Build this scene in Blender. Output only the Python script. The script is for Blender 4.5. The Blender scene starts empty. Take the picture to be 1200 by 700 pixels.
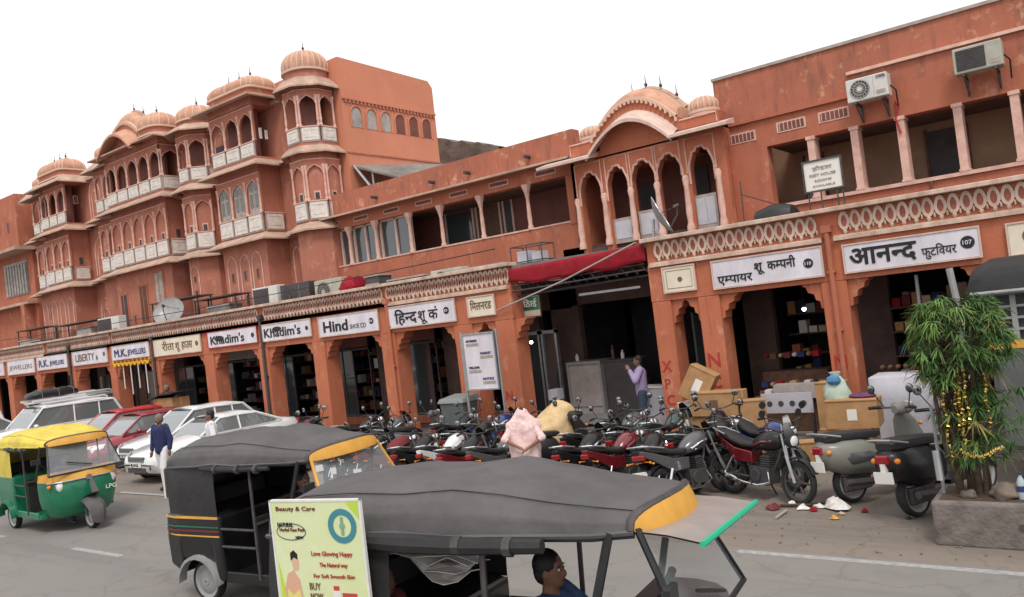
import bpy, bmesh, math, random
from mathutils import Matrix, Vector
R = math.radians
PI = math.pi
SC = bpy.context.scene
COL = SC.collection
random.seed(7)

# ------------------------------------------------------------------ camera
cam = bpy.data.cameras.new('camera'); cam_ob = bpy.data.objects.new('camera', cam); COL.objects.link(cam_ob)
cam.sensor_fit = 'HORIZONTAL'; cam.sensor_width = 36.0
cam.lens = 36.0 * 950.0 / 1200.0
cam.clip_start = 0.1; cam.clip_end = 2000
YAW, PITCH, ROLL = 0.641952, 0.022574, -0.118527
_f = Vector((-math.sin(YAW)*math.cos(PITCH), math.cos(YAW)*math.cos(PITCH), math.sin(PITCH)))
_r = Vector((math.cos(YAW), math.sin(YAW), 0)); _u = _r.cross(_f)
_r2 = math.cos(ROLL)*_r + math.sin(ROLL)*_u; _u2 = -math.sin(ROLL)*_r + math.cos(ROLL)*_u
cam_ob.matrix_world = Matrix(((_r2.x, _u2.x, -_f.x, 0), (_r2.y, _u2.y, -_f.y, 0), (_r2.z, _u2.z, -_f.z, 2.8), (0, 0, 0, 1)))
SC.camera = cam_ob

# ------------------------------------------------------------------ sky, sun, exposure
SUN_EL, SUN_AZ = R(56), R(140)        # high, to the right behind the camera, veiled by cloud
W = bpy.data.worlds.new("World"); SC.world = W; W.use_nodes = True
nt = W.node_tree; nd = nt.nodes; bg = nd['Background']
sky = nd.new('ShaderNodeTexSky'); sky.sky_type = 'NISHITA'; sky.sun_disc = False
sky.sun_elevation = SUN_EL; sky.sun_rotation = SUN_AZ; sky.air_density = 1.0; sky.dust_density = 5.0
cl = nd.new('ShaderNodeMix'); cl.data_type = 'RGBA'; cl.inputs[0].default_value = 0.9
cl.inputs[7].default_value = (9.6, 9.5, 9.6, 1)
nt.links.new(sky.outputs[0], cl.inputs[6]); nt.links.new(cl.outputs[2], bg.inputs[0])
bg.inputs[1].default_value = 0.100
sl = bpy.data.lights.new('sun', 'SUN'); so = bpy.data.objects.new('sun', sl); COL.objects.link(so)
sl.energy = 1.5; sl.angle = R(16); sl.color = (1.0, 0.96, 0.9)
_sd = Vector((math.sin(SUN_AZ)*math.cos(SUN_EL), math.cos(SUN_AZ)*math.cos(SUN_EL), math.sin(SUN_EL)))
so.rotation_euler = _sd.to_track_quat('Z', 'Y').to_euler()
SC.view_settings.view_transform = 'Standard'; SC.view_settings.look = 'None'
SC.view_settings.gamma = 1; SC.view_settings.use_curve_mapping = False
SC.view_settings.exposure = 0.35
SC.cycles.max_bounces = 6; SC.cycles.diffuse_bounces = 3; SC.cycles.glossy_bounces = 2
SC.cycles.transmission_bounces = 4; SC.cycles.transparent_max_bounces = 6

# ------------------------------------------------------------------ materials
def mat(name, col, rough=0.6, metal=0.0, spec=0.4, coat=0.0, var=0.0, vscale=3.0, bump=0.0, bscale=40.0, emit=None, alpha=None, col2=None, streak=False):
    m = bpy.data.materials.new(name); m.use_nodes = True; t = m.node_tree; b = t.nodes['Principled BSDF']
    b.inputs['Base Color'].default_value = (*col, 1); b.inputs['Roughness'].default_value = rough
    b.inputs['Metallic'].default_value = metal; b.inputs['Specular IOR Level'].default_value = spec
    b.inputs['Coat Weight'].default_value = coat; b.inputs['Coat Roughness'].default_value = 0.12
    tc = None
    if var or bump:
        tc = t.nodes.new('ShaderNodeNewGeometry')
    if var:
        n = t.nodes.new('ShaderNodeTexNoise'); n.inputs['Scale'].default_value = vscale; n.inputs['Detail'].default_value = 6; n.inputs['Roughness'].default_value = 0.65
        if streak:
            mp = t.nodes.new('ShaderNodeMapping'); mp.inputs['Scale'].default_value = (1, 1, 0.3)
            t.links.new(tc.outputs['Position'], mp.inputs[0]); t.links.new(mp.outputs[0], n.inputs['Vector'])
        else:
            t.links.new(tc.outputs['Position'], n.inputs['Vector'])
        rp = t.nodes.new('ShaderNodeValToRGB'); rp.color_ramp.elements[0].position = 0.3; rp.color_ramp.elements[1].position = 0.72
        c2 = col2 or tuple(max(0, c*(1-var)) for c in col)
        rp.color_ramp.elements[0].color = (*c2, 1)
        rp.color_ramp.elements[1].color = (*[min(1, c*(1+var*0.5)) for c in col], 1)
        t.links.new(n.outputs['Fac'], rp.inputs[0]); t.links.new(rp.outputs[0], b.inputs['Base Color'])
    if bump:
        n2 = t.nodes.new('ShaderNodeTexNoise'); n2.inputs['Scale'].default_value = bscale; n2.inputs['Detail'].default_value = 5
        t.links.new(tc.outputs['Position'], n2.inputs['Vector'])
        bp = t.nodes.new('ShaderNodeBump'); bp.inputs['Strength'].default_value = bump; bp.inputs['Distance'].default_value = 0.03
        t.links.new(n2.outputs['Fac'], bp.inputs['Height']); t.links.new(bp.outputs[0], b.inputs['Normal'])
    if emit: b.inputs['Emission Color'].default_value = (*emit[0], 1); b.inputs['Emission Strength'].default_value = emit[1]
    if alpha is not None: b.inputs['Alpha'].default_value = alpha
    return m
def stucco(name, col, worn, dark, amt=0.5, sc=0.9):
    """lime wash: broad tone shifts, vertical weather streaks, paler flaked patches, fine grain"""
    m = bpy.data.materials.new(name); m.use_nodes = True; t = m.node_tree; N = t.nodes; L = t.links; b = N['Principled BSDF']
    b.inputs['Roughness'].default_value = 0.88; b.inputs['Specular IOR Level'].default_value = 0.2
    g = N.new('ShaderNodeNewGeometry')
    def noise(scale, det, stretch=(1, 1, 1)):
        mp = N.new('ShaderNodeMapping'); mp.inputs['Scale'].default_value = stretch; L.new(g.outputs['Position'], mp.inputs[0])
        n = N.new('ShaderNodeTexNoise'); n.inputs['Scale'].default_value = scale; n.inputs['Detail'].default_value = det; n.inputs['Roughness'].default_value = 0.7
        L.new(mp.outputs[0], n.inputs['Vector']); return n
    def ramp(n, a, bb):
        r = N.new('ShaderNodeMapRange'); r.inputs[1].default_value = a; r.inputs[2].default_value = bb; r.clamp = True; L.new(n.outputs['Fac'], r.inputs[0]); return r
    def mix(fac, c1, c2, k=1.0):
        x = N.new('ShaderNodeMix'); x.data_type = 'RGBA'
        mu = N.new('ShaderNodeMath'); mu.operation = 'MULTIPLY'; mu.inputs[1].default_value = k; L.new(fac.outputs[0], mu.inputs[0]); L.new(mu.outputs[0], x.inputs[0])
        for i, c in ((6, c1), (7, c2)):
            if isinstance(c, tuple): x.inputs[i].default_value = (*c, 1)
            else: L.new(c.outputs[2], x.inputs[i])
        return x
    broad = mix(ramp(noise(0.35*sc, 5), 0.35, 0.65), col, tuple(c*0.8 for c in col), 0.8)
    s1 = mix(ramp(noise(2.2*sc, 7, (1, 1, 0.22)), 0.5, 0.75), broad, dark, amt)
    s1 = mix(ramp(noise(5.5*sc, 5, (1, 1, 0.09)), 0.60, 0.74), s1, tuple(c*0.55 for c in dark), amt*0.75)
    s2 = mix(ramp(noise(1.6*sc, 9, (1, 1, 0.7)), 0.56, 0.68), s1, worn, amt)
    s2 = mix(ramp(noise(9*sc, 6), 0.66, 0.70), s2, worn, amt*0.5)
    L.new(s2.outputs[2], b.inputs['Base Color'])
    n2 = noise(35, 6); bp = N.new('ShaderNodeBump'); bp.inputs['Strength'].default_value = 0.35; bp.inputs['Distance'].default_value = 0.02
    L.new(n2.outputs['Fac'], bp.inputs['Height']); L.new(bp.outputs[0], b.inputs['Normal'])
    return m
M = {}
M['pink'] = stucco('pink_limewash', (0.48, 0.188, 0.128), (0.60, 0.33, 0.25), (0.33, 0.13, 0.095), 0.65, 1.6)
M['orange'] = stucco('orange_limewash', (0.50, 0.165, 0.092), (0.60, 0.31, 0.21), (0.32, 0.11, 0.07), 0.6, 1.4)
M['orange2'] = stucco('upper_orange_limewash', (0.47, 0.16, 0.096), (0.61, 0.33, 0.23), (0.27, 0.10, 0.07), 0.7, 1.5)
M['parapet'] = stucco('weathered_parapet', (0.45, 0.158, 0.10), (0.62, 0.36, 0.22), (0.20, 0.095, 0.075), 0.9, 2.2)
M['shop_orange'] = stucco('arcade_limewash', (0.52, 0.17, 0.093), (0.62, 0.34, 0.23), (0.34, 0.115, 0.07), 0.6, 1.6)
M['rear'] = stucco('rear_wall_limewash_sunlit', (0.66, 0.26, 0.16), (0.70, 0.34, 0.23), (0.54, 0.20, 0.12), 0.3)  # base colour raised to carry the sunlight on this right-facing wall
M['pale'] = mat('pale_pink_paint', (0.66, 0.44, 0.365), 0.8, var=0.3, vscale=5, col2=(0.54, 0.31, 0.25))
M['palewhite'] = mat('pale_white_trim', (0.64, 0.47, 0.40), 0.8, var=0.25, vscale=4, streak=True)
M['cream'] = mat('cream_stone_paint', (0.60, 0.46, 0.375), 0.8, var=0.35, vscale=4, col2=(0.38, 0.25, 0.19), streak=True)
M['panel'] = mat('white_jali_panel', (0.70, 0.64, 0.585), 0.75, var=0.25, vscale=6)
M['panelgrey'] = mat('grey_panel_frame', (0.40, 0.33, 0.29), 0.8, var=0.3, vscale=6)
M['chajja'] = mat('sandstone_eave', (0.50, 0.34, 0.26), 0.85, var=0.35, vscale=2.5, streak=True, bump=0.2)
M['eaveunder'] = M['pink']
M['dome'] = mat('peach_dome_plaster', (0.56, 0.32, 0.21), 0.8, var=0.3, vscale=4, col2=(0.42, 0.21, 0.14))
M['rib'] = mat('dome_rib_cream', (0.64, 0.44, 0.335), 0.8)
M['ceil'] = mat('dark_brown_plaster', (0.16, 0.10, 0.085), 0.9, var=0.4, vscale=2)  # dark brown for ceilings, floors and shop rear walls
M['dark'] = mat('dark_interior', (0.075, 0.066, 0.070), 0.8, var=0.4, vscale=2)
M['redbrown'] = mat('maroon_wall_and_arch_shade', (0.20, 0.075, 0.06), 0.85, var=0.3, vscale=2)  # also the painted shade inside the top-floor palace arches
M['iron'] = mat('weathered_iron', (0.10, 0.09, 0.09), 0.6, 0.5, var=0.4, vscale=12)
M['steel'] = mat('galvanised_steel', (0.42, 0.43, 0.44), 0.45, 0.7, var=0.2, vscale=8)
M['chrome'] = mat('chrome', (0.75, 0.75, 0.76), 0.16, 1.0)
M['mirror'] = mat('mirror_face', (0.40, 0.41, 0.43), 0.12, 1.0)
M['white'] = mat('white_enamel', (0.78, 0.78, 0.76), 0.35, coat=0.5, var=0.06, vscale=3)
M['signwhite'] = mat('sign_white', (0.70, 0.66, 0.71), 0.55, var=0.22, vscale=3, streak=True)
M['signcream'] = mat('sign_cream', (0.74, 0.66, 0.52), 0.6, var=0.15, vscale=2)
M['ink'] = mat('black_sign_paint', (0.015, 0.015, 0.017), 0.5)
M['inkblue'] = mat('navy_sign_paint', (0.03, 0.035, 0.12), 0.5)
M['inkbrown'] = mat('brown_sign_paint', (0.16, 0.09, 0.05), 0.5)
M['inkred'] = mat('red_paint', (0.42, 0.04, 0.03), 0.6)
M['rubber'] = mat('tyre_rubber', (0.022, 0.022, 0.023), 0.85, var=0.3, vscale=20, bump=0.3, bscale=60)
M['plasticblack'] = mat('black_plastic', (0.022, 0.022, 0.024), 0.42, var=0.3, vscale=9)
M['vinyl'] = mat('black_canvas', (0.028, 0.027, 0.028), 0.55, spec=0.3, var=0.25, vscale=2.5, bump=0.35, bscale=9)
M['vinylgrey'] = mat('sun_faded_canvas', (0.10, 0.095, 0.094), 0.62, spec=0.3, var=0.3, vscale=2.2, bump=0.6, bscale=5)
M['seatvinyl'] = mat('seat_vinyl', (0.025, 0.024, 0.025), 0.5, bump=0.2)
M['blackpaint'] = mat('black_gloss_paint', (0.011, 0.011, 0.012), 0.38, coat=0.2, var=0.3, vscale=5)
M['yellow'] = mat('auto_yellow_paint', (0.70, 0.36, 0.06), 0.55, coat=0.1, var=0.15, vscale=5)
M['hoodyellow'] = mat('yellow_canvas', (0.66, 0.52, 0.07), 0.6, var=0.25, vscale=3, bump=0.3, bscale=8)
M['green'] = mat('auto_green_paint', (0.012, 0.17, 0.085), 0.35, coat=0.4, var=0.25, vscale=4)
M['greenbright'] = mat('bright_green_trim', (0.02, 0.42, 0.24), 0.4)
M['greypaint'] = mat('grey_fender_paint', (0.30, 0.30, 0.30), 0.45, coat=0.2, var=0.2, vscale=6)
M['glass'] = mat('smoked_window_glass', (0.05, 0.06, 0.065), 0.06, spec=0.9, coat=0.6)
M['screen'] = mat('windscreen_glass', (0.42, 0.45, 0.48), 0.05, spec=0.8, coat=0.8, alpha=0.34)
M['lamp'] = mat('lamp_lens', (0.75, 0.77, 0.78), 0.1, spec=0.8, coat=0.8)
M['amber'] = mat('amber_lens', (0.8, 0.25, 0.02), 0.25, coat=0.6)
M['redlens'] = mat('red_lens', (0.28, 0.010, 0.014), 0.2, coat=0.7)
M['bulb'] = mat('lit_bulb', (1, 1, 1), 0.3, emit=((1.0, 0.96, 0.88), 9.0))
M['carwhite'] = mat('car_white_paint', (0.72, 0.73, 0.73), 0.3, coat=0.9, var=0.04, vscale=2)
M['carred'] = mat('car_red_paint', (0.46, 0.022, 0.028), 0.28, coat=0.9, var=0.08)
M['carmaroon'] = mat('car_maroon_paint', (0.27, 0.02, 0.035), 0.28, coat=0.9, var=0.1)
M['cardboard'] = mat('cardboard', (0.42, 0.24, 0.11), 0.85, var=0.25, vscale=5, bump=0.1)
M['tape'] = mat('packing_tape', (0.50, 0.36, 0.20), 0.4)
M['label'] = mat('paper_label', (0.72, 0.70, 0.66), 0.7)
M['redcloth'] = mat('red_cloth', (0.30, 0.006, 0.018), 0.85, var=0.35, vscale=4, bump=0.3, bscale=14)
M['yellowcloth'] = mat('pale_yellow_cover', (0.62, 0.44, 0.23), 0.7, var=0.25, vscale=5, bump=0.4, bscale=12)
M['greycloth'] = mat('white_table_cloth', (0.50, 0.49, 0.54), 0.85, var=0.15, vscale=4, bump=0.2)
M['greycounter'] = mat('grey_counter', (0.40, 0.35, 0.33), 0.7, var=0.25, vscale=4)
M['darkcounter'] = mat('dark_grey_counter', (0.085, 0.078, 0.076), 0.7, var=0.25, vscale=4)
M['wood'] = mat('dark_wood', (0.12, 0.06, 0.035), 0.7, var=0.4, vscale=9)
M['concrete'] = mat('planter_concrete', (0.20, 0.17, 0.155), 0.9, var=0.45, vscale=5, bump=0.5, bscale=25)
M['bark'] = mat('bark', (0.10, 0.065, 0.045), 0.9, var=0.5, vscale=14, bump=0.6, bscale=40)
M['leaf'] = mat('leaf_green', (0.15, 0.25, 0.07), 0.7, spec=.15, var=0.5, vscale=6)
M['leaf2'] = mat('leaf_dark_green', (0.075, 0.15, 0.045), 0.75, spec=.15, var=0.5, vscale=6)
M['leaf3'] = mat('dry_leaf', (0.30, 0.25, 0.09), 0.8, spec=.1, var=0.4, vscale=6)
M['tinsel'] = mat('gold_tinsel', (0.85, 0.55, 0.12), 0.25, 0.8)
M['paper'] = mat('crumpled_paper', (0.72, 0.69, 0.66), 0.8, var=0.15, vscale=20)
M['skin'] = mat('brown_skin', (0.22, 0.11, 0.07), 0.55, var=0.1, vscale=9)
M['hair'] = mat('black_hair', (0.012, 0.010, 0.010), 0.6)
M['greyhair'] = mat('grey_hair', (0.16, 0.15, 0.14), 0.8)
M['navy'] = mat('navy_cotton', (0.022, 0.030, 0.10), 0.85, var=0.25, vscale=10)
M['whitecotton'] = mat('white_cotton', (0.72, 0.71, 0.73), 0.85, var=0.12, vscale=10)
M['lilac'] = mat('lilac_cotton', (0.36, 0.28, 0.46), 0.85, var=0.2, vscale=10)
M['jeans'] = mat('blue_denim', (0.045, 0.06, 0.10), 0.9, var=0.2, vscale=14)
M['blueshirt'] = mat('blue_cotton', (0.05, 0.10, 0.22), 0.85, var=0.25, vscale=10)
M['maroon'] = mat('maroon_cotton', (0.17, 0.03, 0.035), 0.85, var=0.25, vscale=10)
M['tin'] = mat('rusted_tin_sheet', (0.24, 0.22, 0.20), 0.75, 0.2, var=0.45, vscale=2, streak=True)
M['oldstone'] = mat('old_grey_masonry', (0.20, 0.16, 0.13), 0.95, var=0.6, vscale=1.8, bump=0.8, bscale=6)
M['blueglass'] = mat('dusty_window', (0.15, 0.14, 0.135), 0.3, spec=0.6, var=0.3, vscale=1.5)
M['shutter'] = mat('grey_shutter', (0.40, 0.36, 0.33), 0.7, var=0.4, vscale=4)
M['acwhite'] = mat('ac_enamel', (0.62, 0.61, 0.57), 0.5, var=0.2, vscale=3)
M['accream'] = mat('ac_yellowed_enamel', (0.42, 0.42, 0.35), 0.5, var=0.25, vscale=3)
M['whiteline'] = mat('worn_road_paint', (0.33, 0.32, 0.305), 0.8, var=0.5, vscale=14, col2=(0.24, 0.23, 0.22))

def ground_mat(name, base, warm, dark, sc):
    m = bpy.data.materials.new(name); m.use_nodes = True; t = m.node_tree; N = t.nodes; L = t.links; b = N['Principled BSDF']
    b.inputs['Roughness'].default_value = 0.85; b.inputs['Specular IOR Level'].default_value = 0.25
    g = N.new('ShaderNodeNewGeometry')
    def mp(s, stretch=(1, 1, 1)):
        a = N.new('ShaderNodeMapping'); a.inputs['Scale'].default_value = stretch; L.new(g.outputs['Position'], a.inputs[0])
        n = N.new('ShaderNodeTexNoise'); n.inputs['Scale'].default_value = s; n.inputs['Detail'].default_value = 8; n.inputs['Roughness'].default_value = 0.65; L.new(a.outputs[0], n.inputs['Vector']); return n
    def mx(n, a, bb, c1, c2, k):
        r = N.new('ShaderNodeMapRange'); r.inputs[1].default_value = a; r.inputs[2].default_value = bb; r.inputs[4].default_value = k; L.new(n.outputs['Fac'], r.inputs[0])
        x = N.new('ShaderNodeMix'); x.data_type = 'RGBA'; L.new(r.outputs[0], x.inputs[0])
        for i, c in ((6, c1), (7, c2)):
            if isinstance(c, tuple): x.inputs[i].default_value = (*c, 1)
            else: L.new(c.outputs[2], x.inputs[i])
        return x
    a = mx(mp(0.5*sc, (0.35, 1, 1)), 0.4, 0.65, base, warm, 0.8)
    a = mx(mp(2.2*sc), 0.52, 0.72, a, dark, 0.55)
    a = mx(mp(60), 0.35, 0.7, a, tuple(c*1.35 for c in base), 0.5)
    a = mx(mp(0.9*sc, (0.12, 1.6, 1)), 0.5, 0.66, a, tuple(c*0.78 for c in base), 0.6)
    a = mx(mp(3.3*sc, (1, 1, 1)), 0.66, 0.72, a, tuple(c*0.45 for c in base), 0.55)
    vm = N.new('ShaderNodeTexVoronoi'); vm.feature = 'DISTANCE_TO_EDGE'; vm.inputs['Scale'].default_value = 0.55; wn = mp(1.7); ad = N.new('ShaderNodeVectorMath'); ad.operation = 'MULTIPLY_ADD'
    L.new(wn.outputs['Color'], ad.inputs[0]); ad.inputs[1].default_value = (1.1, 1.1, 0); L.new(g.outputs['Position'], ad.inputs[2]); L.new(ad.outputs[0], vm.inputs['Vector'])
    cr_ = N.new('ShaderNodeMapRange'); cr_.inputs[1].default_value = 0.0; cr_.inputs[2].default_value = 0.014; cr_.inputs[3].default_value = 0.28; cr_.inputs[4].default_value = 0.0; L.new(vm.outputs['Distance'], cr_.inputs[0])
    xx = N.new('ShaderNodeMix'); xx.data_type = 'RGBA'; L.new(cr_.outputs[0], xx.inputs[0]); L.new(a.outputs[2], xx.inputs[6]); xx.inputs[7].default_value = (*[c*.4 for c in base], 1); a = xx
    L.new(a.outputs[2], b.inputs['Base Color'])
    bp = N.new('ShaderNodeBump'); bp.inputs['Strength'].default_value = 0.3; bp.inputs['Distance'].default_value = 0.01
    L.new(mp(90).outputs['Fac'], bp.inputs['Height']); L.new(bp.outputs[0], b.inputs['Normal'])
    return m
M['asphalt'] = ground_mat('dusty_asphalt', (0.195, 0.185, 0.175), (0.225, 0.205, 0.182), (0.150, 0.140, 0.133), 1)
M['apron'] = ground_mat('dusty_paving', (0.185, 0.158, 0.138), (0.235, 0.19, 0.15), (0.12, 0.10, 0.09), 1.6)

# ------------------------------------------------------------------ mesh builder
class MB:
    def __init__(s): s.v = []; s.f = []; s.mi = []; s.cur = 0; s.T = None
    def add(s, vs, fs):
        o = len(s.v)
        if s.T is not None: vs = [s.T @ Vector(p) for p in vs]
        s.v += [tuple(p) for p in vs]
        for f in fs: s.f.append(tuple(i+o for i in f)); s.mi.append(s.cur)
        return s
    def box(s, x0, y0, z0, x1, y1, z1):
        return s.add([(x0, y0, z0), (x1, y0, z0), (x1, y1, z0), (x0, y1, z0), (x0, y0, z1), (x1, y0, z1), (x1, y1, z1), (x0, y1, z1)],
                     [(0, 3, 2, 1), (4, 5, 6, 7), (0, 1, 5, 4), (1, 2, 6, 5), (2, 3, 7, 6), (3, 0, 4, 7)])
    def cbox(s, c, d): return s.box(c[0]-d[0]/2, c[1]-d[1]/2, c[2]-d[2]/2, c[0]+d[0]/2, c[1]+d[1]/2, c[2]+d[2]/2)
    def loft(s, rings, close=True, cap=True):
        n = len(rings[0]); vs = [p for r in rings for p in r]; fs = []
        for i in range(len(rings)-1):
            for j in range(n if close else n-1):
                k = (j+1) % n; fs.append((i*n+j, i*n+k, (i+1)*n+k, (i+1)*n+j))
        if cap and close: fs.append(tuple(range(n-1, -1, -1))); fs.append(tuple((len(rings)-1)*n+j for j in range(n)))
        return s.add(vs, fs)
    def tube(s, pts, r, n=8, cap=True):
        pts = [Vector(p) for p in pts]; rs = r if isinstance(r, (list, tuple)) else [r]*len(pts); rings = []; up = None
        for i, p in enumerate(pts):
            d = (pts[min(i+1, len(pts)-1)]-pts[max(i-1, 0)]).normalized()
            if up is None: up = Vector((0, 0, 1)) if abs(d.z) < 0.9 else Vector((1, 0, 0))
            a = d.cross(up)
            if a.length < 1e-5: a = d.cross(Vector((0, 1, 0)))
            a.normalize(); b = a.cross(d).normalized(); up = b
            rings.append([p + rs[i]*(math.cos(2*PI*k/n)*a + math.sin(2*PI*k/n)*b) for k in range(n)])
        return s.loft(rings, True, cap)
    def lathe(s, prof, c=(0, 0, 0), n=12, axis='z', cap=True, ph=0.0):
        rings = []
        for r, h in prof:
            ring = []
            for k in range(n):
                a = 2*PI*k/n + ph; u, w = r*math.cos(a), r*math.sin(a)
                p = (u, w, h) if axis == 'z' else ((h, u, w) if axis == 'x' else (w, h, u))
                ring.append((p[0]+c[0], p[1]+c[1], p[2]+c[2]))
            rings.append(ring)
        return s.loft(rings, True, cap)
    def ball(s, c, r, n=10, m=7):
        rx, ry, rz = r if isinstance(r, (tuple, list)) else (r, r, r)
        rings = []
        for i in range(m+1):
            t = PI*i/m; q = max(math.sin(t), 0.02)
            rings.append([(c[0]+rx*q*math.cos(2*PI*k/n), c[1]+ry*q*math.sin(2*PI*k/n), c[2]-rz*math.cos(t)) for k in range(n)])
        return s.loft(rings)
    def prism(s, poly, y0, y1):           # poly in x,z extruded along y
        n = len(poly); vs = [(p[0], y0, p[1]) for p in poly]+[(p[0], y1, p[1]) for p in poly]
        fs = [tuple(range(n)), tuple(range(2*n-1, n-1, -1))]+[(i, i+n, (i+1) % n+n, (i+1) % n) for i in range(n)]
        return s.add(vs, fs)
    def pillar(s, poly, z0, z1):          # poly in x,y extruded up
        n = len(poly); vs = [(p[0], p[1], z0) for p in poly]+[(p[0], p[1], z1) for p in poly]
        fs = [tuple(range(n-1, -1, -1)), tuple(range(n, 2*n))]+[(i, (i+1) % n, (i+1) % n+n, i+n) for i in range(n)]
        return s.add(vs, fs)
    def mesh(s, name, mats, smooth=False, angle=35):
        me = bpy.data.meshes.new(name); me.from_pydata(s.v, [], s.f)
        mats = mats if isinstance(mats, (list, tuple)) else [mats]
        for m in mats: me.materials.append(M[m] if isinstance(m, str) else m)
        me.polygons.foreach_set('material_index', [min(i, len(mats)-1) for i in s.mi])
        bm = bmesh.new(); bm.from_mesh(me); bmesh.ops.recalc_face_normals(bm, faces=bm.faces); bm.to_mesh(me); bm.free()
        if smooth:
            me.polygons.foreach_set('use_smooth', [True]*len(me.polygons)); me.set_sharp_from_angle(angle=R(angle))
        me.update(); return me
    def split(s, name, mats, parent=None, smooth=False, bevel=0, kind=None):
        n = len(s.v); par = list(range(n))
        def fd(i):
            while par[i] != i: par[i] = par[par[i]]; i = par[i]
            return i
        for f in s.f:
            a = fd(f[0])
            for k in f[1:]: par[fd(k)] = a
        g = {}
        for i, f in enumerate(s.f): g.setdefault(fd(f[0]), []).append(i)
        out = []
        for fi in g.values():
            m_ = MB(); mp = {}
            for i in fi:
                for k in s.f[i]:
                    if k not in mp: mp[k] = len(m_.v); m_.v.append(s.v[k])
                m_.f.append(tuple(mp[k] for k in s.f[i])); m_.mi.append(s.mi[i])
            o = m_.build(name, mats, parent, smooth, bevel)
            if kind: o['kind'] = kind
            out.append(o)
        return out
    def build(s, name, mats, parent=None, smooth=False, bevel=0, angle=35, seg=2, loc=None):
        o = bpy.data.objects.new(name, s.mesh(name, mats, smooth, angle)); COL.objects.link(o)
        if parent: o.parent = parent
        if loc: o.location = loc
        if bevel:
            b = o.modifiers.new('bevel', 'BEVEL'); b.width = bevel; b.segments = seg; b.limit_method = 'ANGLE'; b.angle_limit = R(40); b.harden_normals = False
        return o
def share(name, mesh, parent, loc=(0, 0, 0), rot=(0, 0, 0), sc=(1, 1, 1)):
    o = bpy.data.objects.new(name, mesh); COL.objects.link(o); o.parent = parent; o.location = loc; o.rotation_euler = rot; o.scale = sc; return o
def tag(o, label=None, cat=None, group=None, kind=None):
    if label: o['label'] = label
    if cat: o['category'] = cat
    if group: o['group'] = group
    if kind: o['kind'] = kind
    return o
def empty(name, loc, rz=0, sc=1.0, label=None, cat=None, group=None):
    o = bpy.data.objects.new(name, None); COL.objects.link(o); o.location = loc; o.rotation_euler = (0, 0, rz); o.scale = (sc, sc, sc); o.empty_display_size = 0.2
    return tag(o, label, cat, group)
def copy_tree(o, parent=None, swap=None):
    c = o.copy(); COL.objects.link(c); c.parent = parent
    if swap and c.type == 'MESH':
        for i, sl_ in enumerate(c.material_slots):
            if sl_.material and sl_.material.name in swap:
                sl_.link = 'OBJECT'; sl_.material = M[swap[sl_.material.name]]
    for ch in list(o.children): copy_tree(ch, c, swap)
    return c
def frame(p0, p1, z):
    d = (Vector((p1[0]-p0[0], p1[1]-p0[1], 0))).normalized(); y = Vector((0, 0, 1)).cross(d)
    return Matrix(((d.x, y.x, 0, p0[0]), (d.y, y.y, 0, p0[1]), (0, 0, 1, z), (0, 0, 0, 1)))
def arch_z(t, h, cusp=0.10):     # t 0 centre .. 1 edge, height above spring
    t = min(1, abs(t))
    z = h*(max(0, 1-t**2.0))**0.55
    z += h*0.13*math.exp(-(t/0.10)**1.3)-h*0.06
    z -= h*cusp*abs(math.cos(PI*2.5*t))*(1-t*0.3)*(1 if t < 0.97 else 0)
    return max(0, z)
def arch_wall(mb, x0, x1, z0, z1, arches, y0, y1, n=16, trim=None, trim_mi=1, tr=0.02, cusp=0.10):
    """wall slab in local x,z with arched openings [(cx, w, spring, h)] open down to z0"""
    arches = sorted(arches); x = x0; base = mb.cur
    for cx, w, zs, h in arches:
        a, b = cx-w/2, cx+w/2
        if a > x+1e-4: mb.box(x, y0, z0, a, y1, z1)
        pts = []
        for i in range(n+1):
            px = a+(b-a)*i/n; pts.append((px, zs+arch_z((px-cx)/(w/2), h, cusp)))
        vs = []; fs = []
        for px, pz in pts: vs += [(px, y0, pz), (px, y0, z1), (px, y1, pz), (px, y1, z1)]
        for i in range(n):
            o = 4*i; fs += [(o, o+4, o+5, o+1), (o+2, o+3, o+7, o+6), (o, o+2, o+6, o+4), (o+1, o+5, o+7, o+3)]
        mb.add(vs, fs)
        if trim:
            mb.cur = trim_mi
            path = [(a-tr*0.6, y0-0.004, max(z0, zs-trim))]+[(px+(-tr*.6 if px < cx else tr*.6), y0-0.004, pz+tr*.6) for px, pz in pts]+[(b+tr*0.6, y0-0.004, max(z0, zs-trim))]
            mb.tube(path, tr, 4)
            mb.cur = base
        x = b
    if x < x1-1e-4: mb.box(x, y0, z0, x1, y1, z1)
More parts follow.
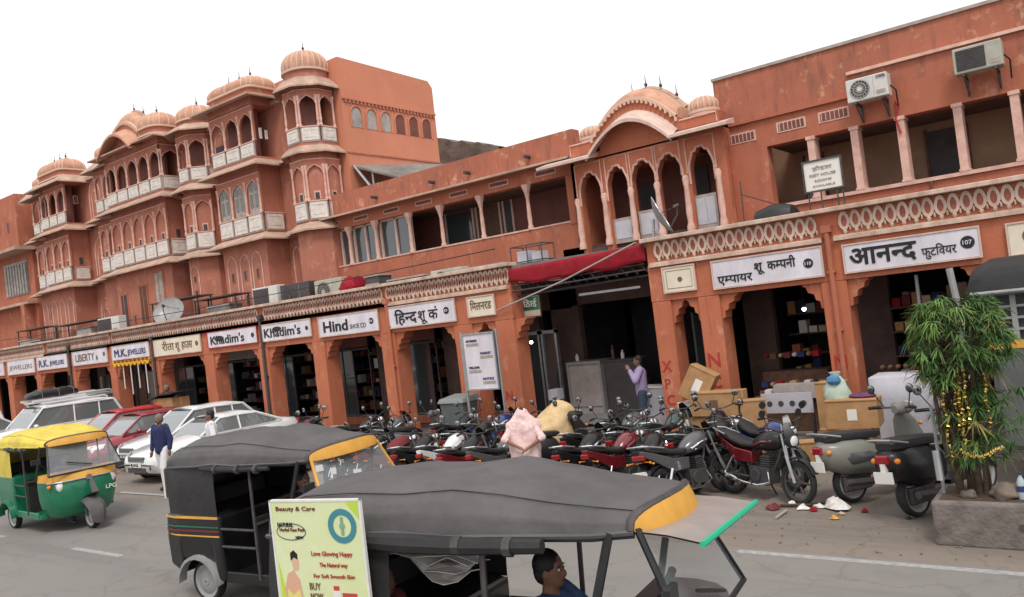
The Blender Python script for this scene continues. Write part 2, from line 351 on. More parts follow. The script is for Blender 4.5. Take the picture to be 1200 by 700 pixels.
def text_mesh(runs, height, mats, bold=0.0, depth=0.006, space=1.0):
    """runs: list of (string, keep) keep<1 cuts the right part of a glyph off (half forms); returns mesh in x,z plane facing -y, left at x=0"""
    dg = bpy.context.evaluated_depsgraph_get(); bmo = bmesh.new(); x = 0.0; zmin = 9; zmax = -9
    for s_, keep in runs:
        if s_ == ' ': x += 0.28*height; continue
        cu = bpy.data.curves.new('t', 'FONT'); cu.body = s_; cu.size = height;  cu.space_character = space; cu.resolution_u = 3
        ob = bpy.data.objects.new('t', cu); COL.objects.link(ob); bpy.context.view_layer.update(); dg.update()
        me = bpy.data.meshes.new_from_object(ob.evaluated_get(dg)); bpy.data.objects.remove(ob)
        b2 = bmesh.new(); b2.from_mesh(me)
        if len(b2.verts):
            mx = max(v.co.x for v in b2.verts); mn = min(v.co.x for v in b2.verts)
            if keep < 1:
                cut = mn+(mx-mn)*keep
                bmesh.ops.bisect_plane(b2, geom=list(b2.verts)+list(b2.edges)+list(b2.faces), plane_co=(cut, 0, 0), plane_no=(1, 0, 0), clear_outer=True); mx = cut
            tmp = bpy.data.meshes.new('t'); 
            for v in b2.verts: v.co = Vector((v.co.x+x-mn, 0, v.co.y))
            b2.to_mesh(tmp); bmo.from_mesh(tmp); bpy.data.meshes.remove(tmp)
            x += (mx-mn)*(1.0)-(0.012*height if ord(s_[0]) > 2000 else -0.06*height)
        b2.free(); bpy.data.meshes.remove(me); bpy.data.curves.remove(cu)
    if bold > 0.003:
        base = bpy.data.meshes.new('t'); bmo.to_mesh(base); o_ = bold*height
        for i_, (dx, dz) in enumerate(((1, 0), (-1, 0), (0, 1), (0, -1), (.7, .7), (-.7, .7), (.7, -.7), (-.7, -.7))):
            c_ = base.copy()
            for v in c_.vertices: v.co.x += dx*o_; v.co.z += dz*o_; v.co.y -= 0.0004*(i_+1)
            bmo.from_mesh(c_); bpy.data.meshes.remove(c_)
        bpy.data.meshes.remove(base)
    r = bmesh.ops.extrude_face_region(bmo, geom=list(bmo.faces))
    for e in r['geom']:
        if isinstance(e, bmesh.types.BMVert): e.co.y -= depth
    bmesh.ops.recalc_face_normals(bmo, faces=bmo.faces)
    me = bpy.data.meshes.new('lettering'); bmo.to_mesh(me); bmo.free()
    me.materials.append(M[mats] if isinstance(mats, str) else mats)
    return me, x
def lettering(runs, height, x, y, z, m, parent, bold=0.02, width=None, centre=False, sx=1.0, space=1.0, tilt=0):
    if isinstance(runs, str): runs = [(w_, 1) if i == 0 else q for i, w_ in enumerate([runs]) for q in [(w_, 1)]]
    me, w = text_mesh(runs, height, m, bold, space=space)
    o = bpy.data.objects.new('lettering', me); COL.objects.link(o); o.parent = parent
    k = (width/w) if width else sx
    o.scale = (k, 1, 1); o.location = (x-(w*k/2 if centre else 0), y, z); o.rotation_euler = (0, tilt, 0)
    return o
# ================================================================== SETTING
mb = MB(); mb.add([(-400, -400, -0.008), (400, -400, -0.008), (400, 400, -0.008), (-400, 400, -0.008)], [(0, 1, 2, 3)])
tag(mb.build('ground', 'apron'), kind='structure')
mb = MB(); mb.add([(-300, 8.45, 0.0), (300, 8.45, 0.0), (300, -14, 0.0), (-300, -14, 0.0)], [(3, 2, 1, 0)])
tag(mb.build('road', 'asphalt'), kind='structure')
mb = MB()
for (x0, x1, y) in [(-3.6, 3.5, 8.32), (4.0, 30, 8.32)]: mb.box(x0, y-0.05, 0.0, x1, y+0.05, 0.004)
for k in range(-9, 1): mb.box(-17.9+k*5.6, 8.83, 0.0, -15.9+k*5.6, 8.93, 0.004)
for k in range(-9, 7): mb.box(-13.55+k*4.1, 5.84, 0.0, -12.05+k*4.1, 5.94, 0.004)
mb.split('road_marking', 'whiteline', kind='structure')

# ---- generic ornament
def inset_poly(poly, d):
    n = len(poly); out = []
    for i in range(n):
        p0, p1, p2 = Vector(poly[i-1]), Vector(poly[i]), Vector(poly[(i+1) % n])
        a = (p1-p0).normalized(); b = (p2-p1).normalized(); na = Vector((-a.y, a.x)); nb = Vector((-b.y, b.x))
        m_ = (na+nb); m_ = m_/max(0.2, m_.length_squared)*2
        out.append(tuple(p1+m_*d))
    return out
def ring3(poly, z): return [(p[0], p[1], z) for p in poly]
def chajja(parent, poly, off, zin, zout, th=0.05, name='eave', m='chajja', dip=0):
    mb = MB(); o1 = inset_poly(poly, 0.05); o2 = inset_poly(poly, -off*0.55); o3 = inset_poly(poly, -off)
    zm = zout+(zin-zout)*0.38
    mb.loft([ring3(o1, zin), ring3(o2, zm), ring3(o3, zout)], True, False)
    mb.cur = 1
    mb.loft([ring3(o3, zout), ring3(o3, zout-th), ring3(o2, zm-th*1.6), ring3(o1, zin-th*2)], True, False)
    return mb.build(name, [m, 'chajja'], parent)
def octagon(cx, cy, r, n=8): return [(cx+r*math.cos(2*PI*(k+0.5)/n-PI/2-2*PI/n), cy+r*math.sin(2*PI*(k+0.5)/n-PI/2-2*PI/n)) for k in range(n)]
_colmesh = {}
def col_mesh(h, r=0.034):
    k = (round(h, 2), r)
    if k not in _colmesh:
        mb = MB(); mb.lathe([(r*1.5, 0), (r*1.5, .06), (r*.9, .09), (r*1.25, .2), (r, .35), (r*.75, h*.72), (r*1.1, h*.78), (r*.8, h*.82), (r*1.6, h-.04), (r*1.6, h)], n=8)
        _colmesh[k] = mb.mesh('column', 'pale', True)
    return _colmesh[k]
_panmesh = {}
def panel_mesh(w, h):
    k = (round(w, 2), round(h, 2))
    if k not in _panmesh:
        mb = MB(); mb.cur = 1; mb.box(0, 0, 0, w, 0.05, h); mb.cur = 0
        mb.box(0.035, -0.015, 0.05, w-0.035, 0.0, h-0.05); mb.cur = 1
        g = min(w, h)*.13
        for a in (((.05+g, .07+g), (w-.05-g, .07+g*1.15)), ((.05+g, h-.07-g*1.15), (w-.05-g, h-.07-g))):
            if a[1][0] > a[0][0]: mb.box(a[0][0], -0.02, a[0][1], a[1][0], -0.014, a[1][1])
        mb.cur = 2; mb.box(-0.01, -0.03, h-0.035, w+0.01, 0.06, h)
        _panmesh[k] = mb.mesh('railing_panel', ['panel', 'panelgrey', 'pale'])
    return _panmesh[k]
_holemesh = {}
def stage(bay, poly, edges, z0, zp, z1, style='open', hole=True, shutters=False):
    """one storey of a bay: white railing panels z0..zp, arches zp..z1 on chosen edges"""
    for ei, n in edges.items():
        p0, p1 = poly[ei], poly[(ei+1) % len(poly)]; L_ = math.dist(p0, p1); T = frame(p0, p1, 0); ang = math.atan2(p1[1]-p0[1], p1[0]-p0[0])
        w = L_/n; ow = w-0.10; head = z1-zp; rise = min(ow*0.62, head*0.34)
        mb = MB(); mb.T = T
        arch_wall(mb, 0, L_, zp, z1, [((k+.5)*w, ow, z1-0.22-rise, rise) for k in range(n)], 0.0, 0.07, 12, trim=head*0.2, tr=0.018)
        # sill rail and head line in pale paint
        mb.cur = 1; mb.box(0.01, -0.015, z1-0.05, L_-0.01, -0.002, z1-0.02)
        mb.build('arch_screen', ['pink', 'pale'], bay)
        for k in range(n):
            a = T @ Vector((k*w+0.03, -0.02, z0)); share('railing_panel', panel_mesh(w-0.06, zp-z0), bay, a, (0, 0, ang))
        for k in range(n+1):
            if style == 'blind' and 0 < k < n and not shutters: pass
            a = T @ Vector((min(max(k*w, 0.05), L_-0.05), 0.0, zp)); share('column', col_mesh(z1-zp-0.22), bay, a, (0, 0, ang))
        if style == 'blind':
            for k in range(n):
                c = (k+.5)*w
                if shutters:
                    mb = MB(); mb.T = T
                    for s_ in (-1, 1):
                        x0 = c-ow*.42 if s_ < 0 else c+.01
                        mb.cur = 0; mb.box(x0, 0.03, zp+.03, x0+ow*.42-.01, .06, z1-.2-rise*.9)
                        mb.cur = 1; mb.box(x0+.04, 0.02, zp+.3, x0+ow*.42-.05, .035, zp+head*.5)
                    mb.build('window_shutter', ['shutter', 'blueglass'], bay)
                elif hole:
                    mb = MB(); mb.T = T; mb.cur = 1; mb.box(c-.10, 0.055, zp+.04, c+.10, .09, zp+.30); mb.cur = 0; mb.box(c-.065, 0.045, zp+.05, c+.065, .055, zp+.25)
                    mb.build('window', ['dark', 'pale'], bay)
def bay_core(parent, poly, levels, name='bay'):
    """solid wall behind the screens; levels = [(z0, z1, inset)]"""
    mb = MB()
    
    for z0, z1, d in levels: mb.pillar(inset_poly(poly, d), z0, z1)
    return mb.build(name, ['pink'], parent)
def finial(parent, x, y, z, h=0.45, s=1.0):
    mb = MB(); mb.lathe([(.05*s, 0), (.07*s, .04*s), (.02*s, .09*s), (.045*s, .14*s), (.012, .2*s), (.009, h*.6), (.003, h*.78)], (x, y, z), 8)
    return mb.build('finial', 'iron', parent, True)
def vault(parent, cx, cy, z0, a, b, h, band=0.3, rnd=4.0, nr=14, ribs=True, fin=1, name='dome', bulge=0.06):
    """ribbed vault: rounded-rectangle plan a x b half sizes, sitting on a striped band"""
    N_ = 48
    def ring(ax, bx, z, e):
        out = []
        for k in range(N_):
            t = 2*PI*k/N_; c, s = math.cos(t), math.sin(t)
            out.append((cx+ax*math.copysign(abs(c)**(2/e), c), cy+bx*math.copysign(abs(s)**(2/e), s), z))
        return out
    m = min(a, b); mb = MB(); rings = []
    prof = [(0, 0), (-.02, .06), (.03, .09), (.03, .15)]
    mb.cur = 0
    rings = [ring(a+.04, b+.04, z0, rnd), ring(a+.04, b+.04, z0+.06, rnd), ring(a-.02, b-.02, z0+.065, rnd), ring(a-.02, b-.02, z0+band-.07, rnd), ring(a+.05, b+.05, z0+band-.065, rnd), ring(a+.05, b+.05, z0+band, rnd)]
    mb.loft(rings[0:2]+rings[2:3], True, False); mb.cur = 1; mb.loft(rings[2:4], True, False); mb.cur = 0; mb.loft(rings[3:], True, False)
    vr = []; K = 10
    for i in range(K+1):
        th = (PI/2)*i/K; ins = m*(1-math.cos(th)**0.9) if i < K else m*0.98
        bl = bulge*math.sin(min(PI, th*2.2))
        e = rnd+(2-rnd)*i/K*0.5
        vr.append(ring(max(.02, a-ins+bl), max(.02, b-ins+bl), z0+band+h*math.sin(th), e))
    mb.cur = 2; mb.loft(vr, True, True)
    d = mb.build(name, ['rib', 'pink', 'dome'], parent, True, angle=50)
    if ribs:
        mb = MB(); st = N_//nr if nr < N_ else 1
        for k in range(0, N_, max(2, st)):
            path = [vr[i][k] for i in range(0, K)]; mb.tube(path, 0.028, 5)
        tag(mb.build('dome_rib', 'rib', d), kind='stuff')
    top = z0+band+h
    if a > b*1.3:
        mb = MB(); mb.box(cx-(a-m)-.12, cy-.07, top-.04, cx+(a-m)+.12, cy+.07, top+.05); mb.build('ridge', 'chajja', d, bevel=.02)
    for k in range(fin):
        x = cx if fin == 1 else cx-(a-m)+(2*(a-m))*k/(fin-1)
        finial(d, x, cy, top, 0.5)
    return d
def rect(x0, x1, y0, y1): return [(x0, y0), (x1, y0), (x1, y1), (x0, y1)]
def small_window(parent, x, y, z, w=.12, h=.3, m='dark', nx=0, name='window'):
    mb = MB(); mb.cur = 1
    if nx: mb.box(y, x-w/2-.03, z-.03, y+.015, x+w/2+.03, z+h+.03); mb.cur = 0; mb.box(y+.015, x-w/2, z, y+.02, x+w/2, z+h)
    else: mb.box(x-w/2-.03, y-.015, z-.03, x+w/2+.03, y, z+h+.03); mb.cur = 0; mb.box(x-w/2, y-.02, z, x+w/2, y-.015, z+h)
    return mb.build(name, [m, 'pink'], parent)
def niche(parent, x0, x1, y, z0, z1, m='pale', dark=None, pointed=True):
    """blind arched niche outlined in pale plaster"""
    mb = MB(); c = (x0+x1)/2; w = x1-x0; rise = min(w*.6, (z1-z0)*.4); path = [(x0, y-.01, z0)]
    for i in range(11):
        t = -1+2*i/10; path.append((c+t*w/2, y-.01, z1-rise+arch_z(t, rise, 0.05)))
    path.append((x1, y-.01, z0)); mb.tube(path, .022, 4)
    if dark: mb.cur = 1; mb.box(x0+.05, y-.012, z0, x1-.05, y-.004, z1-rise)
    return mb.build('niche', [m, dark or 'dark'], parent)

# ================================================================== HAVELI (tall pink palace front)
hv = empty('haveli', (-28, 17, 3.5), label='tall pink palace front with stacked oriel bays, white railing panels and ribbed domes', cat='palace')
hv.location = (0, 0, 0)
mb = MB(); mb.box(-38.4, 17.1, 3.4, -20.1, 22.0, 10.7); wall = mb.build('wall', 'pink', hv)
mb = MB(); mb.box(-38.4, 16.95, 10.66, -20.2, 17.2, 10.8); mb.build('cornice', 'chajja', hv)
for z in (6.25, 8.62):
    mb = MB(); mb.prism([(17.12, z+.24), (16.72, z+.03), (16.72, z-.02), (17.12, z+.14)], -38.4, -20.1)
    mb.v = [(p[1], p[0], p[2]) for p in mb.v]; mb.build('eave', 'chajja', hv)
L1, L2 = (6.5, 7.1, 8.42), (8.92, 9.42, 10.6)
def full_bay(poly, edges1, edges2, top_eave=10.78, shut=False, edges0=None, z_low=3.4, open2=True, eave_off=.42):
    b = bay_core(hv, poly, [(z_low, 6.25, 0.0), (6.25, 6.5, .02), (6.5, 8.62, .07), (8.6, 8.92, 0.0), ])
    mb = MB(); mb.pillar(poly, 10.62, 10.95); mb.build('cornice', 'pink', b)
    mb = MB(); mb.pillar(inset_poly(poly, min(.42, .42)), 8.92, 10.62); mb.build('inner_wall', 'redbrown', b)  # darker wall colour stands in for shade behind the open arches
    stage(b, poly, edges1, *L1, style='blind', shutters=shut)
    stage(b, poly, edges2, *L2, style='open')
    chajja(b, poly, eave_off, 6.48, 6.22); chajja(b, poly, eave_off, 8.88, 8.60); chajja(b, poly, eave_off+.02, 11.0, top_eave)
    return b
# block with three tall arches (next to the corner turret)
P1 = rect(-24.0, -21.62, 16.2, 17.15)
b1 = full_bay(P1, {0: 3}, {0: 3}, 10.82)
for o in [c for c in b1.children if c.name.startswith('window')]: bpy.data.objects.remove(o)
for k in range(3):
    c = -24.0+.793*(k+.5); mb = MB()
    for s_ in (-1, 1):
        x0 = c-.26 if s_ < 0 else c+.01
        mb.cur = 0; mb.box(x0, 16.23, 7.13, x0+.25, 16.26, 8.15); mb.cur = 1; mb.box(x0+.05, 16.22, 7.3, x0+.2, 16.235, 7.75); mb.box(x0+.05, 16.22, 7.82, x0+.2, 16.235, 8.08)
    mb.build('window_shutter', ['shutter', 'blueglass'], b1)
share('railing_panel', panel_mesh(.7, .6), b1, (-21.6, 16.3, 6.5), (0, 0, PI/2))
niche(b1, -23.8, -23.3, 16.2, 4.4, 5.9); niche(b1, -23.1, -22.6, 16.2, 4.4, 5.9); niche(b1, -22.45, -21.95, 16.2, 4.4, 5.9)
for k in range(3):
    for z in (4.25, 5.05): small_window(b1, -23.55+k*.68, 16.195, z, .12, .28)
mb = MB(); mb.box(-21.625, 16.4, 9.5, -21.6, 16.5, 9.85); mb.box(-21.625, 16.62, 9.5, -21.6, 16.72, 9.8); mb.split('window', 'panel', b1)  # white slabs painted as bright sky glimpsed through the side openings
vault(b1, -22.8, 16.75, 10.92, 1.22, .62, .46, band=.32, fin=3, rnd=6)
# corner turret
O1 = octagon(-19.98, 17.2, .84)
b2 = full_bay(O1, {1: 1, 2: 1, 0: 1}, {0: 1, 1: 1, 2: 1}, 10.66, eave_off=.24)
vault(b2, -19.98, 17.2, 10.90, .70, .70, .68, band=.40, fin=1, rnd=2.2, nr=20, bulge=.07)
# slim turret
O2 = octagon(-26.1, 17.2, .86)
b3 = full_bay(O2, {0: 1, 1: 1}, {0: 1, 1: 1, 2: 1}, 10.72, eave_off=.34)
for z in (4.3, 4.85, 5.35): small_window(b3, -26.1, 17.2-.86*math.cos(PI/8)-.0, z, .14, .2)
niche(b3, -26.35, -25.85, 16.40, 4.8, 5.95)
vault(b3, -26.1, 17.2, 10.86, .72, .72, .58, band=.34, fin=1, rnd=2.3, nr=16)
# broad central block
P3 = rect(-31.2, -27.22, 16.2, 17.15)
b4 = full_bay(P3, {0: 5}, {0: 5, 1: 1}, 10.80)
share('railing_panel', panel_mesh(.7, .6), b4, (-27.2, 16.3, 6.5), (0, 0, PI/2))
small_window(b4, 16.65, -27.29, 7.15, .16, .3, nx=1)
for x0, x1, z0, z1, m_ in [(-30.9, -30.5, 3.9, 5.4, 'dark'), (-29.5, -29.05, 4.3, 5.6, 'wood'), (-28.35, -27.85, 3.8, 5.95, 'shutter')]:
    mb = MB(); mb.cur = 1; mb.box(x0-.07, 16.165, z0-.05, x1+.07, 16.2, z1+.07); mb.cur = 0; mb.box(x0, 16.15, z0, x1, 16.164, z1)
    mb.cur = 1; mb.box((x0+x1)/2-.015, 16.14, z0, (x0+x1)/2+.015, 16.15, z1); mb.build('window', [m_, 'orange'], b4)
for x_ in (-30.05, -28.7): small_window(b4, x_, 16.195, 4.3, .1, .26)
# bangla (curved) roof of the central block
def bangla(parent, x0, x1, y0, y1, zc, rise, zr, depth_m='pink', name='curved_roof', fins=3, eave_th=.09, out=.45, eave_m='palewhite'):
    N_ = 20; mb = MB(); mb.cur = 0
    def cz(t): return rise*(max(0, 1-abs(t)**1.9))
    ea = []
    for i in range(N_+1):
        t = -1+2*i/N_; x = (x0+x1)/2+t*(x1-x0)/2
        ea.append((x, cz(t)))
    ring_f = [(x, y0-out, zc+c-.10) for x, c in ea]; ring_i = [(x, y0+.02, zc+c+.14) for x, c in ea]
    ring_b = [(x, y0-out, zc+c-.10-eave_th) for x, c in ea]; ring_j = [(x, y0+.02, zc+c+.14-eave_th*1.5) for x, c in ea]
    mb.loft([ring_i, ring_f, ring_b, ring_j], False, False)
    mb.build('eave', eave_m, parent, True)
    mb = MB()                                            # tympanum below, drum and vault above
    vs = []; fs = []
    for x, c in ea: vs += [(x, y0, zc-.1), (x, y0, zc+c+.12), (x, y0+.15, zc-.1), (x, y0+.15, zc+c+.12)]
    for i in range(N_): o = 4*i; fs += [(o, o+4, o+5, o+1), (o+2, o+3, o+7, o+6)]
    mb.add(vs, fs); mb.build('tympanum', depth_m, parent)
    mb = MB(); mb.prism([(x0-.02, zc-.3)]+[(x, zc+c+.40) for x, c in ea]+[(x1+.02, zc-.3)], y0+.06, y1-.02); mb.build('drum', depth_m, parent)
    mb = MB(); k = .88
    r0 = [((x0+x1)/2+(x-(x0+x1)/2)*1.0, y0+.02, zc+c+.12) for x, c in ea]
    r1 = [(p[0], y0+.03, p[2]+.22) for p in r0]
    mb.cur = 1; mb.loft([r0, r1], False, False)
    mb.cur = 0; r2 = [(p[0], y0-.03, p[2]+.02) for p in r1]; r3 = [(p[0], y0-.03, p[2]+.10) for p in r1]; r4 = [(p[0], y0+.06, p[2]+.11) for p in r1]
    mb.loft([r1, r2, r3, r4], False, False)
    mb.cur = 2; rr = [r4]; ym = (y0+y1)/2
    for i in range(1, 9):
        th = PI/2*i/8; rr.append([(((x0+x1)/2)+(p[0]-(x0+x1)/2)*(1-.14*(1-math.cos(th))), y0+.06+(ym-y0-.06)*(1-math.cos(th)), p[2]+(zr)*math.sin(th)) for p in r4])
    bb = [[(p[0], 2*ym-p[1], p[2]) for p in r] for r in rr[::-1]]
    mb.loft(rr+bb[1:], False, False)
    full = rr+bb[1:]
    for j in (0, -1): mb.add([q[j] for q in full]+[(full[0][j][0], full[-1][j][1], zc-.1), (full[0][j][0], full[0][j][1], zc-.1)], [tuple(range(len(full)+2))])
    d = mb.build(name, ['rib', depth_m, 'dome'], parent, True, angle=50)
    mb = MB()
    for x, y, z in r3[::1]: mb.cbox((x, y-.005, z-.1), (.045, .05, .09))
    tag(mb.build('dentil', 'rib', d), kind='stuff')
    mb = MB(); mb.tube([(x, ym, z+.02) for x, y, z in rr[-1]], .07, 6); mb.build('ridge', 'chajja', d, True)
    n = len(rr[-1])
    for i in range(fins):
        q = rr[-1][int((n-1)*(i+.5)/fins)]; finial(d, q[0], ym, q[2], .5)
    return d
bangla(b4, -30.75, -28.3, 16.18, 17.3, 10.78, .70, .42, 'pink', fins=3, out=.5, eave_m='dome')
vault(b4, -27.95, 16.72, 10.98, .72, .62, .58, band=.34, fin=1, rnd=3.2)
# lower wing on its left
P4 = rect(-32.62, -31.3, 16.45, 17.15)
b5 = full_bay(P4, {0: 2}, {0: 2}, 10.60, eave_off=.36)
vault(b5, -31.95, 16.85, 10.9, .58, .45, .45, band=.24, fin=1, rnd=2.6)
# recess between, with an arched blind window on each floor
for z in (4.0, 6.6, 9.0): niche(hv, -34.4, -33.5, 17.1, z, z+1.6); niche(hv, -34.2, -33.7, 17.1, z, z+1.15)
# left block
P5 = rect(-36.95, -34.72, 16.2, 17.15)
b6 = full_bay(P5, {0: 3}, {0: 3}, 10.62)
share('railing_panel', panel_mesh(.6, .55), b6, (-34.7, 16.35, 6.5), (0, 0, PI/2))
small_window(b6, 16.65, -34.79, 7.15, .16, .3, nx=1); small_window(b6, 16.65, -34.72, 9.75, .14, .3, nx=1)
for k in range(3): niche(b6, -36.8+k*.72, -36.35+k*.72, 16.2, 4.2, 5.8)
vault(b6, -35.83, 16.72, 10.9, 1.12, .6, .52, band=.34, fin=3, rnd=6)
P6 = rect(-38.35, -37.0, 16.45, 17.15)
b7 = full_bay(P6, {0: 2}, {0: 2}, 10.50, eave_off=.36)
for k in range(2): niche(b7, -38.2+k*.6, -37.8+k*.6, 16.45, 4.2, 5.8)
vault(b7, -37.68, 16.85, 10.8, .58, .45, .42, band=.24, fin=1, rnd=2.6)
# narrow wall arches beside the first block
for z, zz in ((6.9, 8.3), (9.35, 10.45)): niche(hv, -25.1, -24.35, 17.1, z, zz, dark='dark' if z > 9 else None)
share('railing_panel', panel_mesh(.8, .5), hv, (-25.15, 17.04, 8.9)); share('railing_panel', panel_mesh(.5, .6), hv, (-24.75, 17.04, 6.5))
niche(hv, -21.45, -21.1, 17.1, 4.3, 5.9)
for z in (4.0, 4.6): small_window(hv, -25.0, 17.095, z, .1, .25)

# ================================================================== plain orange building at the far left
ob = empty('orange_building', (0, 0, 0), label='plain orange building left of the palace with curtained window and flat roof', cat='building')
mb = MB(); mb.box(-46, 16.15, 8.6, -39.3, 22, 11.0); mb.box(-46, 16.75, 3.4, -39.5, 22, 8.6); mb.split('wall', 'orange2', ob)
mb = MB(); mb.box(-46.1, 15.9, 8.45, -39.2, 16.8, 8.6); mb.build('eave', 'chajja', ob)
mb = MB(); mb.box(-46.1, 16.3, 6.0, -39.4, 16.76, 6.12); mb.build('eave', 'chajja', ob)
mb = MB(); mb.box(-42.6, 16.72, 6.55, -40.1, 16.76, 8.1); f = mb.build('window', 'blueglass', ob)
mb = MB()
for k in range(8): mb.box(-42.5+k*.3, 16.68, 6.6, -42.32+k*.3, 16.715, 8.0)
mb.split('curtain', 'shutter', f)
for x_ in (-41.2, -40.2): small_window(ob, x_, 16.145, 9.4, .16, .4)
mb = MB(); mb.box(-40.2, 16.3, 3.4, -39.85, 16.76, 6.0); mb.box(-45, 16.3, 3.4, -44.7, 16.76, 6.0); mb.split('pier', 'orange2', ob)
ob2 = empty('old_building', (0, 0, 0), label='plain plastered building continuing the street beyond the orange one', cat='building')
mb = MB(); mb.box(-75, 16.6, 0, -46.1, 24, 9.4); mb.build('wall', 'pink', ob2)
mb = MB(); mb.box(-75, 16.2, 9.2, -46.1, 16.65, 9.35); mb.build('eave', 'chajja', ob2)

# ================================================================== tall rear building
rb = empty('rear_building', (0, 0, 0), label='tall plain orange wall behind the corner turret with a row of small arched windows', cat='building')
XR = -18.9
mb = MB(); mb.add([(XR, 17.6, 6.5), (XR, 21.95, 6.5), (XR, 22.0, 11.3), (XR, 21.8, 11.52), (XR, 17.6, 11.62),
    (XR-7, 17.6, 6.5), (XR-7, 21.95, 6.5), (XR-7, 22.0, 11.3), (XR-7, 21.8, 11.52), (XR-7, 17.6, 11.62)],
    [(0, 1, 2, 3, 4), (9, 8, 7, 6, 5), (1, 6, 7, 2), (2, 7, 8, 3), (3, 8, 9, 4), (0, 4, 9, 5), (0, 5, 6, 1)])
mb.build('wall', 'rear', rb)
mb = MB(); mb.box(XR, 17.6, 10.28, XR+.06, 21.97, 10.36); cor = mb.build('string_course', 'rear', rb)
mb = MB()
for k in range(26): mb.box(XR, 17.7+k*.165, 10.18, XR+.05, 17.79+k*.165, 10.28)
tag(mb.build('dentil', 'pink', cor), kind='stuff')
mb = MB(); mb.box(XR, 17.6, 8.55, XR+.03, 21.97, 8.6); mb.build('string_course', 'pink', rb)
for k in range(6):
    y = 18.15+k*.66; mb = MB(); mb.cur = 0
    T = Matrix(((0, -1, 0, XR), (1, 0, 0, y), (0, 0, 1, 0), (0, 0, 0, 1)))
    pts = [(-.2, 9.42)]+[(.2*math.cos(PI-PI*i/8), 9.86+.2*math.sin(PI*i/8)) for i in range(9)]+[(.2, 9.42)]
    mb.T = T; mb.prism(pts, -.012, .0)
    mb.cur = 1; q = [(p[0]*1.22, -.02, 9.42 if i in (0, 10) else 9.86+(p[1]-9.86)*1.22) for i, p in enumerate(pts)]; mb.tube(q, .025, 4)
    mb.build('window', ['shutter' if k < 3 else 'redbrown', 'rear'], rb)
# tin lean-to and old masonry behind the gallery roof
mb = MB(); mb.add([(-18.85, 17.7, 8.15), (-18.85, 21.2, 8.35), (-14.0, 21.2, 7.5), (-16.2, 17.7, 7.1), (-18.85, 17.7, 8.09), (-18.85, 21.2, 8.29), (-14.0, 21.2, 7.44), (-16.2, 17.7, 7.04)],
    [(0, 1, 2, 3), (7, 6, 5, 4), (0, 3, 7, 4), (1, 5, 6, 2), (2, 6, 7, 3), (0, 4, 5, 1)])
tinr = empty('lean_to_roof', (0, 0, 0), label='grey tin lean-to roof against the rear wall above the gallery parapet', cat='roof')
mb.build('tin_sheet', 'tin', tinr)
mb = MB(); mb.tube([(-18.8, 17.72, 8.12), (-17.9, 17.72, 7.0)], .05, 6); mb.tube([(-18.2, 17.9, 7.9), (-18.2, 17.9, 6.8)], .05, 6); mb.split('beam', 'steel', tinr)
mb = MB(); random.seed(3)
xs = [-21.2+i*.25 for i in range(15)]
vs = []; fs = []
for x in xs:
    z = 10.07-.343*(x+20.53)+random.uniform(-.07, .07); vs += [(x, 24, 6), (x, 24, z), (x, 25, 6), (x, 25, z)]
for i in range(14): o = 4*i; fs += [(o, o+4, o+5, o+1), (o+1, o+5, o+7, o+3), (o+2, o+3, o+7, o+6)]
mb.add(vs, fs); mw = mb.build('old_wall', 'oldstone'); tag(mw, 'grey weathered masonry wall showing beyond the rear building', 'wall')

# ================================================================== gallery (long upper verandah)
ga = empty('gallery_building', (0, 0, 0), label='long upper verandah with slim pink posts and stained parapet between turret and pavilion', cat='building')
GX0, GX1, GY = -20.2, -10.25, 17.0
mb = MB(); mb.box(GX0, GY, 6.12, GX1, GY+.3, 6.5); mb.build('lintel_wall', 'orange2', ga)
mb = MB(); mb.box(GX0, GY+.0, 3.5, GX1, GY+.25, 4.95); mb.build('low_wall', 'orange2', ga)
mb = MB(); mb.box(GX0-.0, GY-.03, 6.56, GX1-.02, GY+.3, 7.2); mb.build('parapet', 'parapet', ga)
mb = MB(); mb.prism([(GY+.05, 6.6), (GY-.38, 6.5), (GY-.38, 6.45), (GY+.05, 6.5)], GX0-.1, GX1-.02); mb.v = [(p[1], p[0], p[2]) for p in mb.v]; mb.build('eave', 'chajja', ga)
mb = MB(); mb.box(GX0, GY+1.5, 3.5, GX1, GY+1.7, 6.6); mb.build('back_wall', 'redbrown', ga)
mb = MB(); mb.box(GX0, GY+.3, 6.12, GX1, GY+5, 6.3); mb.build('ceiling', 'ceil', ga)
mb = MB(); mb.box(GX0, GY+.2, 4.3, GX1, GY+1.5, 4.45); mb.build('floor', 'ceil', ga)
mb = MB(); mb.box(GX0+0, GY-.02, 4.95, GX1, GY+.27, 4.99); mb.build('sill', 'pale', ga)
posts = [-20.08, -18.62, -17.46, -16.06, -14.84, -13.4, -11.85]
pm = MB(); pm.T = None
pm.lathe([(.075, 0), (.075, .08), (.05, .14), (.06, .3), (.045, .85), (.06, .9), (.075, 1.0), (.13, 1.15), (.13, 1.2)], n=8, cap=True); pmesh = pm.mesh('post', 'pale', True)
for x in posts: share('post', pmesh, ga, (x, GY+.02, 4.96), sc=(1, 1, .97))
mb = MB(); mb.box(-10.62, GY-.03, 4.9, -10.3, GY+.2, 6.12); mb.build('pier', 'orange2', ga)
for i in range(3):
    x0, x1 = posts[i]+.07, posts[i+1]-.07; mb = MB(); mb.box(x0, GY+.2, 4.99, x1, GY+.22, 6.12); w_ = mb.build('window', 'glass', ga)
    n = 3 if i < 1 else 2; mb = MB()
    for k in range(n+1): xx = x0+(x1-x0)*k/n; mb.box(xx-.03, GY+.14, 4.99, xx+.03, GY+.2, 6.12)
    mb.box(x0, GY+.14, 6.06, x1, GY+.2, 6.12); mb.build('frame', 'palewhite', w_)
